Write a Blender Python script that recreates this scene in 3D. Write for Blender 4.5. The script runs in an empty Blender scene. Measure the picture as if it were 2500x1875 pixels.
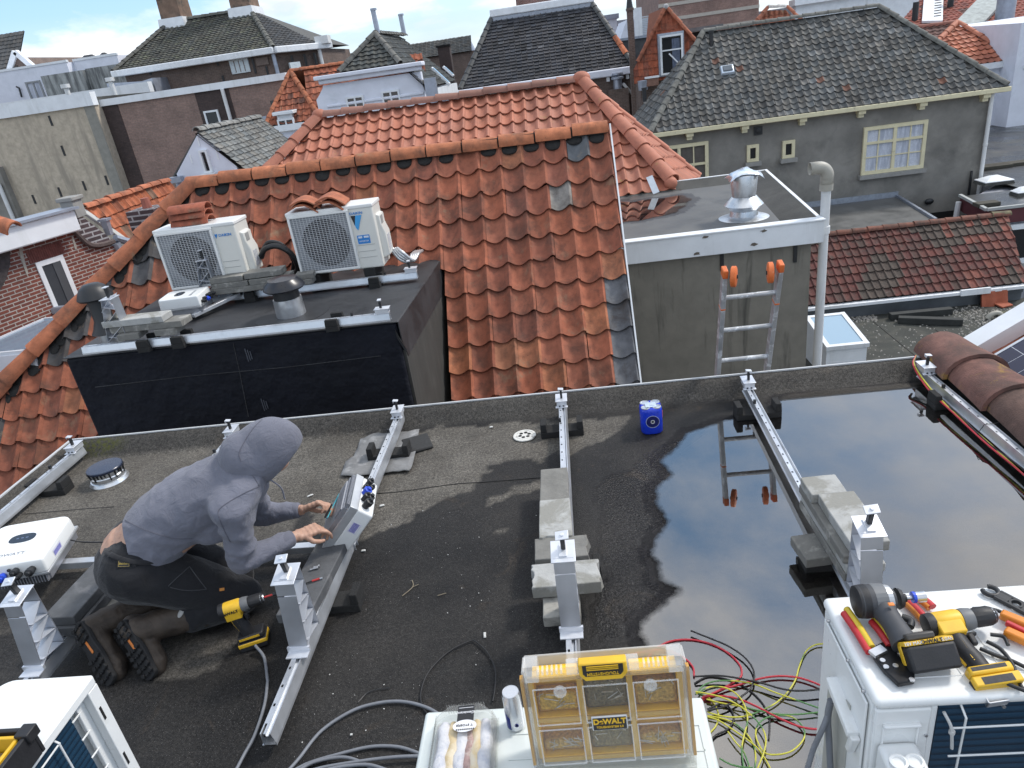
import bpy, bmesh, math, random
import numpy as np
from mathutils import Vector, Matrix, noise
random.seed(7)
SC = bpy.context.scene
R_ = math.radians
# ---------------------------------------------------------------- camera
FPX, PITCH, ROLL, YAW, EYE = 1716.0, R_(24.4), R_(8.23), R_(6.1), 2.1
_fw = Vector((-math.sin(YAW)*math.cos(PITCH), math.cos(YAW)*math.cos(PITCH), -math.sin(PITCH)))
_rt = Vector((math.cos(YAW), math.sin(YAW), 0)); _dn = _fw.cross(_rt)
_cr = math.cos(ROLL)*_rt + math.sin(ROLL)*_dn
_cd = -math.sin(ROLL)*_rt + math.cos(ROLL)*_dn
CAM = Vector((0, 0, EYE))
cam = bpy.data.cameras.new('camera'); cam_o = bpy.data.objects.new('camera', cam)
SC.collection.objects.link(cam_o); SC.camera = cam_o
M3 = Matrix((_cr, -_cd, -_fw)).transposed()
cam_o.matrix_world = Matrix.Translation(CAM) @ M3.to_4x4()
cam.sensor_width = 36.0; cam.lens = 36.0*FPX/2500; cam.clip_start = 0.05; cam.clip_end = 2000
# ---------------------------------------------------------------- sky, sun, exposure
SUN_EL, SUN_AZ = R_(48), R_(62)          # azimuth measured from +Y towards +X
w = bpy.data.worlds.new('World'); SC.world = w; w.use_nodes = True
nt = w.node_tree; nt.nodes.clear(); L = nt.links.new
def nn(t, **k):
    n = nt.nodes.new(t)
    for a, b in k.items(): setattr(n, a, b)
    return n
def mth(op, a, b=None, clamp=False):
    n = nn('ShaderNodeMath', operation=op, use_clamp=clamp)
    for i, v in enumerate((a, b)):
        if v is None: continue
        if isinstance(v, (int, float)): n.inputs[i].default_value = v
        else: L(v, n.inputs[i])
    return n.outputs[0]
sky = nn('ShaderNodeTexSky', sky_type='NISHITA', sun_disc=False, sun_elevation=SUN_EL, sun_rotation=SUN_AZ, air_density=1.0, dust_density=1.2, ozone_density=1.5)
tc = nn('ShaderNodeTexCoord'); sep = nn('ShaderNodeSeparateXYZ'); L(tc.outputs['Generated'], sep.inputs[0])
den = mth('ADD', mth('MAXIMUM', sep.outputs[2], 0.0), 0.22)
cmb = nn('ShaderNodeCombineXYZ'); L(mth('DIVIDE', sep.outputs[0], den), cmb.inputs[0]); L(mth('DIVIDE', sep.outputs[1], den), cmb.inputs[1])
cmb.inputs[2].default_value = 3.7
n1 = nn('ShaderNodeTexNoise'); L(cmb.outputs[0], n1.inputs['Vector'])
n1.inputs['Scale'].default_value = 0.95; n1.inputs['Detail'].default_value = 9; n1.inputs['Roughness'].default_value = 0.58; n1.inputs['Distortion'].default_value = 0.25
rmp = nn('ShaderNodeValToRGB'); L(n1.outputs[0], rmp.inputs[0]); rmp.color_ramp.elements[0].position = 0.44; rmp.color_ramp.elements[1].position = 0.60
n2 = nn('ShaderNodeTexNoise'); L(cmb.outputs[0], n2.inputs['Vector']); n2.inputs['Scale'].default_value = 2.6; n2.inputs['Detail'].default_value = 7
rm2 = nn('ShaderNodeValToRGB'); L(n2.outputs[0], rm2.inputs[0])
rm2.color_ramp.elements[0].position = 0.32; rm2.color_ramp.elements[0].color = (7.0, 7.3, 7.9, 1)
rm2.color_ramp.elements[1].position = 0.62; rm2.color_ramp.elements[1].color = (11.5, 11.5, 11.6, 1)
lift = nn('ShaderNodeMix', data_type='RGBA', blend_type='ADD'); lift.inputs[0].default_value = 1.0
L(sky.outputs[0], lift.inputs[6]); lift.inputs[7].default_value = (.9, 2.1, 3.6, 1)
hz = mth('SUBTRACT', 1.0, mth('MULTIPLY', mth('MAXIMUM', sep.outputs[2], 0.0), 9.0), clamp=True)     # thicker cloud bank low over the roofs
fac = mth('MAXIMUM', rmp.outputs[0], mth('MULTIPLY', hz, 0.35))
mx = nn('ShaderNodeMix', data_type='RGBA'); L(fac, mx.inputs[0]); L(lift.outputs[2], mx.inputs[6]); L(rm2.outputs[0], mx.inputs[7])
bg = nn('ShaderNodeBackground'); bg.inputs[1].default_value = 0.10; L(mx.outputs[2], bg.inputs[0])
wo = nn('ShaderNodeOutputWorld'); L(bg.outputs[0], wo.inputs[0])
sun = bpy.data.lights.new('sun', 'SUN'); sun.energy = 2.0; sun.angle = R_(9); sun.color = (1, .95, .88)
sun_o = bpy.data.objects.new('sun', sun); SC.collection.objects.link(sun_o)
sd = Vector((math.sin(SUN_AZ)*math.cos(SUN_EL), math.cos(SUN_AZ)*math.cos(SUN_EL), math.sin(SUN_EL)))
sun_o.rotation_euler = (-sd).to_track_quat('-Z', 'Y').to_euler(); sun_o.location = (6, 4, 12)
vs = SC.view_settings; vs.view_transform = 'Standard'; vs.look = 'None'; vs.gamma = 1; vs.exposure = 0.42
SC.cycles.max_bounces = 8; SC.cycles.transparent_max_bounces = 12
# ---------------------------------------------------------------- measuring helpers (design points on real planes)
REG = {'n': (1, 0, 0), 'p': (1.1302, 0, 0), 'r1': (.38427, 0, 0), 'r2': (.42948, 650, 0), 'r3': (.45208, 1500, 0), 'r4': (.42194, 0, 400), 'r5': (.39185, 350, 430),
 'r6': (.434, 900, 280), 'r7': (.3497, 1480, 380), 'r8': (.36765, 1950, 350), 's1': (.4221, 0, 1000), 's2': (.43407, 150, 980), 's3': (.27125, 550, 1150),
 's4': (.3375, 800, 940), 's5': (.42199, 1240, 900), 's6': (.39177, 1700, 850), 's7': (.28634, 1980, 1400), 's8': (.36166, 1000, 1540), 't1': (.18987, 0, 1620),
 't2': (.3255, 560, 1560), 't3': (.22604, 1560, 1560), 't4': (.18079, 2150, 380), 't5': (.18083, 2100, 0), 't6': (.25307, 0, 480), 't7': (.22305, 2200, 780), 't8': (.28481, 1130, 0)}
def ray(r, x, y):
    s, a, b = REG[r]; px, py = a+s*x, b+s*y
    return _fw + (px-1250)/FPX*_cr + (py-937.5)/FPX*_cd
def P(r, a, b, z=None, y=None, x=None):
    d = ray(r, a, b)
    t = (z-EYE)/d.z if z is not None else (y/d.y if y is not None else x/d.x)
    return CAM + t*d
def PP(r, a, b, co, no):
    d = ray(r, a, b); return CAM + d*((Vector(co)-CAM).dot(no)/d.dot(no))
# ---------------------------------------------------------------- materials
MATS = {}
class NB:
    def __init__(s, name):
        s.m = bpy.data.materials.new(name); s.m.use_nodes = True; s.t = s.m.node_tree; s.t.nodes.clear()
        s.out = s.t.nodes.new('ShaderNodeOutputMaterial'); s.b = s.t.nodes.new('ShaderNodeBsdfPrincipled'); s.L(s.b.outputs[0], s.out.inputs[0])
    def L(s, a, b): s.t.links.new(a, b)
    def n(s, t, **k):
        x = s.t.nodes.new(t)
        for a, b in k.items(): setattr(x, a, b)
        return x
    def coord(s, kind='Object', rnd=True):
        c = s.n('ShaderNodeTexCoord').outputs[kind]
        if not rnd: return c
        o = s.n('ShaderNodeObjectInfo'); v = s.n('ShaderNodeVectorMath', operation='MULTIPLY_ADD')
        v.inputs[1].default_value = (1, 1, 1); s.L(c, v.inputs[0])
        r = s.n('ShaderNodeVectorMath', operation='SCALE'); r.inputs[0].default_value = (31, 17, 23); s.L(o.outputs['Random'], r.inputs['Scale'])
        s.L(r.outputs[0], v.inputs[2]); return v.outputs[0]
    def noise(s, co, scale, detail=5, rough=.6, dist=0.0, stretch=None):
        if stretch:
            mp = s.n('ShaderNodeMapping'); mp.inputs['Scale'].default_value = stretch; s.L(co, mp.inputs[0]); co = mp.outputs[0]
        x = s.n('ShaderNodeTexNoise'); s.L(co, x.inputs['Vector']); x.inputs['Scale'].default_value = scale; x.inputs['Detail'].default_value = detail
        x.inputs['Roughness'].default_value = rough; x.inputs['Distortion'].default_value = dist; return x.outputs[0]
    def ramp(s, f, p0, p1, c0=(0, 0, 0), c1=(1, 1, 1)):
        x = s.n('ShaderNodeValToRGB'); s.L(f, x.inputs[0]); e = x.color_ramp.elements
        e[0].position, e[1].position = p0, p1; e[0].color = (*c0, 1); e[1].color = (*c1, 1); return x.outputs[0]
    def mix(s, f, a, b, blend='MIX'):
        x = s.n('ShaderNodeMix', data_type='RGBA', blend_type=blend)
        for i, v in ((0, f), (6, a), (7, b)):
            if isinstance(v, (int, float)): x.inputs[i].default_value = v
            elif isinstance(v, tuple): x.inputs[i].default_value = (*v, 1)
            else: s.L(v, x.inputs[i])
        return x.outputs[2]
    def math(s, op, a, b=0.0, clamp=False):
        x = s.n('ShaderNodeMath', operation=op, use_clamp=clamp)
        for i, v in enumerate((a, b)):
            if isinstance(v, (int, float)): x.inputs[i].default_value = v
            else: s.L(v, x.inputs[i])
        return x.outputs[0]
    def bump(s, h, strength=.3, dist=.01, prev=None):
        x = s.n('ShaderNodeBump'); x.inputs['Strength'].default_value = strength; x.inputs['Distance'].default_value = dist; s.L(h, x.inputs['Height'])
        if prev: s.L(prev, x.inputs['Normal'])
        return x.outputs[0]
    def setb(s, **k):
        for a, v in k.items():
            i = s.b.inputs[{'col': 'Base Color', 'rough': 'Roughness', 'metal': 'Metallic', 'nrm': 'Normal', 'ior': 'IOR', 'spec': 'Specular IOR Level', 'trans': 'Transmission Weight', 'alpha': 'Alpha', 'coat': 'Coat Weight', 'sss': 'Subsurface Weight', 'sheen': 'Sheen Weight'}[a]]
            if isinstance(v, (int, float)): i.default_value = v
            elif isinstance(v, tuple): i.default_value = (*v, 1)
            else: s.L(v, i)
def pm(name, c, var=.18, scale=6, rough=.6, metal=0, bump=0, bscale=60, bdist=.004, c2=None, s2=3, t2=(.5, .65), streak=False, coat=0, spec=.5, rvar=.1):
    """noise-mottled paint, stone, metal or plastic with an optional second stain colour"""
    if name in MATS: return MATS[name]
    b = NB(name); co = b.coord()
    f = b.noise(co, scale, 6, .62)
    col = b.mix(b.ramp(f, .3, .7), tuple(x*(1-var) for x in c), tuple(min(1, x*(1+var)) for x in c))
    if c2: col = b.mix(b.ramp(b.noise(co, s2, 6, .65, .4, (1, 1, .12) if streak else None), *t2), col, c2)
    b.setb(col=col, metal=metal, coat=coat, spec=spec)
    b.setb(rough=b.math('ADD', b.math('MULTIPLY', b.math('SUBTRACT', f, .5), rvar*2), rough, True))
    if bump: b.setb(nrm=b.bump(b.noise(co, bscale, 4, .6), bump, bdist))
    MATS[name] = b.m; return b.m
def brick(name, c1, c2, mortar, bw=.22, bh=.062, ms=.012, rough=.85, soot=.35):
    if name in MATS: return MATS[name]
    b = NB(name); uv = b.n('ShaderNodeTexCoord').outputs['UV']; co = b.coord(rnd=False)
    t = b.n('ShaderNodeTexBrick'); b.L(uv, t.inputs['Vector']); t.inputs['Color1'].default_value = (*c1, 1); t.inputs['Color2'].default_value = (*c2, 1); t.inputs['Mortar'].default_value = (*mortar, 1)
    t.inputs['Scale'].default_value = 1; t.inputs['Mortar Size'].default_value = ms*.5; t.inputs['Brick Width'].default_value = bw; t.inputs['Row Height'].default_value = bh; t.inputs['Bias'].default_value = 0; t.inputs['Mortar Smooth'].default_value = .2
    n = b.noise(co, 1.3, 7, .65); col = b.mix(1.0, t.outputs[0], b.ramp(n, .25, .75, (1-soot,)*3, (1.25, 1.22, 1.2)), 'MULTIPLY')
    col = b.mix(1.0, col, b.ramp(b.noise(co, 14, 3), .3, .7, (.8,)*3, (1.15,)*3), 'MULTIPLY')
    b.setb(col=col, rough=rough, nrm=b.bump(b.math('SUBTRACT', 1.0, t.outputs['Fac']), .6, .008)); MATS[name] = b.m; return b.m
def tilemat(name, rough=.75, dirt=(.035, .032, .028), damt=(.55, .72), lichen=None, bumpd=.003, var=.3, lt=(.63, .72)):
    """roof tile: colour per tile from the 'tint' attribute, mottling, soot and lichen"""
    if name in MATS: return MATS[name]
    b = NB(name); at = b.n('ShaderNodeAttribute', attribute_name='tint'); co = b.coord(rnd=False)
    n = b.noise(co, 9, 7, .68); col = b.mix(1.0, at.outputs['Color'], b.ramp(b.noise(co, 1.1, 5, .6, .3), .3, .7, (.78, .77, .76), (1.14, 1.14, 1.15)), 'MULTIPLY'); col = b.mix(1.0, col, b.ramp(n, .25, .75, (1-var,)*3, (1+var*.8,)*3), 'MULTIPLY')
    col = b.mix(b.math('MULTIPLY', b.ramp(b.noise(co, 4.2, 8, .7, .5), *damt), .72), col, dirt)
    col = b.mix(b.math('MULTIPLY', b.ramp(b.noise(co, 45, 3, .6), .66, .72), .6), col, dirt)
    if lichen: col = b.mix(b.math('MULTIPLY', b.ramp(b.noise(co, 3.3, 8, .72, .2), *lt), .7), col, lichen)
    b.setb(col=col, rough=rough, nrm=b.bump(b.noise(co, 120, 4), .4, bumpd)); MATS[name] = b.m; return b.m
# ---------------------------------------------------------------- mesh builder
class MB:
    def __init__(s): s.v = []; s.f = []; s.t = []
    def add(s, vs, fs, tint=(.5, .5, .5)):
        k = len(s.v); s.v += [tuple(v) for v in vs]
        for f in fs: s.f.append([i+k for i in f]); s.t.append(tint)
        return s
    def box(s, c, d, rot=None, taper=1.0, tint=(.5, .5, .5)):
        c = Vector(c); hx, hy, hz = d[0]/2, d[1]/2, d[2]/2; vs = []
        for z, k in ((-hz, 1), (hz, taper)):
            for x, y in ((-hx, -hy), (hx, -hy), (hx, hy), (-hx, hy)):
                v = Vector((x*k, y*k, z)); vs.append((rot @ v if rot else v) + c)
        return s.add(vs, [[3, 2, 1, 0], [4, 5, 6, 7], [0, 1, 5, 4], [1, 2, 6, 5], [2, 3, 7, 6], [3, 0, 4, 7]], tint)
    def bb(s, x0, x1, y0, y1, z0, z1, **k): return s.box(((x0+x1)/2, (y0+y1)/2, (z0+z1)/2), (x1-x0, y1-y0, z1-z0), **k)
    def prism(s, poly, d, tint=(.5, .5, .5)):
        n = len(poly); d = Vector(d); a = [Vector(p) for p in poly]
        nrm = Vector((0, 0, 0))
        for i in range(n): nrm += a[i].cross(a[(i+1) % n])
        if nrm.dot(d) > 0: a.reverse()
        return s.add(a+[p+d for p in a], [list(range(n)), list(range(2*n-1, n-1, -1))]+[[i+n, (i+1) % n+n, (i+1) % n, i] for i in range(n)], tint)
    def bar(s, p, q, wd, ht, up=(0, 0, 1), tint=(.5, .5, .5)):
        p, q = Vector(p), Vector(q); y = (q-p).normalized(); x = y.cross(Vector(up))
        if x.length < 1e-5: x = y.cross(Vector((1, 0, 0)))
        x.normalize(); z = x.cross(y); r = Matrix((x, y, z)).transposed()
        return s.box((p+q)/2, (wd, (q-p).length, ht), r, tint=tint)
    def tube(s, pts, rad, n=8, cap=True, tint=(.5, .5, .5), flat=1.0):
        pts = [Vector(p) for p in pts]; m = len(pts); rs = rad if isinstance(rad, (list, tuple)) else [rad]*m
        rings = []; pu = None
        for i, p in enumerate(pts):
            t = (pts[min(i+1, m-1)]-pts[max(i-1, 0)]); t = t.normalized() if t.length > 1e-9 else Vector((0, 0, 1))
            u = (pu - t*pu.dot(t)) if pu is not None else (Vector((0, 0, 1)) if abs(t.z) < .9 else Vector((1, 0, 0)))
            u = u - t*u.dot(t); u = u.normalized() if u.length > 1e-6 else t.orthogonal().normalized(); pu = u; v = t.cross(u)
            rings.append([p + rs[i]*(math.cos(2*math.pi*k/n)*u*flat + math.sin(2*math.pi*k/n)*v) for k in range(n)])
        fs = [[i*n+k, i*n+(k+1) % n, (i+1)*n+(k+1) % n, (i+1)*n+k] for i in range(m-1) for k in range(n)]
        if cap: fs += [list(range(n-1, -1, -1)), [(m-1)*n+k for k in range(n)]]
        return s.add([p for r in rings for p in r], fs, tint)
    def cyl(s, p, q, r, r2=None, n=20, tint=(.5, .5, .5)): return s.tube([p, q], [r, r if r2 is None else r2], n, True, tint)
    def lathe(s, c, prof, n=28, axis=(0, 0, 1), tint=(.5, .5, .5), cap=True):
        ax = Vector(axis).normalized(); u = ax.orthogonal().normalized(); v = ax.cross(u); c = Vector(c)
        vs = [c + ax*h + r*(math.cos(2*math.pi*k/n)*u + math.sin(2*math.pi*k/n)*v) for r, h in prof for k in range(n)]; m = len(prof)
        fs = [[i*n+k, i*n+(k+1) % n, (i+1)*n+(k+1) % n, (i+1)*n+k] for i in range(m-1) for k in range(n)]
        if cap: fs += [list(range(n-1, -1, -1)), [(m-1)*n+k for k in range(n)]]
        return s.add(vs, fs, tint)
    def ball(s, c, r, rot=None, n=14, m=9, tint=(.5, .5, .5)):
        r = Vector(r) if not isinstance(r, (int, float)) else Vector((r, r, r)); c = Vector(c); vs = [];
        for i in range(1, m):
            a = math.pi*i/m
            for k in range(n):
                v = Vector((r.x*math.sin(a)*math.cos(2*math.pi*k/n), r.y*math.sin(a)*math.sin(2*math.pi*k/n), -r.z*math.cos(a))); vs.append((rot @ v if rot else v)+c)
        b, t = Vector((0, 0, -r.z)), Vector((0, 0, r.z)); vs += [(rot @ b if rot else b)+c, (rot @ t if rot else t)+c]; q = (m-1)*n
        fs = [[i*n+k, i*n+(k+1) % n, (i+1)*n+(k+1) % n, (i+1)*n+k] for i in range(m-2) for k in range(n)]
        fs += [[q, (k+1) % n, k] for k in range(n)] + [[(m-2)*n+k, (m-2)*n+(k+1) % n, q+1] for k in range(n)]
        return s.add(vs, fs, tint)
    def caps(s, p, q, rad, ln, tint, up=(0, 0, 1), jit=.006, thick=.016, n=8, spread=1.0, tv=.12, ov=1.06, tap=.07):
        """a row of overlapping half-round ridge tiles"""
        p, q = Vector(p), Vector(q); t = (q-p); L_ = t.length; t.normalize(); up = Vector(up); up = (up - t*up.dot(t)).normalized(); sd_ = t.cross(up)
        k = max(1, round(L_/ln)); ln = L_/k
        for i in range(k):
            a = p + t*(ln*i) + up*random.uniform(-jit, jit) + sd_*random.uniform(-jit, jit); e = a + t*ln*ov
            r0, r1 = rad*(1+tap), rad*(1-tap); vs = []
            for c, r, lf in ((a, r0, .006), (e, r1, -.002)):
                for rr in (r, r-thick):
                    for j in range(n+1):
                        an = math.pi*j/n; vs.append(c + sd_*(math.cos(an)*rr*spread) + up*(math.sin(an)*rr+lf))
            N = n+1; fs = []
            for j in range(n): fs += [[j, j+1, 2*N+j+1, 2*N+j], [N+j+1, N+j, 3*N+j, 3*N+j+1], [j+1, j, N+j, N+j+1], [2*N+j, 2*N+j+1, 3*N+j+1, 3*N+j]]
            fs += [[0, 2*N, 3*N, N], [n, N+n, 3*N+n, 2*N+n]]
            f = random.uniform(1-tv, 1+tv); s.add(vs, fs, tuple(min(1, x*f) for x in tint))
        return s
    def mesh(s, name):
        me = bpy.data.meshes.new(name); me.from_pydata(s.v, [], s.f); me.update()
        ca = me.color_attributes.new('tint', 'FLOAT_COLOR', 'CORNER')
        cnt = np.array([len(f) for f in s.f]); col = np.repeat(np.c_[np.array(s.t, dtype=np.float32), np.ones(len(s.t), np.float32)], cnt, 0)
        ca.data.foreach_set('color', col.ravel()); return me
    def build(s, name, m, parent=None, bevel=0, smooth=None, clips=None, seg=2):
        me = s.mesh(name)
        if clips:
            bm = bmesh.new(); bm.from_mesh(me)
            for co, no in clips: bmesh.ops.bisect_plane(bm, geom=bm.verts[:]+bm.edges[:]+bm.faces[:], plane_co=Vector(co), plane_no=Vector(no), clear_outer=True)
            bm.to_mesh(me); bm.free()
        box_uv(me); me.materials.append(m)
        o = bpy.data.objects.new(name, me); SC.collection.objects.link(o)
        if parent: par(o, parent)
        if bevel:
            md = o.modifiers.new('bevel', 'BEVEL'); md.width = bevel; md.segments = seg; md.limit_method = 'ANGLE'; md.angle_limit = R_(35)
            if smooth is None: smooth = 40
        if smooth: me.polygons.foreach_set('use_smooth', [True]*len(me.polygons)); me.set_sharp_from_angle(angle=R_(smooth))
        return o
def flatup(pts):
    """horizontal polygon facing up"""
    a = sum(p.x*q.y-q.x*p.y for p, q in zip(pts, pts[1:]+pts[:1])); pts = pts if a > 0 else pts[::-1]; return MB().add(pts, [list(range(len(pts)))])
def box_uv(me):
    n = len(me.loops); li = np.empty(n, np.int32); me.loops.foreach_get('vertex_index', li)
    co = np.empty(len(me.vertices)*3, np.float32); me.vertices.foreach_get('co', co); co = co.reshape(-1, 3)[li]
    pn = np.empty(len(me.polygons)*3, np.float32); me.polygons.foreach_get('normal', pn); pn = pn.reshape(-1, 3)
    lt = np.empty(len(me.polygons), np.int32); me.polygons.foreach_get('loop_total', lt); pn = np.repeat(pn, lt, 0)
    flat = np.abs(pn[:, 2]) > .75; h = np.hypot(pn[:, 0], pn[:, 1])+1e-9
    u = np.where(flat, co[:, 0], (-pn[:, 1]*co[:, 0]+pn[:, 0]*co[:, 1])/h); v = np.where(flat, co[:, 1], co[:, 2])
    me.uv_layers.new(name='UVMap').data.foreach_set('uv', np.c_[u, v].astype(np.float32).ravel())
def par(o, p): o.parent = p; o.matrix_parent_inverse = p.matrix_basis.inverted()
def tag(o, label=None, cat=None, group=None, kind=None):
    for k, v in (('label', label), ('category', cat), ('group', group), ('kind', kind or (cat and 'thing'))):
        if v: o[k] = v
    return o
def thing(name, label, cat, loc=(0, 0, 0), group=None, rz=0):
    o = bpy.data.objects.new(name, None); o.empty_display_size = .1; SC.collection.objects.link(o); o.location = loc; o.rotation_euler = (0, 0, rz); return tag(o, label, cat, group)
def dup(root, loc=None, rot=None, label=None, group=None):
    r = root.copy(); SC.collection.objects.link(r)
    if loc is not None: r.location = loc
    if rot is not None: r.rotation_euler = rot
    if label: r['label'] = label
    if group: r['group'] = group
    for ch in list(root.children):
        c = ch.copy(); SC.collection.objects.link(c); c.parent = r
        for g in list(ch.children): d = g.copy(); SC.collection.objects.link(d); d.parent = c
    return r
def text(name, s, size, mw, m, parent, ex=.0006, bold=0.0, shear=0.0, sx=1.0):
    cu = bpy.data.curves.new(name, 'FONT'); cu.body = s; cu.size = size; cu.extrude = ex; cu.offset = bold; cu.shear = shear; cu.align_x = 'CENTER'; cu.align_y = 'CENTER'
    t = bpy.data.objects.new(name+'_tmp', cu); SC.collection.objects.link(t); dg = bpy.context.evaluated_depsgraph_get(); dg.update()
    me = bpy.data.meshes.new_from_object(t.evaluated_get(dg)); bpy.data.objects.remove(t); me.transform(mw @ Matrix.Diagonal((sx, 1, 1, 1))); me.materials.clear(); me.materials.append(m)
    o = bpy.data.objects.new(name, me); SC.collection.objects.link(o); par(o, parent); return o
def frame(o, x, z):
    """4x4 placing local x along x and local z along z at o"""
    x = Vector(x).normalized(); z = Vector(z).normalized(); y = z.cross(x).normalized(); x = y.cross(z); m = Matrix((x, y, z)).transposed().to_4x4(); m.translation = Vector(o); return m
def spl(pts, k=8):
    """Catmull-Rom through points"""
    p = [Vector(a) for a in pts]; p = [p[0]*2-p[1]]+p+[p[-1]*2-p[-2]]; out = []
    for i in range(1, len(p)-2):
        for j in range(k):
            t = j/k; out.append(.5*((2*p[i])+(p[i+1]-p[i-1])*t+(2*p[i-1]-5*p[i]+4*p[i+1]-p[i+2])*t*t+(3*p[i]-p[i-1]-3*p[i+1]+p[i+2])*t**3))
    return out+[p[-2]]
X, Y, Z = Vector((1, 0, 0)), Vector((0, 1, 0)), Vector((0, 0, 1))
def prof_s(K, d=.030, r=.026, a=.76): return [(k/(K-1), (-d*math.sin(math.pi*(k/(K-1))/a) if k/(K-1) < a else r*math.sin(math.pi*(k/(K-1)-a)/(1-a)))) for k in range(K)]
def tiles(mb, O, U, V, nu, nv, g, ex, prof, tint, lift=.028, thick=.013, jit=.004, skip=None, rot=.007, tongue=0.0, deck=True, decktint=(.02, .018, .016)):
    """rows of overlapping pantiles on the plane O + u*U + v*V"""
    O, U, V = Vector(O), Vector(U).normalized(), Vector(V).normalized(); N = U.cross(V)
    for j in range(nv):
        for i in range(nu):
            c = O + U*((i+.5)*g) + V*((j+.5)*ex)
            if skip and skip(c, i, j): continue
            tn = tint(c, i, j); a = random.gauss(0, rot); ju = random.gauss(0, jit); jv = random.gauss(0, jit*1.5); jl = abs(random.gauss(0, jit*.8)); vs = []
            for vv, lf in ((0, lift+jl), (.5, lift*.55+jl*.5), (1.05, 0)):
                for s_, h in prof:
                    u = (s_-.5)*g*1.01; v = (vv-.5)*ex-(tongue*math.sin(math.pi*min(1, s_/.78)) if vv < .2 and s_ < .78 else 0); vs.append(c + U*(u+ju-a*v) + V*(v+jv+a*u) + N*(h+lf))
            K = len(prof); vs += [vs[k]-N*thick for k in range(K)]
            fs = [[r*K+k, r*K+k+1, (r+1)*K+k+1, (r+1)*K+k] for r in range(2) for k in range(K-1)] + [[3*K+k, 3*K+k+1, k+1, k] for k in range(K-1)]
            mb.add(vs, fs, tn)
    if deck:
        d = -N*.05; q = [O+d, O+U*(nu*g)+d, O+U*(nu*g)+V*(nv*ex)+d, O+V*(nv*ex)+d]; mb.add(q, [[0, 1, 2, 3]], decktint)
    return mb
def vary(base, alts=(), v=.16):
    """tint function: base colour jittered, with (probability, colour) alternatives"""
    def f(c, i, j):
        col = base; x = random.random()
        for p_, a in alts:
            if x < p_: col = a; break
            x -= p_
        k = random.uniform(1-v, 1+v); h = random.uniform(-.06, .06); return (max(0, col[0]*k*(1+h)), max(0, col[1]*k), max(0, col[2]*k*(1-h)))
    return f
# ================================================================ materials used by the town
TERRA = tilemat('old_terracotta', .88, (.05, .036, .028), (.47, .70), lichen=(.26, .19, .12), var=.42, lt=(.58, .7)); TERRN = tilemat('newer_terracotta', .7, (.09, .05, .035), (.6, .8), lichen=(.32, .26, .06), var=.16)
GREYT = tilemat('grey_tile', .85, (.046, .046, .044), (.5, .75), lichen=(.15, .15, .135), var=.4); BLACKT = tilemat('black_tile', .55, (.02, .02, .022), (.6, .8), var=.25)
REDT = tilemat('dark_red_tile', .85, (.04, .036, .03), (.45, .66), lichen=(.16, .15, .13), var=.35); CONCT = tilemat('weathered_ridge_tile', .95, (.075, .05, .042), (.42, .62), lichen=(.34, .21, .03), bumpd=.012, var=.45, lt=(.57, .66))
WHITE = pm('white_paint', (.72, .74, .76), .08, 3, .55, c2=(.52, .53, .52), s2=2, t2=(.55, .8), streak=True); WHITEW = pm('white_wall', (.68, .70, .77), .07, 2, .8, bump=.2, bscale=50, c2=(.52, .55, .60), s2=1.2, t2=(.55, .8))
CREAM = pm('cream_paint', (.66, .60, .40), .08, 5, .55, c2=(.42, .38, .27), s2=6, t2=(.6, .72)); ZINC = pm('zinc', (.34, .37, .43), .15, 5, .45, .6); LEAD = pm('lead', (.30, .33, .38), .2, 9, .5, .4, bump=.3, bscale=12, bdist=.01)
STUC = pm('grey_stucco', (.215, .205, .185), .25, 1.4, .9, bump=.5, bscale=70, bdist=.004, c2=(.115, .112, .102), s2=.9, t2=(.52, .75)); STUCD = pm('streaked_render', (.195, .18, .15), .14, 5, .85, bump=.5, bscale=90, bdist=.003, c2=(.075, .071, .06), s2=6, t2=(.55, .72), streak=True)
PLAS = pm('sandy_render', (.45, .385, .30), .2, 5, .92, bump=.5, bscale=26, bdist=.01, c2=(.31, .27, .215), s2=2.4, t2=(.52, .66), streak=True)
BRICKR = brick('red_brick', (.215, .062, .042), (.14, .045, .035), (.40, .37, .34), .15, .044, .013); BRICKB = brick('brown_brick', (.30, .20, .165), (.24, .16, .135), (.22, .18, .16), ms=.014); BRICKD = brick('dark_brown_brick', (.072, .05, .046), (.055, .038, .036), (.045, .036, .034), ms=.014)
BRICKK = brick('dark_brick', (.16, .112, .092), (.12, .084, .07), (.2, .175, .155)); BRICKC = brick('clinker_brick', (.085, .055, .06), (.055, .038, .042), (.36, .35, .36), ms=.022); BRICKS = brick('striped_brick', (.30, .19, .155), (.24, .145, .12), (.25, .20, .18))
def glassm(name, c, rough=.04):
    b = NB(name); b.setb(col=c, rough=rough, ior=1.5, spec=.6); MATS[name] = b.m; return b.m
GLASS = glassm('dark_window_glass', (.012, .014, .017)); GLASSB = glassm('skylight_glass', (.16, .22, .29), .06); CURT = pm('net_curtain', (.52, .55, .62), .14, 30, .8, c2=(.36, .39, .46), s2=9, t2=(.45, .6), streak=True)
CURTD = pm('drab_curtain', (.10, .09, .08), .2, 8, .9); BLACKP = pm('black_plastic', (.014, .015, .017), .2, 20, .45); DARK = pm('dark_void', (.008, .008, .008), .1, 3, .9)
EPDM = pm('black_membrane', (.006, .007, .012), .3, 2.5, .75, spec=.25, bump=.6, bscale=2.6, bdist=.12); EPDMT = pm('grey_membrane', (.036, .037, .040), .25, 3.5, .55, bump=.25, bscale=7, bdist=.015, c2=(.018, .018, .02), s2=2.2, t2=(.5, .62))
CHEEK = pm('weathered_membrane', (.055, .053, .048), .3, 4, .8, c2=(.045, .044, .04), s2=11, t2=(.42, .6), streak=True)
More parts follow.
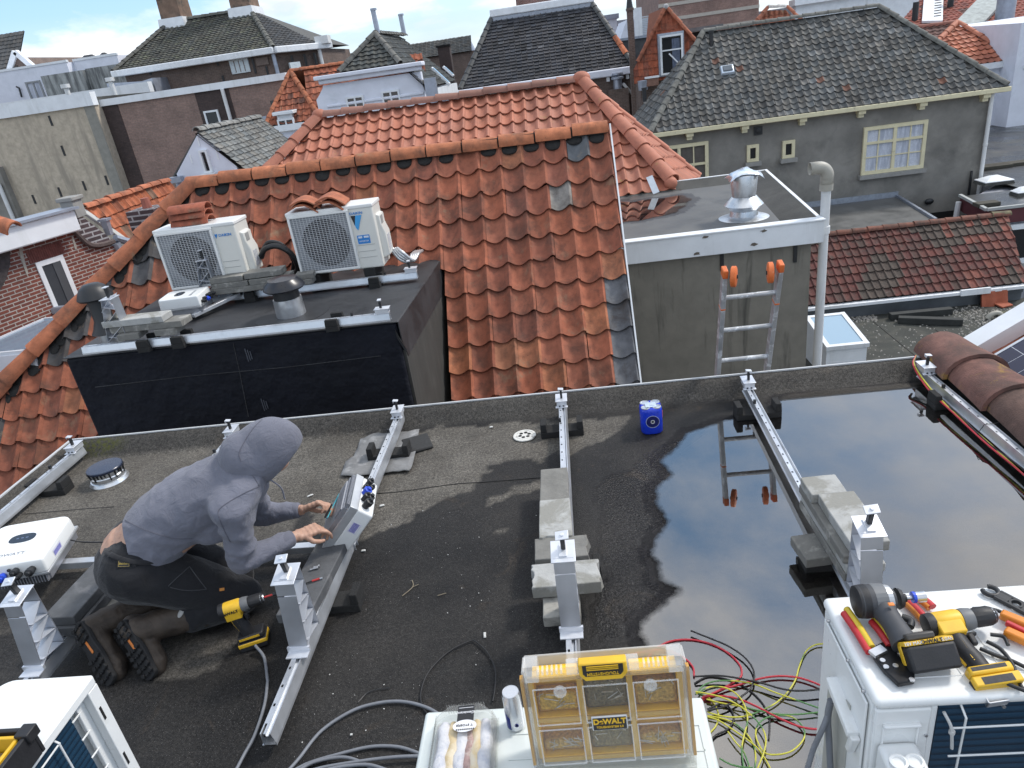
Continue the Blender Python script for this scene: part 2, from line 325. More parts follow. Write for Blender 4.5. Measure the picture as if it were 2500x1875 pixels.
FELT = pm('bitumen_felt', (.062, .062, .057), .25, 2.2, .85, bump=.6, bscale=420, bdist=.003, c2=(.034, .034, .032), s2=1.1, t2=(.45, .62)); FELTW = pm('wet_felt', (.10, .10, .097), .25, 1.6, .55, bump=.3, bscale=300, bdist=.002, rvar=.5)
MORT = pm('black_mortar', (.022, .021, .02), .3, 30, .9, bump=.8, bscale=60, bdist=.01); STONE = pm('grey_stone', (.27, .265, .25), .15, 8, .85, bump=.3, bscale=60); ALU = pm('aluminium', (.62, .64, .66), .1, 14, .34, .85, bump=.06, bscale=40, c2=(.45, .47, .5), s2=6, t2=(.55, .75), rvar=.2)
MAROON = pm('maroon_paint', (.09, .018, .024), .15, 4, .6); PVC = pm('grey_white_pvc', (.64, .645, .64), .06, 5, .5, c2=(.42, .42, .39), s2=4, t2=(.55, .75), streak=True); PVCD = pm('beige_pvc', (.36, .34, .29), .08, 6, .5)
# ================================================================ ground and water
mb = MB().bb(-420, 420, -60, 700, -8.2, -8); tag(mb.build('ground', pm('street_paving', (.12, .115, .11), .25, .5, .9)), kind='structure')
# ================================================================ the old orange tiled house with the black dormer
def house(name, label, cat='house', loc=(0, 0, -8)): return thing(name, label, cat, loc)
h = house('tiled_house', 'house with old orange pantile roof and a black dormer just beyond the flat roof', loc=(-2, 7.5, -8))
RA = Vector((0, 7.41, 1.36)); VA = Vector((0, .6157, .788)); NA = Vector((0, -.788, .6157)); Ht = Vector((-3.82, 7.41, 1.36)); Hb = PP('n', 0, 961, RA, NA)
hd = (Hb-Ht).normalized(); hno = hd.cross(NA); hno = hno if hno.x < 0 else -hno
old = vary((.345, .115, .064), ((.2, (.29, .096, .056)), (.08, (.40, .155, .08)), (.04, (.28, .095, .058))), .07)
def tintA(c, i, j):
    d = abs((c-Ht).dot(hno))
    if d < .26 and c.z < .95 and random.random() < .62: k = random.uniform(.8, 1.25); return (.075*k, .075*k, .078*k)
    if c.x > .31 and -.95 < c.z < .12: k = random.uniform(.85, 1.2); return (.13*k, .135*k, .145*k)
    if (i, j) == (31, 15): return (.13, .14, .15)
    if (i, j) == (30, 13): return (.30, .28, .255)
    if c.x < -2.2 and c.z < 1: t = old(c, i, j); return tuple(a*.86 for a in t)
    return old(c, i, j)
mb = MB(); rows = 16
tiles(mb, RA-VA*(.256*rows)+X*(.53-33*.2163), X, VA, 33, rows, .2163, .256, prof_s(11, .034, .03), tintA, lift=.034, thick=.015, jit=.003, rot=.008, tongue=.024, skip=lambda c, i, j: (-4.02 < c.x < -1.20 and c.z < .42), deck=False)
ra = mb.build('roof', TERRA, h, clips=[(Ht, hno)], smooth=50)
mb = MB(); d = -NA*.055; bt = RA-VA*4
mb.add([Vector((-1.19, 0, 0))+bt+d, Vector((.5, 0, 0))+bt+d, Vector((.5, 0, 0))+RA+d, Vector((-1.17, 0, 0))+RA+d, Vector((-7, 0, 0))+RA-VA*1.05+d, Vector((-1.17, 0, 0))+RA-VA*1.05+d, Vector((-7, 0, 0))+RA+d, Vector((-4.02, 0, 0))+bt+d, Vector((-7, 0, 0))+bt+d, Vector((-4.02, 0, 0))+RA-VA*1.05+d], [[0, 1, 2, 3], [4, 5, 3, 6], [8, 7, 9, 4]])
mb.build('roof_deck', DARK, ra, clips=[(Ht, hno)])
mb = MB(); mb.add([Ht+d, Vector((.49, 7.41, 1.32)), Vector((.49, 9, -1.6)), (-4.6, 9, -1.6)], [[0, 1, 2, 3]]); Hx = Hb+(Hb-Ht)*.9; mb.add([Ht+d, (-4.6, 9, -1.6), (-6.9, 8.6, -1.6), Hx+d], [[0, 1, 2, 3]])
mb.build('rear_slope', pm('plain_terracotta', (.3, .1, .05), .2, 6, .85), ra)
mb = MB().caps(Ht+Vector((-.05, 0, .02)), Vector((.53, 7.41, 1.375)), .080, .355, (.43, .152, .072), up=(0, -.35, 1), jit=.008, spread=1.08, ov=.955, tap=.035, tv=.14); mb.caps(Hb-(Ht-Hb)*.35+NA*.03, Ht+NA*.03, .090, .39, (.40, .135, .065), up=(-.25, -.6, .75), jit=.010, spread=1.12, ov=1.02, tap=.11, tv=.14); mb.bar(Ht-X*.03+Z*.03, Vector((.51, 7.41, 1.39)), .10, .09, tint=(.03, .028, .026))
mb.build('ridge_tiles', TERRA, ra, smooth=50)
mb = MB()
for i in range(20):
    cx = .53-(i+.62)*.2163
    if i == 6: continue
    mb.ball(RA+X*(cx+random.uniform(-.01, .01))-VA*random.uniform(.05, .075)+NA*.0, (random.uniform(.085, .1), random.uniform(.045, .07), .022), Matrix((X, VA, NA)).transposed(), n=12, m=7)
mb.build('mortar', MORT, ra, smooth=60); mb = MB()
for i in range(26):
    a = i/25; mb.ball(Ht.lerp(Hb, a*1.2)-NA*.002-hno*.075, (.09, .08, .02), Matrix((X, VA, NA)).transposed(), n=10, m=6)
mb.build('mortar', MORT, ra, smooth=60)
mb = MB().bar(RA+X*.54+NA*.02+VA*.05, RA+X*.54-VA*4+NA*.02, .014, .05, up=NA); mb.build('verge_board', WHITE, h)
mb = MB().prism([(.515, 5.0, -8), (.515, 9, -8), (.515, 9, -1.6), (.515, 7.4, 1.28), (.515, 5.0, -1.8)], (-.25, 0, 0)); mb.build('wall', STUC, h)
# dormer
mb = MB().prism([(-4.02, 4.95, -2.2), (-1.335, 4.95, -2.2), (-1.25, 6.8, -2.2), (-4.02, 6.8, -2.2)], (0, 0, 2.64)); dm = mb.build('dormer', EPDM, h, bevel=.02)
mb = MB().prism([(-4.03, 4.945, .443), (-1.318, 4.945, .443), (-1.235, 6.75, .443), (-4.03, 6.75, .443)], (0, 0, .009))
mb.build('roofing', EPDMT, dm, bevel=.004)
mb = MB().prism([(-1.333, 4.99, -2.2), (-1.312, 4.99, -2.2), (-1.23, 6.7, -2.2), (-1.252, 6.7, -2.2)], (0, 0, 2.4)); mb.build('cheek', CHEEK, dm)
mb = MB().prism([(-1.317, 4.94, .45), (-1.233, 6.75, .45), (-1.233, 6.75, .16), (-1.313, 5.02, .14), (-1.317, 4.94, .3)], (.007, 0, 0)); mb.build('cheek_wrap', EPDMT, dm); mb = MB().tube([P('r5', a, b_, y=4.948) for a, b_ in ((-300, 1315), (300, 1245), (900, 1190), (1480, 1120))], .003, 5); mb.build('sheet_joint', EPDMT, dm); mb = MB().tube([P('r5', a, b_, y=4.948) for a, b_ in ((560, 1040), (600, 1220), (655, 1500))], .003, 5); mb.build('sheet_joint', EPDMT, dm); mb = MB().bb(-1.26, -1.255, 5.0, 5.01, -.5, -.49); mb.build('cheek_wrap', EPDMT, dm)
mb = MB().bb(-1.30, -1.18, 5.05, 6.6, -2.2, -.9); mb.build('side_gutter', DARK, dm)
FAINT = pm('faint_print', (.055, .06, .075), .3, 200, .7)
for (x_, z_) in ((-3.05, .12), (-2.72, -.12)): pass
for px_, py_ in ((655, 1110), (755, 1420)):
    p_ = P('r5', px_, py_, y=4.944); mb = MB(); [mb.bb(p_.x-.02+.017*k, p_.x-.012+.017*k, 4.943, 4.9445, p_.z-.06+.008*k, p_.z+.05-.013*k) for k in range(3)]; mb.build('printed_mark', FAINT, dm)
mb = MB().prism([(-1.345, 4.935, .40), (-1.345, 4.94, .33), (-1.30, 4.93, .22), (-1.285, 4.93, .23), (-1.325, 4.93, .33)], (0, -.012, 0)); mb.build('loose_flap', BLACKP, dm)
# ================================================================ newer orange hip roof behind it
h = house('hipped_house', 'house with newer clean terracotta hip roof and rounded ridge tiles behind the old orange roof', loc=(-2, 14, -8))
VB = Vector((0, 2.3, 1.54)).normalized(); NB_ = X.cross(VB); EB = Vector((0, 11.2, .08)); Rr = Vector((.54, 13.5, 1.62)); Q1 = Vector((1.69, 11.2, .08)); Q2 = Vector((2.55, 13.6, -.3)); Rl = Vector((-4.23, 13.5, 1.62)); Ql = PP('r2', 30, 970, EB, NB_)
new = vary((.42, .158, .098), ((.12, (.36, .13, .08)),), .08)
def outer(a, b, n, ref):
    o = (b-a).cross(n); return o if o.dot(ref-a) < 0 else -o
pr = [(0, -.004), (.12, -.02), (.3, -.03), (.5, -.024), (.66, -.004), (.76, .02), (.86, .03), (.95, .018), (1, .0)]
mb = MB(); tiles(mb, EB-VB*.12+X*(1.9-42*.215), X, VB, 42, 10, .215, .29, pr, new, lift=.035, thick=.02, jit=.002, rot=.003)
mid = Vector((-1.5, 12.5, .9)); ro = mb.build('roof', TERRN, h, clips=[(Rr, outer(Rr, Q1, NB_, mid)), (Rl, outer(Rl, Ql, NB_, mid))], smooth=50)
U2 = (Q2-Q1).normalized(); N2 = (Q2-Q1).cross(Rr-Q1).normalized(); N2 = N2 if N2.z > 0 else -N2; V2 = N2.cross(U2)
mb = MB(); tiles(mb, Q1-V2*.3-U2*.3, U2, V2, 14, 8, .215, .29, pr, new, lift=.035, thick=.02, jit=.002, rot=.003)
mid = (Q1+Q2+Rr)/3; mb.build('hip_slope', TERRN, ro, clips=[(Rr, outer(Rr, Q1, N2, mid)), (Rr, outer(Rr, Q2, N2, mid))], smooth=50)
mb = MB(); tb = (.42, .155, .095); mb.caps(Rl+Z*.02, Rr+Z*.02, .105, .44, (.27, .13, .095), jit=.003, tv=.12, tap=.11); mb.caps(Q1+Z*.04, Rr+Z*.03, .125, .40, tb, jit=.002, tv=.05, up=(.4, -.5, 1)); mb.caps(Q2+Z*.03, Rr+Z*.03, .07, .40, tb, jit=.002, tv=.05); mb.caps(Ql+(Ql-Rl)*.6+Z*.04, Rl+Z*.03, .12, .40, tuple(a*.85 for a in tb), jit=.002, tv=.05, up=(-.4, -.5, 1))
mb.ball(Rr+Z*.06, (.16, .15, .12), tint=tb); mb.ball(Rl+Z*.06, (.14, .14, .11), tint=tb); mb.build('ridge_tiles', TERRN, ro, smooth=50)
mb = MB().ball(Q1+Vector((-.02, -.05, .03)), .1, tint=tb); mb.build('hip_end', TERRN, ro, smooth=60)
mb = MB(); mb.add([Rl, Rr, (2.3, 16.5, -.6), (-5, 16.5, -.6)], [[0, 1, 2, 3]]); mb.add([Rl-Z*.03, (-5, 16.5, -.6), Ql+(Ql-Rl)*1.3-Z*.03], [[0, 1, 2]]); mb.build('rear_slope', MATS['plain_terracotta'], ro)
mb = MB().bb(-6, 1.6, 11.5, 16, -8, -.1); mb.build('wall', STUC, h)
mb = MB().bar(P('r7', 300, 145, y=11.1), P('r7', 350, 262, y=10.95), .10, .01, up=(0, -1, .6)); mb.build('lead_flashing', pm('pale_lead', (.5, .55, .6), .1, 12, .4, .5), h)
# ================================================================ grey rendered block with the puddled flat roof
h = house('rendered_block', 'dark rendered block with white fascia and a puddled flat roof beside the orange gable', 'building', (1.6, 9, -8))
F0, F1, B1, B0 = Vector((-.6, 7.94, 0)), Vector((2.80, 7.94, 0)), Vector((3.14, 11.35, 0)), Vector((-.6, 11.35, 0))
mb = MB().prism([F0+Vector((0, .06, -8)), F1+Vector((-.07, .06, -8)), B1+Vector((-.1, 0, -8)), B0-Z*8], (0, 0, 7.98)); mb.build('wall', STUCD, h)
mb = MB().prism([F0, F1, B1, B0], (0, 0, .004)); mb.build('roof', FELTW, h)
mb = MB().prism([F1+Vector((-.34, 0, .004)), F1+Vector((-.02, 0, .004)), F1+Vector((-.02, 0, .1))], B1-F1); mb.prism([B0+Vector((0, -.3, .004)), B0+Vector((0, -.02, .09)), B0+Vector((0, 0, .004))], B1-B0-X*.3); mb.build('cant_strip', FELT, h)
mb = MB().bb(-.6, 2.83, 7.90, 7.98, -.16, .085); mb.bb(-.6, 2.84, 7.885, 8.03, .086, .104)
mb.bar(F1+Vector((.0, 0, .08)), B1+Vector((.0, 0, .08)), .04, .05); mb.bar(B0+Vector((0, 0, .08)), B1+Vector((0, .0, .08)), .04, .04); mb.bar(F1+Vector((.005, 0, -.03)), B1+Vector((.005, 0, -.03)), .03, .2); mb.build('fascia', WHITE, h, bevel=.004)
for px_, py_ in ((690, 570), (1030, 620), (1100, 525), (628, 685)):
    p_ = P('r7', px_, py_, y=7.897); mb = MB(); n_ = 9; mb.add([p_+Vector((math.cos(2*math.pi*k/n_)*random.uniform(.02, .06), -.003, math.sin(2*math.pi*k/n_)*random.uniform(.008, .022))) for k in range(n_)], [list(range(n_))]); mb.build('paint_chip', pm('bare_wood', (.13, .11, .09), .3, 60, .9), h)
for px_ in (808, 1320):
    p_ = P('r7', px_, 690, y=7.99); mb = MB().bb(p_.x-.02, p_.x+.02, 7.985, 8.0, -.38, -.16); mb.build('wall_anchor', BLACKP, h)
def blob(cx, cy, rx, ry, z, n=40, seed=0, amp=.25, shape=None):
    o = []
    for k in range(n):
        a = 2*math.pi*k/n; r = 1+amp*(noise.noise(Vector((math.cos(a)*1.7+seed, math.sin(a)*1.7, seed*.7)))*1.6+.5*noise.noise(Vector((math.cos(a)*5+seed, math.sin(a)*5, 3)))); o.append(Vector((cx+rx*r*math.cos(a), cy+ry*r*math.sin(a), z)))
    return o
def waterm():
    b = NB('rain_water'); b.t.nodes.remove(b.b); fr = b.n('ShaderNodeFresnel'); fr.inputs[0].default_value = 1.55
    tr = b.n('ShaderNodeBsdfTransparent'); tr.inputs[0].default_value = (.8, .8, .82, 1); gl = b.n('ShaderNodeBsdfGlossy'); gl.inputs[0].default_value = (1, .97, .93, 1); gl.inputs['Roughness'].default_value = .0
    mx_ = b.n('ShaderNodeMixShader'); b.L(b.math('MULTIPLY', b.math('ADD', fr.outputs[0], .20), b.ramp(b.math('ADD', b.n('ShaderNodeAttribute', attribute_name='depth').outputs['Fac'], b.math('MULTIPLY', b.math('SUBTRACT', b.noise(b.coord(rnd=False), 16, 6, .7), .5), .6)), .30, .68)), mx_.inputs[0]); b.L(tr.outputs[0], mx_.inputs[1]); b.L(gl.outputs[0], mx_.inputs[2]); b.L(mx_.outputs[0], b.out.inputs[0]); return b.m
WATER = waterm()

def pool(poly, z, st, amp, lim=None, blur=3):
    """sheet of shallow water whose depth attribute fades out at the shore"""
    xs, ys = [p_[0] for p_ in poly], [p_[1] for p_ in poly]; xa, ya = min(xs)-.2, min(ys)-.2; nx, ny = int((max(xs)+.2-xa)/st)+1, int((max(ys)+.2-ya)/st)+1; m = np.zeros((ny, nx))
    for j in range(ny):
        for i in range(nx):
            x, y = xa+i*st, ya+j*st; n3 = noise.noise_vector(Vector((x*4, y*4, 1)))*amp+noise.noise_vector(Vector((x*13, y*13, 4)))*amp*.45; m[j, i] = inpoly((x+n3.x, y+n3.y), poly)
    for _ in range(blur): q = np.pad(m, 1, mode='edge'); m = (q[1:-1, 1:-1]*2+q[:-2, 1:-1]+q[2:, 1:-1]+q[1:-1, :-2]+q[1:-1, 2:])/6
    ok = lambda j, i: m[j:j+2, i:i+2].max() > .02 and (not lim or (xa+(i+1)*st < lim[0] and ya+(j+1)*st < lim[1])); me = bpy.data.meshes.new('water'); me.from_pydata([(xa+i*st, ya+j*st, z) for j in range(ny) for i in range(nx)], [], [[j*nx+i, j*nx+i+1, (j+1)*nx+i+1, (j+1)*nx+i] for j in range(ny-1) for i in range(nx-1) if ok(j, i)])
    me.attributes.new('depth', 'FLOAT', 'POINT').data.foreach_set('value', m.ravel()); bm = bmesh.new(); bm.from_mesh(me); bmesh.ops.delete(bm, geom=[v for v in bm.verts if not v.link_faces], context='VERTS'); bm.to_mesh(me); bm.free(); me.materials.append(WATER); o = bpy.data.objects.new('water', me); SC.collection.objects.link(o); tag(o, kind='structure')
def inpoly(p, poly):
    x, y = p; c = False; j = len(poly)-1
    for i in range(len(poly)):
        xi, yi = poly[i]; xj, yj = poly[j]
        if (yi > y) != (yj > y) and x < (xj-xi)*(y-yi)/(yj-yi)+xi: c = not c
        j = i
    return c
pool([(v.x, v.y) for v in blob(.75, 10.1, 1.0, .75, 0, 60, 3, .22)], .0105, .05, .12)
# ventilator on that roof
h = thing('roof_ventilator', 'crumpled metal ventilator cowl standing on the puddled flat roof', 'roof vent', P('r7', 960, 430, z=.006)); c = h.location.copy()
mb = MB().lathe(c, [(.30, 0), (.26, .015), (.17, .03), (.155, .10)], 24); mb.build('base_flange', ALU, h, smooth=50)
mb = MB().lathe(c, [(.155, .09), (.23, .16), (.15, .25), (.135, .26)], 24); mb.build('skirt', ALU, h, smooth=40)
mb = MB().lathe(c, [(.135, .24), (.165, .5), (.155, .52), (.0, .53)], 24); mb.build('drum', ALU, h, smooth=40)
mb = MB(); g = []; 
for i in range(7):
    for j in range(7): u, v = (i-3)/3, (j-3)/3; g.append(c+Vector((u*.2, v*.17, .585-.09*u*u-.03*v*v+.03*noise.noise(Vector((u*1.5, v*1.5, 4))))))
mb.add(g, [[i*7+j, (i+1)*7+j, (i+1)*7+j+1, i*7+j+1] for i in range(6) for j in range(6)]); o = mb.build('cap', pm('bright_sheet', (.72, .78, .85), .1, 6, .28, .8), h, smooth=60); sm = o.modifiers.new('s', 'SOLIDIFY'); sm.thickness = .004
# white pvc pipe
h = thing('vent_pipe', 'tall pale plastic vent pipe with a bent beige top', 'pipe', (2.9, 8.05, -8))
px0, py0 = 2.885, 8.06
mb = MB().cyl((px0, py0, -8), (px0, py0, .45), .050, n=20); mb.cyl((px0, py0, -.1), (px0, py0, -.02), .062); mb.cyl((px0, py0, -2.2), (px0, py0, -2.12), .062); mb.build('pipe', PVC, h, smooth=50)
mb = MB(); pts = [Vector((px0, py0, .40)), Vector((px0, py0, .52))]+[Vector((px0-.10+.10*math.cos(t), py0-.01, .53+.10*math.sin(t))) for t in [k*math.pi/2/8 for k in range(9)]]+[Vector((px0-.19, py0-.01, .63))]; mb.tube(pts, [.062]*len(pts), 20, cap=False); mb.cyl((px0, py0, .38), (px0, py0, .44), .066); o = mb.build('elbow', PVCD, h, smooth=60); sm = o.modifiers.new('s', 'SOLIDIFY'); sm.thickness = -.006
# ladder leaning on our roof edge
h = thing('ladder', 'aluminium ladder with orange hook wheels leaning on the edge of the flat roof', 'ladder', (1.06, 5.6, -4))
LD = Vector((0, -.073, .25)).normalized(); Lb = Vector((0, 4.30, .09)); LN = Vector((0, -LD.z, LD.y)); LW = pm('worn_ladder_aluminium', (.42, .43, .44), .2, 10, .45, .6, c2=(.68, .70, .72), s2=14, t2=(.52, .6)); ORNG = pm('orange_plastic', (.62, .14, .03), .15, 14, .55, c2=(.75, .45, .3), s2=20, t2=(.62, .75))
for sx in (.905, 1.225):
    mb = MB(); q = Lb+X*sx; mb.bar(q-LD*4, q+LD*.74, .028, .062, up=LN); mb.build('stile', LW, h, bevel=.004)
    mb = MB(); q2 = q+LD*.74; mb.bar(q2-LD*.01, q2+LD*.045, .032, .066, up=LN); mb.build('end_cap', ORNG, h, bevel=.006); mb = MB().bar(q+LD*.50, q+LD*.515, .031, .066, up=LN); mb.build('end_cap', ORNG, h, bevel=.006)
for k in range(-12, 1):
    mb = MB(); q = Lb+LD*(.575+.248*k); mb.tube([q+X*.905, q+X*1.225], .015, 12); mb.build('rung', LW, h, smooth=50)
for sx, rot in ((.955, .35), (1.165, .15)):
    mb = MB(); c = Lb+X*sx+LD*.735+LN*.02; ax = Vector((math.cos(rot), -math.sin(rot), 0)); mb.lathe(c-ax*.018, [(.02, 0), (.055, .002), (.062, .006), (.062, .03), (.055, .034), (.02, .036)], 24, ax); o = mb.build('wheel', ORNG, h, smooth=40); mb = MB().cyl(c-ax*.024, c+ax*.024, .012); mb.build('axle', BLACKP, o)
# ================================================================ big grey house with dark pantiles
h = house('stucco_house', 'large grey stucco house with mossy dark pantile roof and cream windows', loc=(7, 26, -8))
ye, ze, yr, zr = 22.0, -.30, 24.6, 2.14; A0, A1 = Vector((2.75, ye, ze)), Vector((12.66, ye, ze)); T0, T1 = Vector((4.85, yr, zr)), Vector((10.05, yr, zr)); VD = Vector((0, yr-ye, zr-ze)).normalized(); ND = X.cross(VD); mid = Vector((7.5, 23, .7))
gr = vary((.118, .118, .112), ((.16, (.165, .163, .155)), (.12, (.08, .08, .077)), (.008, (.16, .075, .05))), .22)
mb = MB(); tiles(mb, A0-VD*.05, X, VD, 46, 17, .2155, .211, prof_s(7, .03, .03), gr, lift=.03, thick=.018, jit=.005, rot=.014, tongue=.02)
ro = mb.build('roof', GREYT, h, clips=[(T0, outer(T0, A0, ND, mid)), (T1, outer(T1, A1, ND, mid))], smooth=50)
mb = MB(); Nl = (Vector((0, 1, 0))).cross(T0-A0).normalized(); Nl = Nl if Nl.x < 0 else -Nl; Vl = Vector((T0.x-A0.x, 0, zr-ze)).normalized(); Ul = Vector((0, -1, 0)); tiles(mb, A0+Vector((0, 5.3, 0)), Ul, Vl, 25, 16, .2155, .211, prof_s(5, .03, .03), gr, lift=.028, jit=.005, rot=.01)
mid2 = Vector((3.6, 24.6, .6)); mb.build('hip_slope', GREYT, ro, clips=[(T0, outer(T0, A0, Nl, mid2)), (T0, outer(T0, A0+Vector((0, 5.2, 0)), Nl, mid2))], smooth=50)
mb = MB(); ct = (.15, .15, .135); mb.caps(T0+Z*.02, T1+Z*.02, .10, .36, ct, n=6); mb.caps(A1, T1+Z*.02, .10, .34, ct, n=6, up=(.5, -.5, 1)); mb.caps(A0, T0+Z*.02, .10, .34, ct, n=6, up=(-.5, -.5, 1)); mb.build('ridge_tiles', GREYT, ro, smooth=50)
mb = MB(); mb.add([T0, T1, A1+Vector((0, 5.2, 0)), A0+Vector((0, 5.2, 0))], [[0, 1, 2, 3]]); mb.add([A1, A1+Vector((0, 5.2, 0)), T1], [[0, 1, 2]]); mb.build('rear_slope', pm('plain_grey_tile', (.09, .09, .085), .25, 5, .9), ro)
mb = MB().bb(2.9, 12.42, ye+.22, 27, -8, ze-.1); mb.build('wall', STUC, h)
mb = MB().bb(2.72, 12.75, ye-.08, ye+.24, ze-.16, ze-.03); mb.build('gutter', CREAM, h, bevel=.015)
mb = MB().bb(2.74, 12.7, ye-.05, ye+.2, ze-.03, ze-.012); mb.build('gutter_lining', DARK, h)
for px_, py_ in ((405, 728), (703, 690), (1014, 655), (1330, 616), (1660, 575), (2000, 533)):
    p_ = P('r3', px_, py_, y=ye+.1); mb = MB().bb(p_.x-.1, p_.x+.1, ye-.02, ye+.22, ze-.26, ze-.16); mb.bb(p_.x-.075, p_.x+.075, ye+.06, ye+.22, ze-.36, ze-.26); mb.build('bracket', CREAM, h)
def pane_window(par_, x0, x1, z0, z1, y, cols, rowsf, fm, gm, fw=.09, bar_=.03, sill=STONE, back=None, muntin=True, name='window'):
    """timber window: frame with bars, glass behind, stone sill"""
    mb = MB(); d = .07
    mb.bb(x0, x1, y-d, y+.02, z1-fw, z1); mb.bb(x0, x1, y-d, y+.02, z0, z0+fw); mb.bb(x0, x0+fw, y-d, y+.02, z0+fw, z1-fw); mb.bb(x1-fw, x1, y-d, y+.02, z0+fw, z1-fw)
    for k in range(1, cols): xm = x0+(x1-x0)*k/cols; mb.bb(xm-fw*.45, xm+fw*.45, y-d+.006, y+.02, z0+fw, z1-fw)
    for zf in rowsf: zm = z0+(z1-z0)*zf; mb.bb(x0+fw, x1-fw, y-d+.012, y+.02, zm-fw*.35, zm+fw*.35)
    f = mb.build(name, fm, par_)
    mb = MB().bb(x0+fw*.5, x1-fw*.5, y-.012, y+.012, z0+fw*.5, z1-fw*.5); mb.build('pane', gm, f)
    if muntin and bar_:
        mb = MB()
        for k in range(cols): xm = x0+(x1-x0)*(k+.5)/cols; mb.bb(xm-bar_/2, xm+bar_/2, y-.035, y-.013, z0+fw, z1-fw)
        mb.build('muntin', fm, f)
    if sill: mb = MB().bb(x0-.06, x1+.06, y-.16, y+.02, z0-.12, z0-.005); mb.build('sill', sill, f)
    return f
yw = ye+.21
def pw(r, a, b, c, d, y, **k):
    p, q = P(r, a, b, y=y), P(r, c, d, y=y); return dict(x0=min(p.x, q.x), x1=max(p.x, q.x), z0=min(p.z, q.z), z1=max(p.z, q.z), y=y, **k)
d_ = pw('r3', 1346, 690, 1672, 900, yw); d_['z0'] = P('r3', 1340, 945, y=yw).z; d_['z1'] = P('r3', 1352, 688, y=yw).z; d_['x1'] = P('r3', 1676, 780, y=yw).x
f = pane_window(h, **d_, cols=2, rowsf=(.66,), fm=CREAM, gm=CURT, bar_=.035, fw=.10); mb = MB(); zq = d_['z0']+(d_['z1']-d_['z0'])*.36; mb.bb(d_['x0']+.1, d_['x1']-.1, yw-.034, yw-.013, zq-.016, zq+.016); mb.build('glazing_bar', CREAM, f)
pane_window(h, **pw('r3', 714, 785, 777, 868, yw), cols=1, rowsf=(), fm=CREAM, gm=GLASS, fw=.09, muntin=False)
pane_window(h, **pw('r3', 906, 762, 970, 848, yw), cols=1, rowsf=(), fm=CREAM, gm=GLASS, fw=.09, muntin=False)
q0 = P('r3', 505, 760, y=yw); pane_window(h, q0.x-1.72, q0.x, -2.25, q0.z, yw, 2, (.58,), CREAM, CURTD, fw=.1, bar_=.035)
p_ = P('r3', 776, 705, y=yw); mb = MB().bb(p_.x-.12, p_.x+.12, yw-.03, yw+.02, p_.z-.12, p_.z+.12); mb.lathe(p_+Vector((0, -.03, 0)), [(.07, 0), (.08, .02), (.04, .03)], 16, (0, -1, 0)); mb.build('wall_vent', BLACKP, h)
xd = 12.36; mb = MB().cyl((xd, yw-.09, -3.32), (xd, yw-.09, ze-.16), .055, n=14); mb.cyl((xd, yw-.09, -1.9), (xd, yw-.09, -1.83), .065); mb.build('downpipe', PVC, h, smooth=50)
p_ = P('r3', 610, 380, y=23.5); c = T0+(A0-T0)*0; sk = PP('r3', 608, 385, A0, ND)
RD = Matrix((X, VD, ND)).transposed()
mb = MB().box(sk+ND*.06, (.42, .34, .1), RD, taper=.86); sl = mb.build('roof_light', pm('pale_zinc', (.55, .62, .70), .1, 8, .35, .5), h, bevel=.02); mb = MB().box(sk+ND*.12, (.28, .20, .04), RD); mb.build('glass', pm('dull_glass', (.10, .12, .14), .1, 5, .2), sl, bevel=.015)
for px_, py_, hh in ((523, 240, .34), (163, 530, .25)):
    k_ = PP('r3', px_, py_, A0, ND) if px_ > 300 else P('r3', px_, py_, y=23.2); mb = MB().cyl(k_-Z*.1, k_+Z*hh, .06, n=14); mb.cyl(k_+Z*(hh-.02), k_+Z*(hh+.05), .08, n=14); mb.build('flue', BLACKP, h, smooth=50)
mb = MB(); k_ = P('t4', 1205, 400, y=yw-.06); mb.bar(k_-Z*.45, k_+Z*.42, .05, .05); mb.build('stub_pipe', BLACKP, h)
mb = MB(); k_ = P('t4', 655, 620, y=yw-.07); mb.ball(k_, (.13, .07, .09)); mb.build('outdoor_lamp', BLACKP, h, smooth=60)
mb = MB(); k0, k1 = P('t4', 640, 780, y=yw-.01), P('t4', 970, 860, y=yw-.01); mb.bb(k0.x, k1.x, yw-.012, yw+.02, -5.6, k0.z); mb.build('door_opening', DARK, h)
# ================================================================ black mansard house
h = house('mansard_house', 'steep black tiled mansard roof with a white cornice and flat top', loc=(0, 38, -8))
ye, yt = 36.0, 38.6; A0, A1 = P('r2', 1105, 518, y=ye), P('r2', 2085, 360, y=ye); zt = P('r2', 1290, 95, y=yt).z; T0, T1 = P('r2', 1287, 100, y=yt), P('r2', 1845, 10, y=yt); ze = (A0.z+A1.z)/2
A0.z = A1.z = ze; T0.z = T1.z = (T0.z+T1.z)/2; zt = T0.z; VE = Vector((0, yt-ye, zt-ze)).normalized(); NE = X.cross(VE); mid = Vector((0, 37, (ze+zt)/2))
bk = vary((.056, .057, .064), ((.05, (.10, .10, .105)), (.12, (.03, .031, .035))), .2)
wd = A1.x-A0.x; nu = int(wd/.27)+2; ln = math.hypot(yt-ye, zt-ze)
mb = MB(); tiles(mb, A0-X*.2, X, VE, nu, 21, .27, ln/21, [(0, 0), (.1, .0), (.86, .005), (.9, .035), (1, .03)], bk, lift=.05, thick=.03, jit=.006, rot=.01)
ro = mb.build('roof', BLACKT, h, clips=[(T0, outer(T0, A0, NE, mid)), (T1, outer(T1, A1, NE, mid))])
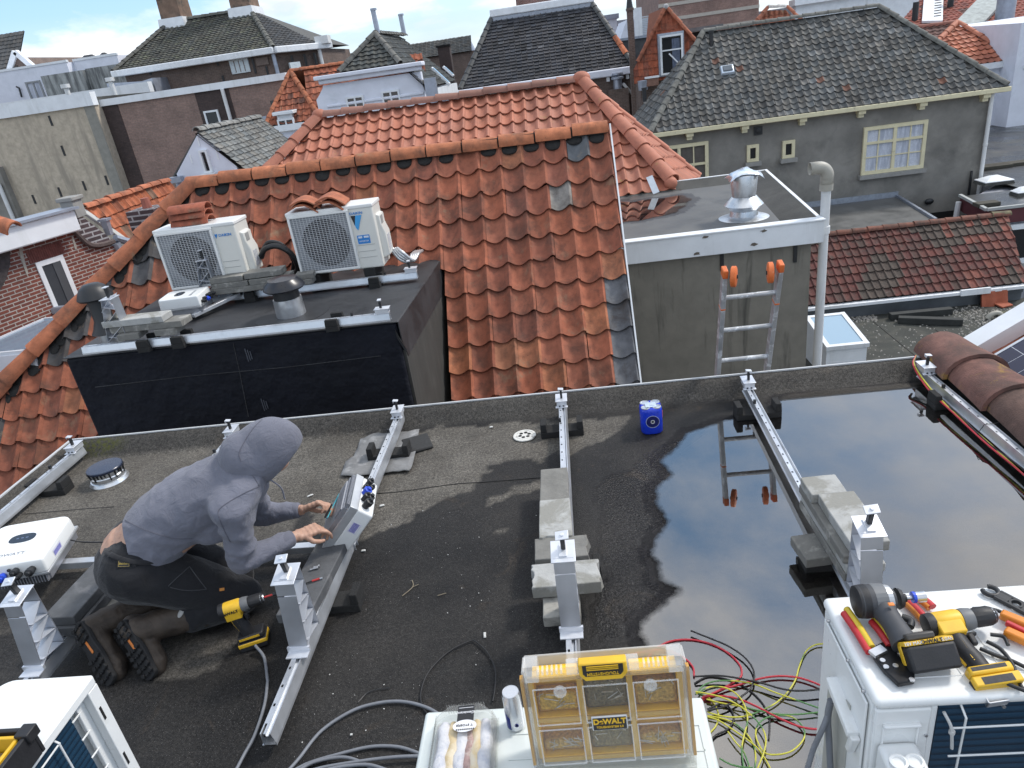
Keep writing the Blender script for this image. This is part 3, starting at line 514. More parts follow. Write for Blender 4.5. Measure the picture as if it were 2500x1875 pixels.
mb = MB().caps(A0, T0, .14, .42, (.06, .062, .062), n=6, up=(-.5, -.6, .6)); mb.build('hip_tiles', BLACKT, ro, smooth=50); mb = MB().caps(A1.lerp(T1, .34), T1, .14, .42, (.07, .072, .07), n=6, up=(.5, -.6, .6)); mb.build('hip_tiles', BLACKT, ro, smooth=50); mb = MB().caps(A1, A1.lerp(T1, .16), .14, .42, (.07, .072, .07), n=6, up=(.5, -.6, .6)); mb.build('hip_tiles', BLACKT, ro, smooth=50)
mb = MB().caps(A1.lerp(T1, .16), A1.lerp(T1, .42), .15, .5, (.46, .15, .07), n=6, up=(.5, -.6, .6)); mb.build('orange_hip_tiles', TERRA, ro, smooth=50)
mb = MB(); k5 = Vector((0, 6, 0)); mb.add([A0, T0, T0+k5, A0+k5*1.3], [[0, 1, 2, 3]]); mb.add([A1, A1+k5*1.3, T1+k5, T1], [[0, 1, 2, 3]]); mb.add([T0, T1, T1+k5, T0+k5], [[0, 1, 2, 3]]); mb.build('side_slope', pm('plain_black_tile', (.045, .046, .05), .2, 5, .7), ro)
mb = MB().bb(T0.x-.1, T1.x+.15, yt-.25, yt+.1, zt-.02, zt+.32); mb.build('top_cornice', WHITE, h, bevel=.05); mb = MB().bb(T0.x, T1.x, yt-.2, yt-.06, zt-.28, zt-.03); mb.build('lead_apron', LEAD, h)
mb = MB().bb(A0.x-.3, A1.x+.5, ye-.35, ye+.3, ze-.35, ze-.02); mb.build('cornice', WHITEW, h, bevel=.05)
for k in range(4): x_ = A1.x-.3-k*.9; mb = MB().bb(x_-.07, x_+.07, ye-.2, ye, ze-.55, ze-.35); mb.build('bracket', WHITE, h)
mb = MB().bb(A0.x-.1, A1.x+.1, ye, ye+6, -8, ze-.3); mb.build('wall', BRICKK, h)
k_ = P('t8', 1485, 620, y=ye-.1); mb = MB().cyl((k_.x, ye-.08, -3), (k_.x, ye-.08, ze-.35), .09, n=12); mb.build('downpipe', PVC, h, smooth=50)
k_ = P('t8', 1330, 760, y=ye-.3); mb = MB().bb(k_.x-.45, k_.x+.45, ye-.6, ye-.01, -4, k_.z); ch = mb.build('chimney', BRICKK, h); mb = MB().lathe(k_+Z*0, [(.2, 0), (.2, .4), (.3, .42), (.3, .5), (.16, .56), (.26, .6), (.26, .68), (0, .7)], 16); mb.build('cowl', ZINC, ch, smooth=40)
mb = MB().bar(P('t8', 1370, 715, y=ye-.3), P('t8', 1470, 825, y=ye-.2), .12, .12); mb.build('drain_arm', PVC, h)
mb = MB(); k_ = P('t8', 660, 10, y=yt+2); mb.bb(k_.x-1.2, k_.x+.8, yt+1.6, yt+2.6, zt, k_.z+.25); mb.build('chimney', BRICKR, h)
# ================================================================ white house with moulded cornice
h = house('white_house', 'white rendered house with curved moulded cornice and a grey hipped roof', loc=(-6, 30, -8))
y0 = 27.0; c0, c1 = P('r2', 280, 440, y=y0), P('r2', 890, 350, y=y0); zc = (c0.z+c1.z)/2
mb = MB(); xl, xr = P('r2', 320, 480, y=y0).x, P('r2', 875, 400, y=y0).x; prof = [(xl-.35, -8), (xl-.35, P('r2', 275, 570, y=y0).z), (xl-.2, P('r2', 300, 540, y=y0).z), (xl-.02, P('r2', 320, 500, y=y0).z), (xl, zc-.3), (xr, zc-.3), (xr+.02, zc-1.2)]+[(xr+.02+.9*(1-math.cos(t)), zc-1.2-.75*math.sin(t)) for t in [k*math.pi/2/6 for k in range(1, 7)]]+[(xr+.95, -8)]
mb.prism([(a, y0, b) for a, b in prof], (0, .35, 0)); mb.build('wall', WHITEW, h)
mb = MB().bb(c0.x, c1.x, y0-.32, y0+.4, zc-.12, zc+.02); mb.bb(c0.x+.12, c1.x-.12, y0-.2, y0+.3, zc-.26, zc-.12); mb.bb(xl, xr, y0-.06, y0, zc-1.05, zc-.95); mb.build('cornice', WHITEW, h, bevel=.03)
for a in ((450, 548, 566, 615), (652, 515, 768, 582)):
    k0, k1 = P('r2', a[0], a[1], y=y0), P('r2', a[2], a[3], y=y0); zz = (P('r2', (a[0]+a[2])/2, a[1]-2, y=y0).z); pane_window(h, k0.x, k1.x, zz-1.35, zz, y0, 2, (), WHITE, GLASS, fw=.06, muntin=False)
Ra, Rb = P('r2', 620, 190, y=28.3), P('r2', 860, 185, y=31.5); Rb = Vector((Ra.x+.25, 31.8, Ra.z)); El = P('r2', 415, 408, y=27.2); Er = P('r2', 762, 362, y=27.2); zE = (El.z+Er.z)/2; El.z = Er.z = zE
VF = Vector((0, Ra.y-El.y, Ra.z-zE)).normalized(); NF = X.cross(VF); mid = (El+Er+Ra)/3
grf = vary((.085, .088, .08), ((.15, (.06, .062, .058)),), .2)
mb = MB(); tiles(mb, El, X, VF, int((Er.x-El.x)/.25)+2, 9, .25, (Ra-(El+Er)/2).length/9+.02, prof_s(5, .035, .03), grf, lift=.04, jit=.004); ro = mb.build('roof', GREYT, h, clips=[(Ra, outer(Ra, El, NF, mid)), (Ra, outer(Ra, Er, NF, mid))])
ex = P('r2', 1010, 480, y=27.3); E0 = Vector((Er.x+.15, 27.0, zE-.35)); zlow = P('r2', 895, 500, y=27.2).z; E0 = Vector((P('r2', 895, 500, y=27.2).x+.2, 27.2, zlow)); E1 = E0+Vector((0, 7.5, 0)); Rc = Rb+Vector((0, 1.2, 0))
Us = (E1-E0).normalized(); Ns = (E1-E0).cross(Ra-E0).normalized(); Ns = Ns if Ns.z > 0 else -Ns; Vs = Ns.cross(Us); ls = (Ra-E0).dot(Vs)
mb = MB(); tiles(mb, E0-Us*.4, Us, Vs, 30, 11, .27, ls/11, [(0, 0), (.5, -.01), (.85, .0), (.92, .03), (1, .02)], vary((.125, .13, .125), ((.2, (.15, .155, .15)),), .16), lift=.045, jit=.004); mid = (E0+E1+Ra+Rc)/4
so = mb.build('side_slope', GREYT, ro, clips=[(Ra, outer(Ra, Er, Ns, mid)), (Rc, outer(Rc, E1, Ns, mid))])
mb = MB().caps(Er, Ra, .11, .4, (.16, .155, .14), n=6, up=(.3, -.5, 1)); mb.caps(El, Ra, .11, .4, (.11, .11, .10), n=6, up=(-.3, -.5, 1)); mb.caps(Ra, Rc, .11, .4, (.13, .13, .12), n=6); mb.build('ridge_tiles', GREYT, ro, smooth=50)
for k_ in (Ra+Vector((.05, .2, 0)), Rc-Vector((0, .3, 0))): mb = MB().cyl(k_, k_+Vector((-.02, 0, .75)), .09, n=12); mb.cyl(k_+Z*.75, k_+Z*.82, .12, n=12); mb.build('flue', ZINC, h, smooth=50)
RS = Matrix((Us, Vs, Ns)).transposed()
for a, b, s_ in ((985, 440, (.45, .95)), (1030, 412, (.4, .6))):
    k_ = PP('r2', a, b, E0, Ns); mb = MB().box(k_+Ns*.07, (s_[0], s_[1], .08), RS); sl = mb.build('roof_window', WHITE, h); mb = MB().box(k_+Ns*.115, (s_[0]-.1, s_[1]-.12, .02), RS); mb.build('glass', GLASSB, sl)
mb = MB().bb(E0.x-.4, E0.x+.1, 27.4, E1.y, E0.z-.55, E0.z-.1); mb.build('eaves_board', WHITE, h); mb = MB().bb(xl, E0.x-.3, 27.36, 34, -8, E0.z-.3); mb.build('side_wall', WHITEW, h)
k_ = P('r2', 942, 520, y=26.9); mb = MB().bb(k_.x-.2, k_.x+.2, 26.75, 27.0, k_.z-.5, k_.z+.45); mb.build('hopper', ZINC, h)
# ================================================================ small orange hip roof with a white dormer window
h = house('cottage', 'small house with weathered orange hip roof and a tiny white dormer window', loc=(-9, 29, -8))
y0 = 27.6; ap = P('r1', 1845, 455, y=29.2); l_, r_ = P('r1', 1702, 740, y=y0), P('r1', 1990, 730, y=y0); zE = (l_.z+r_.z)/2; l_.z = r_.z = zE-.25; l_.x -= .2; r_.x += .25
V_ = Vector((0, ap.y-y0, ap.z-l_.z)).normalized(); N_ = X.cross(V_); org = vary((.34, .105, .055), ((.2, (.24, .075, .042)), (.1, (.15, .06, .04))), .2); mid = (l_+r_+ap)/3
mb = MB(); tiles(mb, l_-X*.3, X, V_, 10, 9, .23, (ap-(l_+r_)/2).length/9+.01, prof_s(6, .03, .03), org, jit=.005); ro = mb.build('roof', TERRA, h, clips=[(ap, outer(ap, l_, N_, mid)), (ap, outer(ap, r_, N_, mid))])
ap2 = P('r1', 2180, 415, y=31); ap2 = Vector((ap.x+2.9, ap.y+.6, ap.z)); Ns = (ap2-ap).cross(ap-r_).normalized(); Ns = Ns if Ns.z > 0 else -Ns; Us = (ap2-ap).normalized(); Vs = Ns.cross(Us); Vs = Vs if Vs.z > 0 else -Vs
ls = (ap-r_).dot(Vs); O_ = r_+Us*((ap-r_).dot(Us)*0); mb = MB(); tiles(mb, r_-Us*.4, Us, Vs, 20, 8, .23, ls/8, prof_s(5, .03, .03), org, jit=.004)
mb.build('side_slope', TERRA, ro, clips=[(ap, outer(ap, r_, Ns, ap2-V_*.5))])
mb = MB(); t_ = (.40, .135, .065); mb.caps(l_, ap, .10, .38, t_, n=6, up=(-.4, -.5, 1)); mb.caps(r_, ap, .10, .38, t_, n=6, up=(.4, -.5, 1)); mb.caps(ap, ap2, .10, .38, t_, n=6); mb.build('ridge_tiles', TERRA, ro, smooth=50)
mb = MB(); mb.add([l_, ap, ap2, (l_.x, ap2.y+1, l_.z)], [[0, 1, 2, 3]]); mb.add([ap2, (l_.x, ap2.y+1, l_.z), (r_.x+4, ap2.y+2, l_.z)], [[0, 1, 2]]); mb.build('rear_slope', MATS['plain_terracotta'], ro)
mb = MB().bb(l_.x+.15, r_.x+.2, y0+.1, 31, -8, l_.z-.02); mb.build('wall', WHITEW, h); mb = MB().bb(l_.x+.3, r_.x+.1, y0-.1, y0+.1, l_.z-.25, l_.z-.03); mb.build('gutter', WHITE, h)
a, b = P('r1', 1760, 735, y=y0+.05), P('r1', 1880, 820, y=y0+.05); dz0 = P('r1', 1790, 835, y=y0).z; dz1 = P('r1', 1750, 740, y=y0).z
mb = MB().bb(a.x-.02, b.x-.02, y0+.06, y0+1, dz0-.05, dz1+.02); dw = mb.build('dormer', WHITE, h); mb = MB().bb(a.x-.12, b.x+.1, y0-.12, y0+1.1, dz1+.02, dz1+.14); mb.build('dormer_roof', WHITE, dw, bevel=.02); mb = MB().bb(a.x-.1, b.x+.08, y0-.1, y0+1.1, dz1+.14, dz1+.155); mb.build('lead_cover', LEAD, dw)
xm = (a.x+b.x)/2; pane_window(dw, xm-.32, xm+.32, dz0+.12, dz1-.12, y0+.04, 2, (), WHITE, GLASS, fw=.06, muntin=False, sill=None)
# ================================================================ big brown brick house far left
h = house('brick_mansion', 'tall dark brick house with steep dark hip roof and two chimneys', loc=(-17, 42, -8))
y0 = 38.0; a = P('r1', 780, 460, y=y0); b = P('r1', 1722, 300, y=y0); ze = (a.z+b.z)/2; A0, A1 = Vector((a.x-.3, y0-.3, ze)), Vector((b.x+.2, y0-.3, ze)); C1 = P('r1', 2030, 272, y=40.0); C1.z = ze
T0, T1 = P('r1', 1085, 140, y=42.3), P('r1', 1590, 62, y=42.3); zt = T1.z; T0.z = zt; V_ = Vector((0, 42.3-A0.y, zt-ze)).normalized(); N_ = X.cross(V_); mid = (A0+A1+T0+T1)/4
dk = vary((.075, .076, .062), ((.25, (.055, .056, .05)), (.12, (.10, .105, .075))), .2); ls = math.hypot(42.3-A0.y, zt-ze)
mb = MB(); tiles(mb, A0-X*.1, X, V_, int((A1.x-A0.x)/.27)+2, 22, .27, ls/22, prof_s(5, .03, .03), dk, jit=.006); ro = mb.build('roof', GREYT, h, clips=[(T0, outer(T0, A0, N_, mid)), (T1, outer(T1, A1, N_, mid))])
Us = (C1-A1).normalized(); Ns = Us.cross(T1-A1).normalized(); Ns = Ns if Ns.z > 0 else -Ns; Vs = Ns.cross(Us); ls = (T1-A1).dot(Vs); mid = (A1+C1+T1)/3
mb = MB(); tiles(mb, A1-Us*.2, Us, Vs, int((C1-A1).length/.27)+2, 22, .27, ls/22, prof_s(5, .03, .03), vary((.075, .077, .08), (), .2)); mb.build('side_slope', GREYT, ro, clips=[(T1, outer(T1, A1, Ns, mid)), (T1, outer(T1, C1, Ns, mid))])
mb = MB(); tt = (.13, .13, .115); mb.caps(T0, T1, .14, .45, tt, n=6); mb.caps(A1, T1, .14, .45, tt, n=6, up=(.5, -.6, 1)); mb.caps(A0, T0, .14, .45, (.09, .09, .08), n=6, up=(-.5, -.6, 1)); mb.build('ridge_tiles', GREYT, ro, smooth=50)
mb = MB(); mb.add([T0, T1, C1+Vector((0, 6, 0)), A0+Vector((0, 8, 0))], [[0, 1, 2, 3]]); mb.add([A0, T0, A0+Vector((0, 8, 0))], [[0, 1, 2]]); mb.add([C1, C1+Vector((0, 6, 0)), T1], [[0, 1, 2]]); mb.build('rear_slope', MATS['plain_grey_tile'], ro)
mb = MB(); wl = [(A0.x+.35, y0, -8), (A1.x-.25, y0, -8), (C1.x-.3, C1.y+.15, -8), (C1.x-.3, 47, -8), (A0.x+.35, 47, -8)]; mb.prism(wl, (0, 0, ze+7.85)); mb.build('wall', BRICKK, h)
mb = MB().bar(A0-X*.1-Z*.1, A1-Z*.1, .3, .3); mb.bar(A1-Z*.1+Vector((.03, .03, .002)), C1+Us*.7-Z*.1, .3, .3); mb.build('cornice', WHITE, h, bevel=.04)
for x0_, x1_, zb in ((1050, 1180, 120), (1485, 1610, 45)):
    k0, k1 = P('r1', x0_, zb, y=42.4), P('r1', x1_+5, zb, y=42.4); mb = MB().box(((k0.x+k1.x)/2, 42.6, zt+1.2), (k1.x-k0.x, 1.5, 4.6), taper=.86); ch = mb.build('chimney', pm('chimney_brick', (.19, .125, .09), .3, 3, .9, c2=(.07, .06, .05), s2=1.4, bump=.4, bscale=30), h); mb = MB().box(((k0.x+k1.x)/2, 42.55, zt-.35), (k1.x-k0.x+.35, 1.85, 1.0), taper=.9); mb.build('flashing', WHITE, ch)
def wrect(hh, r, x0, y0_, x1, y1, yy, name, m, t=.06):
    a, b = P(r, x0, y0_, y=yy), P(r, x1, y1, y=yy); mb = MB().bb(min(a.x, b.x), max(a.x, b.x), yy-t, yy+.02, min(a.z, b.z), max(a.z, b.z)); return mb.build(name, m, hh)
SHUT = pm('flaking_white_shutter', (.60, .66, .68), .1, 7, .8, c2=(.36, .40, .42), s2=7, t2=(.55, .68)); VENTM = pm('brown_vent_grille', (.16, .12, .10), .25, 30, .7)
s_ = wrect(h, 'r1', 1455, 385, 1595, 455, y0-.02, 'shutter', SHUT); p_ = s_.data.vertices[0].co; xs = [v.co.x for v in s_.data.vertices]; zs = [v.co.z for v in s_.data.vertices]; mb = MB(); xm = (min(xs)+max(xs))/2
for k in range(1, 4): x_ = min(xs)+(max(xs)-min(xs))*k/4; mb.bb(x_-.02, x_+.02, y0-.09, y0-.081, min(zs)+.05, max(zs)-.05)
mb.build('board_joint', VENTM, s_); wrect(h, 'r1', 1622, 372, 1712, 408, y0-.02, 'grille', VENTM)
for x_, ya, yb in ((948, 440, 480), (1375, 375, 420), (1600, 365, 470), (1690, 420, 480), (1413, 480, 525)): k = P('r1', x_, ya, y=y0-.02); mb = MB().bb(k.x-.05, k.x+.05, y0-.04, y0, P('r1', x_, yb, y=y0).z, k.z); mb.build('wall_anchor', BLACKP, h)
k = P('r1', 1725, 300, y=y0-.1); mb = MB().cyl((k.x, y0-.12, -5), (k.x, y0-.12, ze-.2), .1, n=12); mb.build('downpipe', ZINC, h, smooth=50); k = P('r1', 2035, 280, y=40); mb = MB().cyl((C1.x-.1, C1.y, -5), (C1.x-.1, C1.y, ze-.2), .1, n=12); mb.bb(C1.x-.2, C1.x+.5, C1.y-.1, C1.y+.5, ze-.02, ze+.35); mb.build('downpipe', PVC, h)
k = A1.lerp(C1, .35); mb = MB().box(k+Vector((0, .05, -1.1)), (.62, .12, .75), Matrix((Us, Z.cross(Us), Z)).transposed()); mb.build('vent_panel', SHUT, h)
for k_ in (.3, .58, .8):
    c = A1.lerp(C1, k_)+Vector((0, .24, 0)); mb = MB().bb(c.x-.05, c.x+.05, c.y-.05, c.y+.05, ze-2.6, ze-.4); mb.build('wall_anchor', BLACKP, h)
# ================================================================ flat roofed blocks at the left
h = house('brick_block', 'long flat brown brick block with white roof edge and alternating darker bays', 'building', (-12, 32, -8)); y0 = 30.0; zf = 2.77
xs = [P('r1', x_, y_, y=y0).x for x_, y_ in ((620, 680), (745, 660), (1235, 588), (1450, 557), (1810, 500))]
for k in range(4): mb = MB().bb(xs[k], xs[k+1], y0 if k % 2 else y0-.03, y0+5, -8, zf-.12); mb.build('wall', BRICKD if k in (0, 2) else BRICKB, h)  # first and third bays are given the darker brown tone
mb = MB().bb(xs[0]-.05, xs[4]+.1, y0-.12, y0+.2, zf-.13, zf+.12); mb.bb(xs[4]-.1, xs[4]+.12, y0+.2, y0+5, zf-.13, zf+.12); mb.build('fascia', WHITE, h); mb = MB().bb(xs[0], xs[4]-.1, y0+.2, y0+5, zf-.119, zf+.04); mb.build('roof', FELT, h)
k0, k1 = P('r1', 1295, 705, y=y0-.03), P('r1', 1425, 800, y=y0-.03); zt_ = P('r1', 1345, 700, y=y0).z; pane_window(h, k0.x, P('r1', 1395, 720, y=y0).x, zt_-2.1, zt_, y0-.06, 1, (), WHITE, GLASS, fw=.07, muntin=False)
k = P('r1', 1412, 565, y=y0-.1); mb = MB().cyl((k.x, y0-.12, -6), (k.x, y0-.12, zf-.13), .075, n=12); mb.build('downpipe', PVC, h, smooth=50)
k = P('r1', 1660, 740, y=y0-.1); mb = MB().bb(k.x-.02, k.x+.35, y0-.35, y0-.05, k.z-.9, k.z); mb.build('hopper', ZINC, h); wrect(h, 'r1', 1718, 640, 1760, 665, y0-.02, 'small_window', GLASS)
h = house('rendered_wall_house', 'tall blank sandy rendered gable block with white roof edge and dark slots', 'building', (-20, 32, -8)); y0 = 29.5; zf = 2.72
xr_ = P('r1', 607, 690, y=y0).x; mb = MB().bb(-30, xr_, y0, y0+5, -8, zf-.0); mb.build('wall', PLAS, h)
mb = MB().bb(-30.1, xr_+.05, y0-.12, y0+.25, zf-.0, zf+.5); mb.build('fascia', WHITE, h); mb = MB().bb(-30, xr_, y0+.25, y0+5, zf+.01, zf+.3); mb.build('roof', FELT, h)
mb = MB().bb(xr_-.45, xr_-.02, y0-.035, y0, -3.4, zf); mb.bb(xr_-.5, xr_+.16, y0-.3, y0, -8, -3.4); mb.build('corner_pier', pm('pier_render', (.25, .24, .21), .15, 6, .9, bump=.4, bscale=40), h)
for x_, y1, y2 in ((310, 735, 800), (390, 925, 990), (525, 1150, 1210), (370, 1190, 1250), (205, 1238, 1295), (668, 1115, 1175)): k, k2 = P('r1', x_, y1, y=y0), P('r1', x_+20, y2, y=y0); mb = MB().bb(k.x-.045, k.x+.045, y0-.02, y0+.01, k2.z, k.z); mb.build('wall_anchor', BLACKP, h)
k = P('r1', 30, 1200, y=y0-.3); mb = MB().bb(-30, k.x+.1, y0-.3, y0, -8, P('r1', 0, 1060, y=y0).z); mb.build('grey_pier', STUC, h); mb = MB(); k = P('r1', 25, 1250, y=y0-.4); mb.cyl((k.x, y0-.4, -8), (k.x, y0-.4, P('r1', 0, 1165, y=y0).z), .08, n=12); mb.build('downpipe', PVC, h, smooth=50)
for x_, y_ in ((445, 605), (735, 590)): k = P('r1', x_, y_+25, y=31.5); k.z = zf+.3; mb = MB().cyl(k, k+Z*.6, .1, n=12); mb.cyl(k+Z*.55, k+Z*.7, .18, n=12); mb.build('roof_pipe', PVC, h if x_ < 600 else h, smooth=50)
h = house('terraced_flat', 'low flat roofed extension with white edge and reddish brick behind the rendered block', 'building', (-20, 37, -8)); y0 = 36.0
k0, k1 = P('r1', 390, 600, y=y0), P('r1', 940, 545, y=y0); zz = P('r1', 940, 540, y=y0).z; mb = MB().bb(-36, k1.x, y0, y0+4, -8, zz-.4); mb.build('wall', BRICKR, h); mb = MB().bb(-36, k1.x+.08, y0-.1, y0+.3, zz-.4, zz+.15); mb.build('fascia', WHITE, h); mb = MB().bb(-36, k1.x, y0+.3, y0+4, zz-.39, zz+.02); mb.build('roof', FELT, h)
h = house('white_flat_house', 'white flat roofed modern house with a window and streaked grey screen', 'house', (-28, 44, -8)); y0 = 43.0
k0, k1, k2 = P('r1', 0, 460, y=y0), P('r1', 420, 395, y=y0), P('r1', 845, 375, y=y0); zz = k1.z; mb = MB().bb(-60, k1.x, y0, y0+8, -8, zz); mb.bb(k1.x, P('r1', 720, 400, y=y0).x, y0+.6, y0+8, -8, zz+.02); mb.build('wall', WHITEW, h); mb = MB().bb(-60, k1.x+.05, y0-.05, y0+.15, zz, zz+.12); mb.bb(k1.x+.05, P('r1', 725, 400, y=y0).x, y0+.55, y0+.7, zz+.02, zz+.14); mb.build('roof_edge', WHITE, h)
k0, k1 = P('r1', 150, 525, y=y0), P('r1', 290, 605, y=y0); zt_ = P('r1', 165, 522, y=y0).z; pane_window(h, k0.x+.1, k1.x, zt_-2.8, zt_, y0, 2, (), pm('grey_frame', (.25, .26, .27), .1, 4, .5), CURT, fw=.09, muntin=False)
a, b = P('r1', 258, 490, y=40), P('r1', 520, 445, y=40); mb = MB().bb(a.x, b.x, 40, 42, -3, b.z); mb.bb(b.x, b.x+2.4, 40.3, 42, -3, b.z+.05); mb.build('screen', pm('streaked_grey_panel', (.33, .34, .33), .2, 4, .7, c2=(.11, .115, .115), s2=3.5, t2=(.42, .6), streak=True), h)
k = P('r1', 125, 600, y=y0-.1); mb = MB().bar(P('r1', 138, 618, y=y0-.1), P('r1', 122, 560, y=y0-.1), .07, .07); mb.bar(P('r1', 122, 560, y=y0-.1), P('r1', 103, 550, y=y0-.1), .07, .07); mb.build('hand_rail', BLACKP, h)
h = house('brown_extension', 'dark brown flat extension with white edge beside the brick mansion', 'building', (-22, 40, -8)); y0 = 45.0; a, b = P('r1', 700, 395, y=y0), P('r1', 900, 380, y=y0); mb = MB().bb(a.x, b.x+.6, y0, 48, -8, a.z-.3); mb.build('wall', BRICKK, h); mb = MB().bb(a.x-.1, b.x+.6, y0-.1, y0+.2, a.z-.3, a.z+.25); mb.build('fascia', WHITE, h)
for x_ in (540, 556, 575, 660): k = P('r1', x_, 378, y=y0+1); mb = MB().lathe(Vector((k.x, y0+1.2, a.z-.2)), [(.2, 0), (.2, .7), (.28, .72), (.1, .85)], 10); mb.build('roof_pipe', BLACKP, h)
h = house('zinc_dormer_block', 'low zinc clad dormer block below the brick mansion', 'building', (-17, 37, -8)); y0 = 36.5; a, b = P('r1', 675, 530, y=y0), P('r1', 965, 495, y=y0); mb = MB().prism([(a.x, y0, -3), (b.x+.35, y0, -3), (b.x, y0, b.z), (a.x+1.8, y0, b.z-.08), (a.x, y0, a.z)], (0, 3, 0)); mb.build('wall', ZINC, h)
# far left gable
h = house('far_gable_house', 'distant dark roofed house with a white gable edge at the far left', loc=(-36, 50, -8)); y0 = 46.0; a = P('r1', 100, 330, y=y0); l_, r_ = P('r1', 65, 450, y=y0), P('r1', 205, 420, y=y0); zb = r_.z-.4
mb = MB().prism([(l_.x, y0, -8), (r_.x, y0, -8), (r_.x, y0, zb), (a.x, y0, a.z-.3), (l_.x, y0, l_.z)], (0, 8, 0)); mb.build('wall', BRICKK, h); mb = MB().bar(a, r_+Vector((.3, 0, -.4)), .3, .3); mb.bar(a, l_, .3, .3); mb.build('barge_board', WHITE, h)
mb = MB(); tiles(mb, Vector((l_.x-6, y0-.2, l_.z)), X, Vector((0, 1, 1.1)), 22, 10, .3, .3, prof_s(4), vary((.085, .083, .08)), jit=.004); mb.build('roof', GREYT, h, clips=[(a, (a-l_).cross(Vector((0, 1, 1.1)).cross(X)).normalized() if False else Vector((1, -.3, 0)))])
# ================================================================ small white gable with grey tiles
h = house('white_gable_house', 'small white rendered gable with one narrow window and grey tiles', loc=(-6, 14, -8)); y0 = 13.0
a = P('r1', 1250, 833, y=y0); l_ = P('r1', 1122, 1105, y=y0); r_ = P('r1', 1505, 1062, y=y0); r_.z = l_.z+.0 if False else P('r1', 1520, 1055, y=y0).z
mb = MB().prism([(l_.x, y0, -8), (r_.x, y0, -8), (r_.x, y0, r_.z), (a.x, y0, a.z-.05), (l_.x, y0, l_.z)], (0, 2.9, 0)); mb.build('wall', WHITEW, h)
E0 = r_+Vector((.18, -.03, -.10)); Rg = Vector((a.x, y0-.03, a.z)); Us = Y; Vs = (Rg-E0); Vs.y = 0; ls = Vs.length; Vs.normalize(); Ns = Us.cross(Vs)
mb = MB(); tiles(mb, E0, Us, Vs, 15, 9, .205, ls/9, [(0, 0), (.45, -.008), (.8, .0), (.9, .022), (1, .012)], vary((.20, .205, .195), ((.2, (.15, .155, .15)),), .15), lift=.02, jit=.003); ro = mb.build('roof', GREYT, h)
El2 = l_+Vector((-.1, -.1, -.05)); mb = MB().prism([Rg+Y*.09, El2+Y*.09, El2+Y*.09-Z*.03, Rg+Y*.09-Z*.03], (0, 3.0, 0)); mb.build('left_slope', MATS['plain_grey_tile'], ro); mb = MB().caps(Rg, Rg+Y*3.05, .07, .3, (.24, .24, .225), n=6); mb.build('ridge_tiles', GREYT, ro, smooth=50)
mb = MB().bb(E0.x-.12, E0.x+.06, y0-.1, y0+2.95, E0.z-.16, E0.z-.015); mb.bb(r_.x-.1, E0.x+.06, y0-.16, y0-.1, E0.z-.15, E0.z-.02); mb.build('gutter', WHITE, h)
mb = MB().bb(E0.x-.3, E0.x-.16, y0+.05, y0+2.8, -8, E0.z-.16); mb.build('side_wall', PLAS, h)
k0, k1 = P('r1', 1270, 955, y=y0), P('r1', 1335, 1090, y=y0); zt_ = k0.z; pane_window(h, k0.x-.01, P('r1', 1318, 950, y=y0).x, P('r1', 1300, 1100, y=y0).z, zt_, y0, 1, (), WHITE, GLASS, fw=.035, muntin=False, sill=WHITE)
for x_, y_ in ((1262, 900), (1382, 985), (1215, 1010)): k = P('r1', x_, y_, y=y0); mb = MB().bb(k.x-.012, k.x+.012, y0-.012, y0, k.z-.08, k.z+.08); mb.build('wall_anchor', WHITE, h)
k = P('r1', 1120, 1130, y=y0-.05); mb = MB().cyl((k.x, y0-.06, -6), (k.x, y0-.06, l_.z-.06), .04, n=10); mb.bb(k.x-.1, k.x+.12, y0-.14, y0-.01, l_.z-.14, l_.z-.04); mb.build('downpipe', ZINC, h)
# ================================================================ red brick house on the left with orange roof behind its gable
h = house('red_brick_house', 'red brick house with arched window, white cornice and orange pantile roof', loc=(-7, 9, -8))
W0, W1 = Vector((-6.62, 7.3, 0)), Vector((-6.12, 8.9, 0)); wu = (W1-W0).normalized(); wn = Vector((wu.y, -wu.x, 0))        # wall faces right and towards us
def W(r, a, b, o=0.0): return PP(r, a, b, W0+wn*o, wn)
def wq(hh, name, m, pts, d=.03, o=0.0, **k): mb = MB().prism([W(*p_, o) for p_ in pts], -wn*d if o == 0 else -wn*(d)); return mb.build(name, m, hh, **k)
tl, tr, sl, sr = W('t6', 90, 500), W('t6', 745, 270), W('t6', 880, 470), W('t6', 1180, 470); zc = (tl.z+tr.z)/2
def wp(u, z): return Vector((W0.x+wu.x*u, W0.y+wu.y*u, z))
def wuz(p): return ((p-W0).dot(wu), p.z)
ur = wuz(W('t6', 1110, 480))[0]; prof = [(-2.5, -8), (ur, -8), (ur, wuz(W('t6', 1100, 480))[1])]
for x_, y_ in ((1000, 470), (900, 478), (830, 440), (770, 370), (700, 300)): prof.append(wuz(W('t6', x_, y_)))
ul = wuz(W('t6', 690, 290))[0]; prof += [(ul-.02, zc), (-2.5, zc)]
mb = MB().prism([wp(u, z) for u, z in prof], -wn*.25); mb.build('wall', BRICKR, h)
mb = MB(); gz = [wuz(W('t6', x_, y_)) for x_, y_ in ((690, 290), (770, 370), (830, 440), (900, 478), (1000, 470), (1110, 475), (1110, 410), (770, 145))]; gz[0] = (gz[0][0]-.1, gz[0][1]); mb.prism([wp(u, z)-wn*.06 for u, z in gz], -wn*.15); mb.build('clinker_gable', BRICKC, h)
pts = [W('t6', x_, y_, .02) for x_, y_ in ((672, 285), (715, 330), (770, 385), (830, 440), (900, 472), (1000, 462), (1100, 430))]; mb = MB().tube(spl(pts, 5), .035, 6); mb.build('brick_coping', pm('coping_brick', (.10, .075, .07), .35, 22, .9, bump=.5, bscale=30), h)
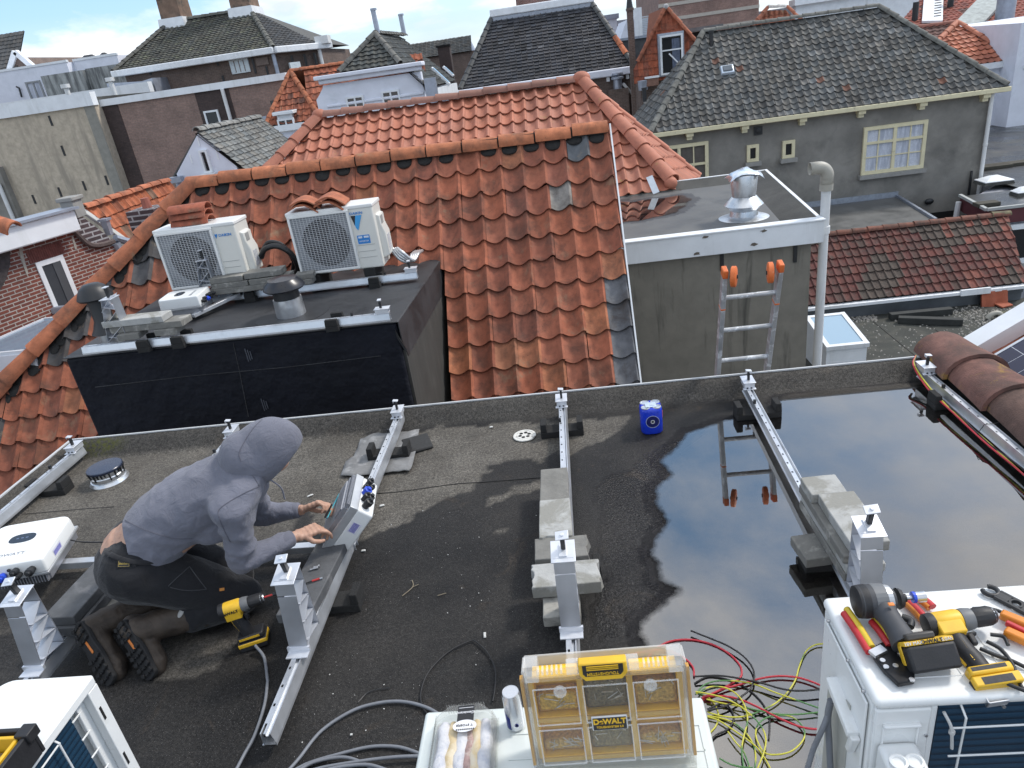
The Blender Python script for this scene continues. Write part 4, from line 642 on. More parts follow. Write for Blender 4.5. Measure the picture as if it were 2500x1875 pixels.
cw = W('t6', 838, 372, -.24); mb = MB().lathe(cw-wn*.03, [(.078, 0), (.078, .03), (.06, .03), (.06, 0)], 24, wn); rw = mb.build('round_window', WHITE, h, smooth=40); mb = MB().cyl(cw-wn*.03, cw+wn*.0, .062, n=20); mb.build('pane', GLASS, rw)
q = [wp(-2.5, zc-.02), wp(wuz(tr)[0]-.10, zc-.02)]; mb = MB().bar(q[0]+wn*.05+Z*.12, q[1]+wn*.05+Z*.12, .26, .26); mb.build('cornice', WHITE, h, bevel=.02); mb = MB().bar(q[0]+wn*.06+Z*.265, q[1]+wn*.06+Z*.265+wu*.04, .34, .03); mb.build('gutter', ZINC, h)
wf = [W('t6', 338, 655), W('t6', 590, 545), W('t6', 770, 950), W('t6', 515, 1080)]; u0, u1 = wuz(wf[0])[0], wuz(wf[1])[0]; zt_ = (wf[0].z+wf[1].z)/2; zb = wf[3].z-.05
mb = MB()
for a, b, c, d in ((u0, u0+.06, zb, zt_), (u1-.06, u1, zb, zt_), (u0+.06, u1-.06, zt_-.06, zt_)): mb.prism([wp(a, c)+wn*.015, wp(b, c)+wn*.015, wp(b, d)+wn*.015, wp(a, d)+wn*.015], -wn*.06)
f = mb.build('window', WHITE, h); mb = MB().prism([wp(u0+.06, zb)+wn*.004, wp(u1-.06, zb)+wn*.004, wp(u1-.06, zt_-.06)+wn*.004, wp(u0+.06, zt_-.06)+wn*.004], -wn*.01); mb.build('pane', pm('dusty_glass', (.055, .06, .068), .25, 1.5, .2, spec=.6), f)
mb = MB(); us = u1-.17; mb.prism([wp(us, zb)+wn*.012, wp(u1-.06, zb)+wn*.012, wp(u1-.06, zt_-.06)+wn*.012, wp(us, zt_-.06)+wn*.012], -wn*.006); mb.build('sash', pm('dark_grey_sash', (.075, .08, .088), .1, 4, .5), f)
mb = MB()
n_ = 16
for k in range(n_):
    a, b = u0-.05+(u1-u0+.1)*k/n_, u0-.05+(u1-u0+.1)*(k+.82)/n_; mb.prism([wp(a, zt_+.005)+wn*.012, wp(b, zt_+.005)+wn*.012, wp(b, zt_+.16)+wn*.012, wp(a, zt_+.16)+wn*.012], -wn*.03)
mb.build('brick_arch', pm('arch_brick', (.15, .05, .04), .3, 14, .9), h)
for pts in (((185, 490), (210, 490), (245, 640), (275, 740), (260, 760), (220, 650), (190, 560)), ((690, 380), (705, 375), (745, 505), (725, 510))): wq(h, 'repair_patch', pm('mortar_patch', (.33, .31, .27), .15, 30, .9), [('t6', x_, y_) for x_, y_ in pts], .02, .006)
mb = MB(); tb = [('t6', 0, 540), ('t6', 95, 510), ('t6', 100, 650), ('t6', 60, 800), ('t6', 0, 900)]; wq(h, 'dark_arch', pm('sooty_brick', (.05, .042, .042), .4, 18, .9, bump=.5, bscale=25), tb, .05, .03)
# roof: ridge runs back from the gable
Kr0, Kr1 = W('t6', 800, 100, -.45), None; rdir = Vector((-wn.x, -wn.y, 0)); Kr0.z -= .02
Kv = W('t6', 1235, 415, -.40)
rr = P('r4', 970, 100, z=Kr0.z); rdir = Vector((rr.x-Kr0.x, rr.y-Kr0.y, 0)).normalized(); Lr = (Vector((rr.x, rr.y, 0))-Vector((Kr0.x, Kr0.y, 0))).length
Nk = rdir.cross(Kv-Kr0).normalized(); Nk = Nk if Nk.z > 0 else -Nk; Vk = Nk.cross(rdir); Vk = Vk if Vk.z > 0 else -Vk
Uk = Vk.cross(Nk); lsl = (Kr0-Kv).dot(Vk); kc = vary((.43, .135, .062), ((.15, (.32, .105, .055)), (.05, (.2, .12, .08))), .16)
O_ = Kr0-Vk*(.19*11)+(Uk*(-.2) if Uk.dot(rdir) > 0 else Uk*(-Lr-.6)); mb = MB(); tiles(mb, O_, Uk, Vk, int((Lr+.9)/.16), 11, .16, .19, prof_s(6, .02, .026), kc, lift=.022, jit=.004); side = -rdir; vdir = (Kv-Kr0).normalized(); no = vdir.cross(Nk); no = no if no.dot(side) > 0 else -no
kro = mb.build('roof', TERRA, h, clips=[(Kr0+side*.02, no), (Vector((rr.x, rr.y, Kr0.z))+rdir*.03, (rdir+Vk*.0))]); mb = MB().caps(Kr0, Kr0+rdir*Lr, .06, .3, (.42, .14, .07), n=6); mb.build('ridge_tiles', TERRA, kro, smooth=50)
mb = MB().bar(Kr0-vdir*.05+side*.06, Kv+vdir*.35+side*.06, .075, .05, up=Nk); mb.build('gable_coping', pm('pale_coping', (.50, .50, .48), .1, 8, .8), h, bevel=.01); k = W('t6', 720, 150); mb = MB().box(k+Z*.04, (.17, .2, .22)); mb.box(k+Z*.17, (.22, .25, .05)); mb.build('pinnacle', STONE, h, bevel=.01)
mb = MB(); k = W('t6', 1035, 300, -.2); mb.box(k, (.07, .07, .2), taper=1.25); mb.box(k+Z*.11, (.13, .12, .03)); mb.build('hopper', ZINC, h); mb = MB().tube([W('t6', 1110, 400), W('t6', 1180, 420), W('t6', 1265, 440)], .05, 8); mb.build('gutter_pipe', ZINC, h); mb = MB().tube([W('t6', 1115, 450), W('t6', 1160, 530), W('t6', 1200, 640)], .06, 8); mb.build('downpipe', ZINC, h)
mb = MB(); k = P('r4', 840, 320, y=8.6); mb.bb(k.x-.16, k.x+.2, 8.5, 8.9, k.z-.6, k.z+.12); ch = mb.build('chimney', BRICKC, h); mb = MB().lathe((k.x+.02, 8.7, k.z+.12), [(.06, 0), (.05, .12)], 10); mb.build('chimney_pot', pm('clay_pot', (.3, .10, .07), .2, 9, .8), ch)
# front roof slope above the cornice at the left edge of the picture
tu = vary((.40, .12, .06), ((.15, (.28, .09, .05)),), .18); Lp = wp(-2.6, zc+.3)-wn*.1; Lv = (Z*.55-wn*.8).normalized(); mb = MB(); tiles(mb, Lp, wu, Lv, 12, 4, .2, .24, prof_s(6), tu); mb.build('front_slope', TERRA, kro); mb = MB(); e_ = P('t6', 150, 330, z=zc+.35); mb.caps(e_, e_+Vector((-1.2, .2, .55)), .085, .32, (.46, .15, .07), up=(0, -.3, 1)); mb.build('hip_tiles', TERRA, kro, smooth=50)
mb = MB().prism([wp(-2.5, -8)-wn*.3, wp(ur-.1, -8)-wn*.3, wp(ur-.1, -8)-wn*2.5, wp(-2.5, -8)-wn*2.5], (0, 0, zc+8)); mb.build('body', BRICKR, h)
# zinc edged low roof with glass roof light in front of it
h = house('low_extension', 'low felt roof with zinc edge and big glass roof light below the red brick wall', 'building', (-5.7, 6.6, -8)); zr = -.05
g0, g1 = P('t6', 0, 1300, z=.05), P('t6', 375, 1120, z=.05); g2 = P('t6', 700, 1075, z=.05); mb = MB(); base = [g0-X*1.5-Y*.2, g1, g2+X*.6, g2+Vector((.5, -.9, 0)), g0+Vector((-1.5, -.95, 0))]
mb.prism([Vector((p_.x, p_.y, -8)) for p_ in base], (0, 0, 8+zr)); mb.build('wall', STUC, h); mb = MB().bar(g0-X*1.5-Y*.2, g1, .10, .10); mb.bar(g1, g2+X*.6, .10, .101); mb.build('gutter', ZINC, h, bevel=.03)
s0, s1, s2, s3 = P('t6', 0, 1460, z=.10), P('t6', 430, 1190, z=.10), P('t6', 640, 1170, z=.10), P('t6', 330, 1490, z=.10); s4 = P('t6', 0, 1520, z=.10)
mb = MB(); q = [s0-X*.3, s1, s2, s3, s4-X*.3]; mb.prism([Vector((p_.x, p_.y, -.3)) for p_ in q], (0, 0, .41)); rl = mb.build('roof_light', GLASSB, h); mb = MB()
for a, b in ((s0-X*.3, s1), (s1, s2), (s3, s4-X*.3), (s2, s3)): mb.bar(a, b, .03, .05)
mb.bar(s3-Y*.02-Z*.12, s4-X*.3-Y*.02-Z*.12, .03, .22); mb.build('frame', pm('white_lacquer', (.6, .62, .66), .05, 4, .35), rl)
# ================================================================ low buildings to the right, below the grey house
h = house('red_tiled_shed', 'low building with dark red mossy tiled roof and peeling white wall below', 'building', (6, 17, -8))
yr, ye = 18.3, 16.5; zr = P('t4', 850, 895, y=yr).z; ze = P('r8', 800, 1000, y=ye).z; x0, x1 = 4.6, P('t4', 1715, 800, y=yr).x; xe = P('r8', 1440, 905, y=ye).x
V_ = Vector((0, yr-ye, zr-ze)).normalized(); ls = math.hypot(yr-ye, zr-ze); O_ = Vector((x0, ye, ze)); Tr = Vector((x1, yr, zr)); Er = Vector((xe+.25, ye, ze)); mid = Vector((7, 17.4, (zr+ze)/2)); N_ = X.cross(V_)
rt = vary((.115, .035, .028), ((.12, (.08, .042, .034)), (.05, (.15, .047, .034)), (.2, (.10, .036, .029))), .10)
def rtt(c, i, j):
    if c.x > 9.3 and random.random() < .3: return (.19, .06, .042)
    if noise.noise(Vector((c.x*.8, c.z*1.2, 3))) > .22: return (.075, .055, .044)
    return rt(c, i, j)
mb = MB(); tiles(mb, O_, X, V_, int((xe-x0+.6)/.19)+1, 8, .19, ls/8, [(0, .002), (.25, -.008), (.5, -.004), (.74, .002), (.84, .03), (.93, .028), (1, .004)], rtt, lift=.03, jit=.003); ro = mb.build('roof', REDT, h, clips=[(Tr, outer(Tr, Er, N_, mid))])
mb = MB().caps(Vector((x0, yr, zr)), Tr, .095, .385, (.19, .075, .05), n=7); mb.caps(Tr-X*.4, Tr+X*.03, .10, .385, (.17, .145, .08), n=7); mb.build('ridge_tiles', REDT, ro, smooth=50)
mb = MB(); mb.add([Vector((x0, yr, zr)), Tr, Tr+Vector((.2, 1.6, -1.2)), Vector((x0, yr+1.6, zr-1.2))], [[0, 1, 2, 3]]); mb.build('rear_slope', pm('plain_red_tile', (.12, .035, .03), .2, 5, .85), ro)
mb = MB().prism([(x0, ye+.12, -8), (x0, yr+1.4, -8), (x0, yr+1.4, ze), (x0, yr, zr-.05), (x0, ye+.12, ze-.02)], (xe-x0+.1, 0, 0)); mb.build('wall', pm('peeling_white_wall', (.52, .53, .53), .1, 4, .85, c2=(.05, .055, .06), s2=2.6, t2=(.5, .56)), h)
mb = MB().bb(x0, xe+.2, ye-.12, ye+.05, ze-.1, ze-.03); mb.build('gutter', WHITE, h); k = P('r8', 1180, 952, y=ye-.14); mb = MB().bb(k.x-.33, k.x+.33, ye-.16, ye-.1, ze-.11, ze+.03); mb.build('white_strip', WHITE, h)
h = house('felt_roof_extension', 'low extension with gravel strewn felt roof holding beams and spare tiles', 'building', (7, 14, -8)); zg = ze-.42
mb = MB().bb(2.2, 12, 9.4, ye+.1, -8, zg); mb.build('roof', pm('dirty_felt', (.04, .042, .036), .3, 1.3, .9, c2=(.075, .072, .06), s2=2.2, t2=(.5, .7), bump=.5, bscale=160), h); mb = MB().bb(x0, xe+.2, ye+.02, ye+.14, zg, ze-.22); mb.bb(x0, xe+.2, ye-.02, ye+.03, zg+.2, zg+.28); mb.build('lead_upstand', pm('dark_lead', (.085, .095, .105), .2, 3, .5), h)
mb = MB(); 
for k in range(8): mb.bb(3+k*1.0, 3.012+k*1.0, 9.5, ye, zg+.001, zg+.006)
mb.build('felt_seam', DARK, h)
mb = MB(); rs = random.Random(5)
for k in range(900):
    u = rs.random(); a, b = (rs.uniform(420, 1450), rs.uniform(1090, 1420)) if u < .35 else (rs.uniform(1020, 1450), rs.gauss(1150, 45)) if u < .8 else (rs.uniform(350, 520), rs.gauss(1165, 12))
    k_ = P('r8', a, b, z=zg); s_ = rs.uniform(.006, .026)*(1 if u > .35 else .9); mb.box(k_+Z*s_*.3, (s_*2, s_*1.6, s_), Matrix.Rotation(rs.uniform(0, 3), 3, 'Z'), .6)
tag(mb.build('gravel', pm('pale_gravel', (.32, .30, .27), .5, 90, .9)), 'loose pale gravel and dead leaves scattered on the dirty felt roof', 'gravel', kind='stuff')
for a, lab in (((605, 1150, 1015, 1110), 'dark timber beam lying on the gravel roof, the rear one of two'), ((660, 1170, 1090, 1185), 'dark timber beam lying on the gravel roof, the front one of two')):
    k0, k1 = P('r8', a[0], a[1], z=zg+.08), P('r8', a[2], a[3], z=zg+.08); mb = MB().bar(k0, k1, .17, .15); tag(mb.build('timber_beam', pm('black_timber', (.03, .032, .03), .3, 6, .8, bump=.3, bscale=30), bevel=.01), lab, 'beam', 'timber beams on the gravel roof')
RTI = pm('spare_tile_orange', (.33, .09, .045), .15, 12, .8)
for i, (px_, py_, lab) in enumerate(((1262, 1040, 'left orange spare tile standing upright on the gravel roof'), (1345, 1030, 'right orange spare tile standing upright on the gravel roof'))):
    k = P('r8', px_, py_+45, z=zg); mb = MB(); n_ = 9; pts = [Vector(((u-.5)*.30, .02*math.sin(u*math.pi*2), 0)) for u in [q/8 for q in range(9)]]
    vs = [k+p_+Vector((0, .1*zz, zz*.34+.0)) for zz in (0, 1) for p_ in pts]; vs += [v+Vector((0, .05, 0)) for v in vs]; fs = [[q, q+1, n_+q+1, n_+q] for q in range(8)]+[[2*n_+q+1, 2*n_+q, 3*n_+q, 3*n_+q+1] for q in range(8)]+[[n_+q, n_+q+1, 3*n_+q+1, 3*n_+q] for q in range(8)]+[[0, n_, 3*n_, 2*n_], [8, 2*n_+8, 3*n_+8, n_+8]]
    mb.add(vs, fs); tag(mb.build('roof_tile', RTI, smooth=40), lab, 'roof tile', 'spare tiles on the gravel roof')
k = P('r8', 1355, 1080, z=zg); mb = MB().box(k+Z*.04, (.30, .26, .04), Matrix.Rotation(.3, 3, 'Z') @ Matrix.Rotation(.12, 3, 'X')); tag(mb.build('roof_tile', RTI, bevel=.01), 'flat lying broken orange tile in front of the upright spare tiles', 'roof tile', 'spare tiles on the gravel roof')
k = P('r8', 1300, 1165, z=zg); mb = MB(); pts = [k+Vector((-.16, 0, .03)), k+Vector((-.1, 0, .10)), k+Vector((0, 0, .14)), k+Vector((.1, 0, .11)), k+Vector((.15, -.02, .02))]; mb.tube(spl(pts, 5), .055, 12); tag(mb.build('pipe_bend', PVCD, smooth=60), 'pale grey pipe bend lying among leaves on the gravel roof', 'pipe'); 
k = P('r8', 1410, 1150, z=zg); mb = MB().box(k+Z*.05, (.5, .36, .07), Matrix.Rotation(.1, 3, 'Z')); tag(mb.build('paving_slab', pm('mossy_slab', (.085, .085, .055), .25, 9, .9, bump=.3), bevel=.008), 'mossy slab lying flat beside the pipe bend on the gravel roof', 'slab')
# box skylight next to the pvc pipe
h = thing('roof_skylight', 'white box roof skylight with pale blue glass beside the tall vent pipe', 'skylight', P('r8', 300, 1400, z=zg)); zt_ = zg+.75
a, b, c, d = P('r8', 60, 1175, z=zt_+.12), P('r8', 285, 1128, z=zt_+.12), P('r8', 452, 1325, z=zt_-.05), P('r8', 60, 1378, z=zt_-.05)
ya, yb = (a.y+b.y)/2, (c.y+d.y)/2; xa, xb = a.x, (b.x+c.x)/2; mb = MB().prism([(xa, yb, zg), (xa, ya, zg), (xa, ya, zt_+.06), (xa, yb, zt_-.10)], (xb-xa, 0, 0)); mb.build('curb', WHITE, h)
Sv = Vector((0, ya-yb, .17)).normalized(); Sn = X.cross(Sv); RS2 = Matrix((X, Sv, Sn)).transposed(); L_ = math.hypot(ya-yb, .17); cc = Vector(((xa+xb)/2, (ya+yb)/2, zt_+.035)); mb = MB()
for dx, sx in ((-1, .07), (1, .07)): mb.box(cc+X*dx*((xb-xa)/2-.02), (.09, L_+.1, .09), RS2)
for dy in (-1, 1): mb.box(cc+Sv*dy*(L_/2), (xb-xa-.13, .09, .088), RS2)
mb.build('frame', WHITE, h); mb = MB().box(cc+Sn*.012, (xb-xa-.1, L_-.06, .03), RS2); mb.build('glass', glassm('pale_blue_glass', (.30, .42, .52), .08), h)
# lean-to roof against the grey house
h = house('lean_to', 'dark felt lean-to roof with grey flashing against the stucco house', 'building', (6, 20, -8)); yb, yf = 22.15, 18.9; zb = P('r8', 640, 358, y=yb).z; zf_ = P('r8', 900, 515, y=yf).z; xr0, xr1 = P('r8', 650, 352, y=yb).x, P('r8', 905, 515, y=yf).x
mb = MB().prism([(3.4, yb, zb), (xr0, yb, zb), (xr1, yf, zf_), (3.4, yf, zf_)], (0, 0, -.12)); mb.build('roof', FELTW, h); mb = MB().bb(3.4, xr0+.05, yb+.02, yb+.06, zb-.02, zb+.16); mb.build('flashing', LEAD, h); mb = MB().bar((xr0+.02, yb, zb+.02), (xr1+.02, yf, zf_+.02), .07, .09); mb.bar((3.4, yf-.03, zf_-.02), (xr1, yf-.03, zf_-.02), .05, .12); mb.build('edge_trim', ZINC, h); mb = MB().bb(3.4, xr1-.1, yf+.1, yb, -8, zf_-.12); mb.build('wall', STUC, h)
# maroon extension
h = house('maroon_extension', 'flat black felt roofed extension with maroon fascia and white window', 'building', (13, 20, -8)); ym = 18.6; zm = P('t4', 1430, 745, y=ym).z
a, b = P('t4', 1430, 745, z=zm), P('t4', 1070, 550, z=zm); xm = a.x; mb = MB().prism([a, a+X*14, Vector((a.x+14, 33, zm)), Vector((12.6, 33, zm)), Vector((12.6, b.y, zm)), b], (0, 0, -.02)); mb.build('roof', pm('ponded_felt', (.03, .032, .036), .3, .8, .35, c2=(.055, .055, .05), s2=.7, t2=(.45, .6), rvar=.6), h)
mb = MB().bar(a+Z*.03, a+X*14+Z*.03, .08, .07); mb.bar(a+Z*.03, b+Z*.03, .08, .07); mb.build('edge_trim', pm('grey_edge', (.36, .37, .36), .1, 6, .6), h)
mb = MB().bar(a-Z*.2+Y*.04, a+X*14-Z*.2+Y*.04, .06, .36); mb.bar(a-Z*.2+X*.05, b-Z*.2+X*.05, .06, .36); mb.build('fascia', MAROON, h); mb = MB(); bs = [a+Vector((.15, .12, 0)), a+Vector((14, .12, 0)), Vector((a.x+14, 33, zm)), b+Vector((.2, 0, 0))]; mb.prism([Vector((p_.x, p_.y, -8)) for p_ in bs], (0, 0, zm+7.85)); mb.build('wall', pm('grey_boarding', (.30, .31, .34), .1, 3, .7, c2=(.2, .21, .24), s2=18, t2=(.4, .6), streak=True), h)
pane_window(h, a.x+.5, a.x+2.4, zm-1.5, zm-.45, ym+.06, 1, (), WHITE, GLASS, fw=.13, muntin=False); k = P('t4', 1065, 750, z=zm-1.2); mb = MB().tube([b+Vector((-.12, -.2, -.1)), b+Vector((-.14, -.2, -.6)), b+Vector((-.2, -.25, -1.0)), b+Vector((-.2, -.25, -3))], .07, 10); mb.build('downpipe', PVC, h)
k0 = P('t4', 1190, 750, z=zm-.7); k1 = P('t4', 1290, 800, z=zm-.7); mb = MB(); dv = (a-b).normalized(); mb.bar(b+dv*1.2-Z*1.15-X*.02, b+dv*2.9-Z*1.15-X*.02, .06, 1.1); mb.build('side_window', WHITE, h)
for lab, px_, py_, s_ in (('white pyramid roof light on the black felt roof behind the downpipe', 1525, 365, .8), ('small white roof light cap at the right end of the black felt roof', 1925, 520, .5)):
    k = P('t4', px_, py_, z=zm+.0); t_ = thing('dome_light', lab, 'roof light', k, 'roof lights on the black felt roof'); mb = MB().box(k+Z*.03, (s_*1.05, s_*.8, .08), taper=.9); mb.build('curb', FELT, t_); mb = MB().box(k+Z*.085, (s_, s_*.75, .04)); mb.box(k+Z*.15, (s_*.92, s_*.7, .10), taper=.35); mb.build('dome', WHITE, t_, bevel=.02)
for lab, px_, py_, s_ in (('loose dark slab on the maroon extension roof corner', 1430, 650, (.55, .3)), ('dark slab lying before the white wall, left of two', 1520, 150, (1.0, .35)), ('dark slab lying before the white wall, right of two', 1735, 115, (1.4, .4))):
    k = P('t4', px_, py_, z=zm+.05); mb = MB().box(k, (*s_, .1)); tag(mb.build('paving_slab', pm('dark_slab', (.06, .055, .042), .25, 8, .9), bevel=.01), lab, 'slab', 'dark slabs on the felt roof')
# white house at the right edge
h = house('white_wall_house', 'white rendered wall house with red roof right of the grey stucco house', loc=(18, 36, -8)); yw_ = 32.0; a = P('t5', 1490, 930, y=yw_); b = P('t5', 2190, 825, y=yw_); zz = (a.z+b.z)/2
mb = MB().bb(12.6, 40, yw_, yw_+6, -8, zz-.1); mb.build('wall', WHITEW, h); mb = MB().bb(a.x-3, b.x+.1, yw_-.2, yw_, zz-.1, zz+.12); mb.build('gutter', WHITE, h)
xq = P('t5', 2145, 560, y=yw_-1).x; zq = P('t5', 2180, 310, y=yw_-1).z; mb = MB().bb(xq, 40, yw_-1, yw_+6, -8, zq); mb.build('parapet_wall', WHITEW, h); k = P('t5', 2220, 930, y=yw_-1); mb = MB().bb(k.x-.06, 40, yw_-1.05, yw_-1, k.z, k.z+.14); mb.bb(k.x, k.x+.1, yw_-1.04, yw_-1, k.z, k.z+2); mb.build('moulding', WHITE, h)
ap = P('t5', 1305, 305, y=34.6); l_ = P('t5', 1090, 640, y=yw_+.6); E0 = P('t5', 1480, 900, y=yw_-.1); E1 = P('t5', 2010, 690, y=yw_+.3); E0 = Vector((ap.x-3.2, yw_-.1, zz+.12)); E1 = Vector((P('t5', 2015, 700, y=yw_).x+.3, yw_-.1, zz+.12)); V_ = Vector((0, ap.y-E0.y, ap.z-E0.z)).normalized(); N_ = X.cross(V_); mid = (E0+E1+ap)/3; rr_ = vary((.40, .135, .075), ((.12, (.33, .105, .06)),), .12); ls = (ap-E0).dot(V_)
mb = MB(); tiles(mb, E0-X*.4, X, V_, int((E1.x-E0.x)/.26)+3, 10, .26, ls/10, prof_s(7, .03, .03), rr_, jit=.004, lift=.04); ro = mb.build('roof', TERRN, h, clips=[(ap, outer(ap, E0, N_, mid)), (ap, outer(ap, E1, N_, mid))])
mb = MB().caps(E1, ap, .13, .5, (.43, .15, .085), n=6, up=(.5, -.5, 1)); mb.caps(E0, ap, .13, .5, (.43, .15, .085), n=6, up=(-.5, -.5, 1)); apl = ap+Vector((-4.2, 1.6, 0)); mb.caps(apl, ap, .11, .5, (.26, .10, .07), n=6); mb.build('ridge_tiles', TERRN, ro, smooth=50)
Us = (ap-apl).normalized(); Ns = (ap-apl).cross(E0-apl).normalized(); Ns = Ns if Ns.z > 0 else -Ns; Vs = Ns.cross(Us); mb = MB(); tiles(mb, apl-Vs*4-Us*1, Us, Vs, 24, 14, .26, .29, prof_s(5, .03, .03), vary((.13, .062, .05), (), .15), jit=.004); mb.build('side_slope', GREYT, ro, clips=[(ap, outer(ap, E0, Ns, apl-Vs*2)), (apl, Vs)])
# long red roof behind
h = house('long_red_house', 'long red pantile roof with white ladder strip and steel flue', loc=(24, 46, -8)); yb_ = 41.0; ytop = 50.0; zb = P('t5', 1800, 560, y=yb_).z; zt_ = P('t5', 1800, -260, y=ytop).z; V_ = Vector((0, ytop-yb_, zt_-zb)).normalized(); ls = math.hypot(ytop-yb_, zt_-zb); x0 = P('t5', 560, 270, y=yb_).x-1.4; x1 = P('t5', 2300, 500, y=yb_).x+3
rd = vary((.29, .075, .048), ((.2, (.20, .055, .04)), (.08, (.12, .055, .045))), .16); N_ = X.cross(V_)
nu_ = int((x1-x0)/.3); lft = P('t5', 545, 300, y=yb_); lf2 = PP('t5', 790, 10, Vector((0, yb_, zb)), N_); mb = MB(); tiles(mb, Vector((x0, yb_, zb)), X, V_, nu_, 26, .3, ls/26, prof_s(5, .05, .04), rd, jit=.004); lp = PP('t5', 560, 270, Vector((0, yb_, zb)), N_); mid = Vector((x1-4, 45, zb+2)); ro = mb.build('roof', TERRN, h, clips=[(lp, outer(lp, lf2, N_, mid))])
def onr(a, b): return PP('t5', a, b, Vector((0, yb_, zb)), N_)
mb = MB().bar(onr(965, 320)+N_*.1, onr(985, -30)+N_*.1, 1.0, .12, up=N_); st = mb.build('snow_strip', WHITE, h)
for k in range(9): c = onr(965, 320).lerp(onr(985, -30), .15+k*.1); mb = MB().box(c+X*.25+N_*.17, (.35, .12, .03)); mb.build('step_slot', DARK, st)
mb = MB().bar(onr(1420, 400)+N_*.12, onr(1850, -60)+N_*.12, 1.3, .2, up=N_); mb.build('valley_gutter', pm('weathered_zinc', (.33, .36, .35), .3, 4, .7), h)
k = onr(1940, 300); mb = MB().cyl(k-Z*.3, k+Z*6, .45, n=16); mb.build('flue', ZINC, h, smooth=50); k = onr(1830, 400); mb = MB().bar(onr(1760, 450)+N_*.1, onr(1960, 290)+N_*.1, .9, .08, up=N_); mb.build('flashing', LEAD, h)
for a, b in ((735, 270), (1215, 90)): k = onr(a, b); mb = MB().cyl(k-Z*.2, k+Z*.9, .16, n=10); mb.build('vent_pipe', BLACKP, h)
mb = MB().bb(x0+2, x1, yb_+.3, ytop, -8, zb-.2); mb.bb(x0+2, x1, yb_, yb_+.4, zb-1.2, zb-.1); mb.build('wall', WHITEW, h)
# orange gable with big window
h = house('orange_gable_house', 'narrow steep orange tiled gable with one large attic window', loc=(5, 33, -8)); yg = 31.0; ap = P('t8', 1737, 60, y=yg); l_ = P('t8', 1500, 540, y=yg); r_ = P('t8', 1985, 345, y=yg); slope_r = (r_-ap); bl = P('t8', 1500, 690, y=yg); zb = bl.z
l_ = Vector((ap.x-1.22*1.2, yg, ap.z-1.85*1.2)); rE = Vector((ap.x+1.22*1.35, yg, ap.z-1.45*1.35-.3))
lL = P('t8', 1495, 530, y=yg); lL = ap+(lL-ap)*1.0; rR = ap+(P('t8', 1980, 345, y=yg)-ap)*1.35; Vv = Vector((0, .12, 1)).normalized(); Nn = X.cross(Vv)
mb = MB(); base = Vector((lL.x-.2, yg-.3, zb-.1)); tiles(mb, base, X, Vv, 14, 11, .2, .255, prof_s(6, .025, .025), vary((.34, .095, .048), ((.2, (.24, .07, .04)),), .16), jit=.004)
w0, w1, wz0, wz1 = P('t8', 1672, 320, y=yg).x, P('t8', 1865, 290, y=yg).x, P('t8', 1690, 645, y=yg).z, P('t8', 1760, 300, y=yg).z
ro = mb.build('roof', TERRA, h, clips=[(ap, outer(ap, lL, Nn, Vector((ap.x, yg, zb)))), (ap, outer(ap, rR, Nn, Vector((ap.x, yg, zb))))])
mb = MB(); t_ = (.36, .12, .065); mb.caps(lL-Y*.2, ap-Y*.1, .085, .3, t_, n=6, up=(-.6, -.6, .6)); mb.caps(rR-Y*.2, ap-Y*.1, .085, .3, t_, n=6, up=(.6, -.6, .6)); mb.ball(ap-Y*.1, .11); mb.build('hip_tiles', TERRA, ro, smooth=50)
mb = MB(); b4 = Vector((0, 5, 0)); mb.add([ap, lL, lL+b4+X*.9, ap+b4], [[0, 1, 2, 3]]); mb.add([ap, rR, rR+b4-X*.3, ap+b4], [[0, 1, 2, 3]]); mb.build('rear_slope', MATS['plain_terracotta'], ro)
mb = MB().bb(lL.x+.1, rR.x-.1, yg+.15, 35, -8, zb); mb.build('wall', BRICKK, h); mb = MB().bb(w0-.06, w1+.06, yg-.42, yg+.3, wz0-.05, wz1+.08); mb.build('window_surround', LEAD, h)
f = pane_window(h, w0, w1, wz0, wz1, yg-.45, 1, (.62,), WHITE, GLASS, fw=.07, muntin=False, sill=None); mb = MB(); xm = (w0+w1)/2; mb.bb(xm+.02, w1-.12, yg-.475, yg-.465, wz0+.1, wz1-.15); mb.build('curtain', pm('blue_grey_curtain', (.10, .12, .17), .3, 16, .9, streak=True, c2=(.05, .06, .09), s2=20), f); mb = MB().bar((xm-.1, yg-.48, wz0+.75), (xm+.22, yg-.48, wz0+.4), .02, .05); mb.build('window_stay', WHITE, f)
k = P('t8', 1545, 750, y=yg-.3); mb = MB().lathe(k-Z*.1, [(.18, 0), (.22, .35), (.2, .37)], 14); mb.build('hanging_bucket', ZINC, h); k = P('t8', 1620, 700, y=yg-.3); mb = MB().box(k, (.5, .3, .3)); mb.build('wall_box', pm('reddish_box', (.2, .11, .08), .2, 9, .8), h); mb = MB().box(k+Z*.17, (.56, .36, .07)); mb.build('white_coping', WHITE, h)
# slim brick chimney
k = P('t8', 1455, 480, y=33); h = thing('chimney_stack', 'slim dark brick chimney with one pot rising beside the orange gable', 'chimney', (k.x, 33.3, -8)); t_ = P('t8', 1450, 65, y=33); wd = P('t8', 1476, 60, y=33).x-P('t8', 1424, 65, y=33).x; mb = MB().bb(k.x-wd/2, k.x+wd/2, 33, 33+wd, -8, t_.z-.1); mb.bb(k.x-wd*.58, k.x+wd*.58, 32.94, 33.06+wd, t_.z-.1, t_.z); mb.build('stack', BRICKK, h); mb = MB().lathe((k.x, 33+wd/2, t_.z), [(.14, 0), (.10, .3), (.10, .75), (.13, .8)], 12); mb.build('pot', BLACKP, h)
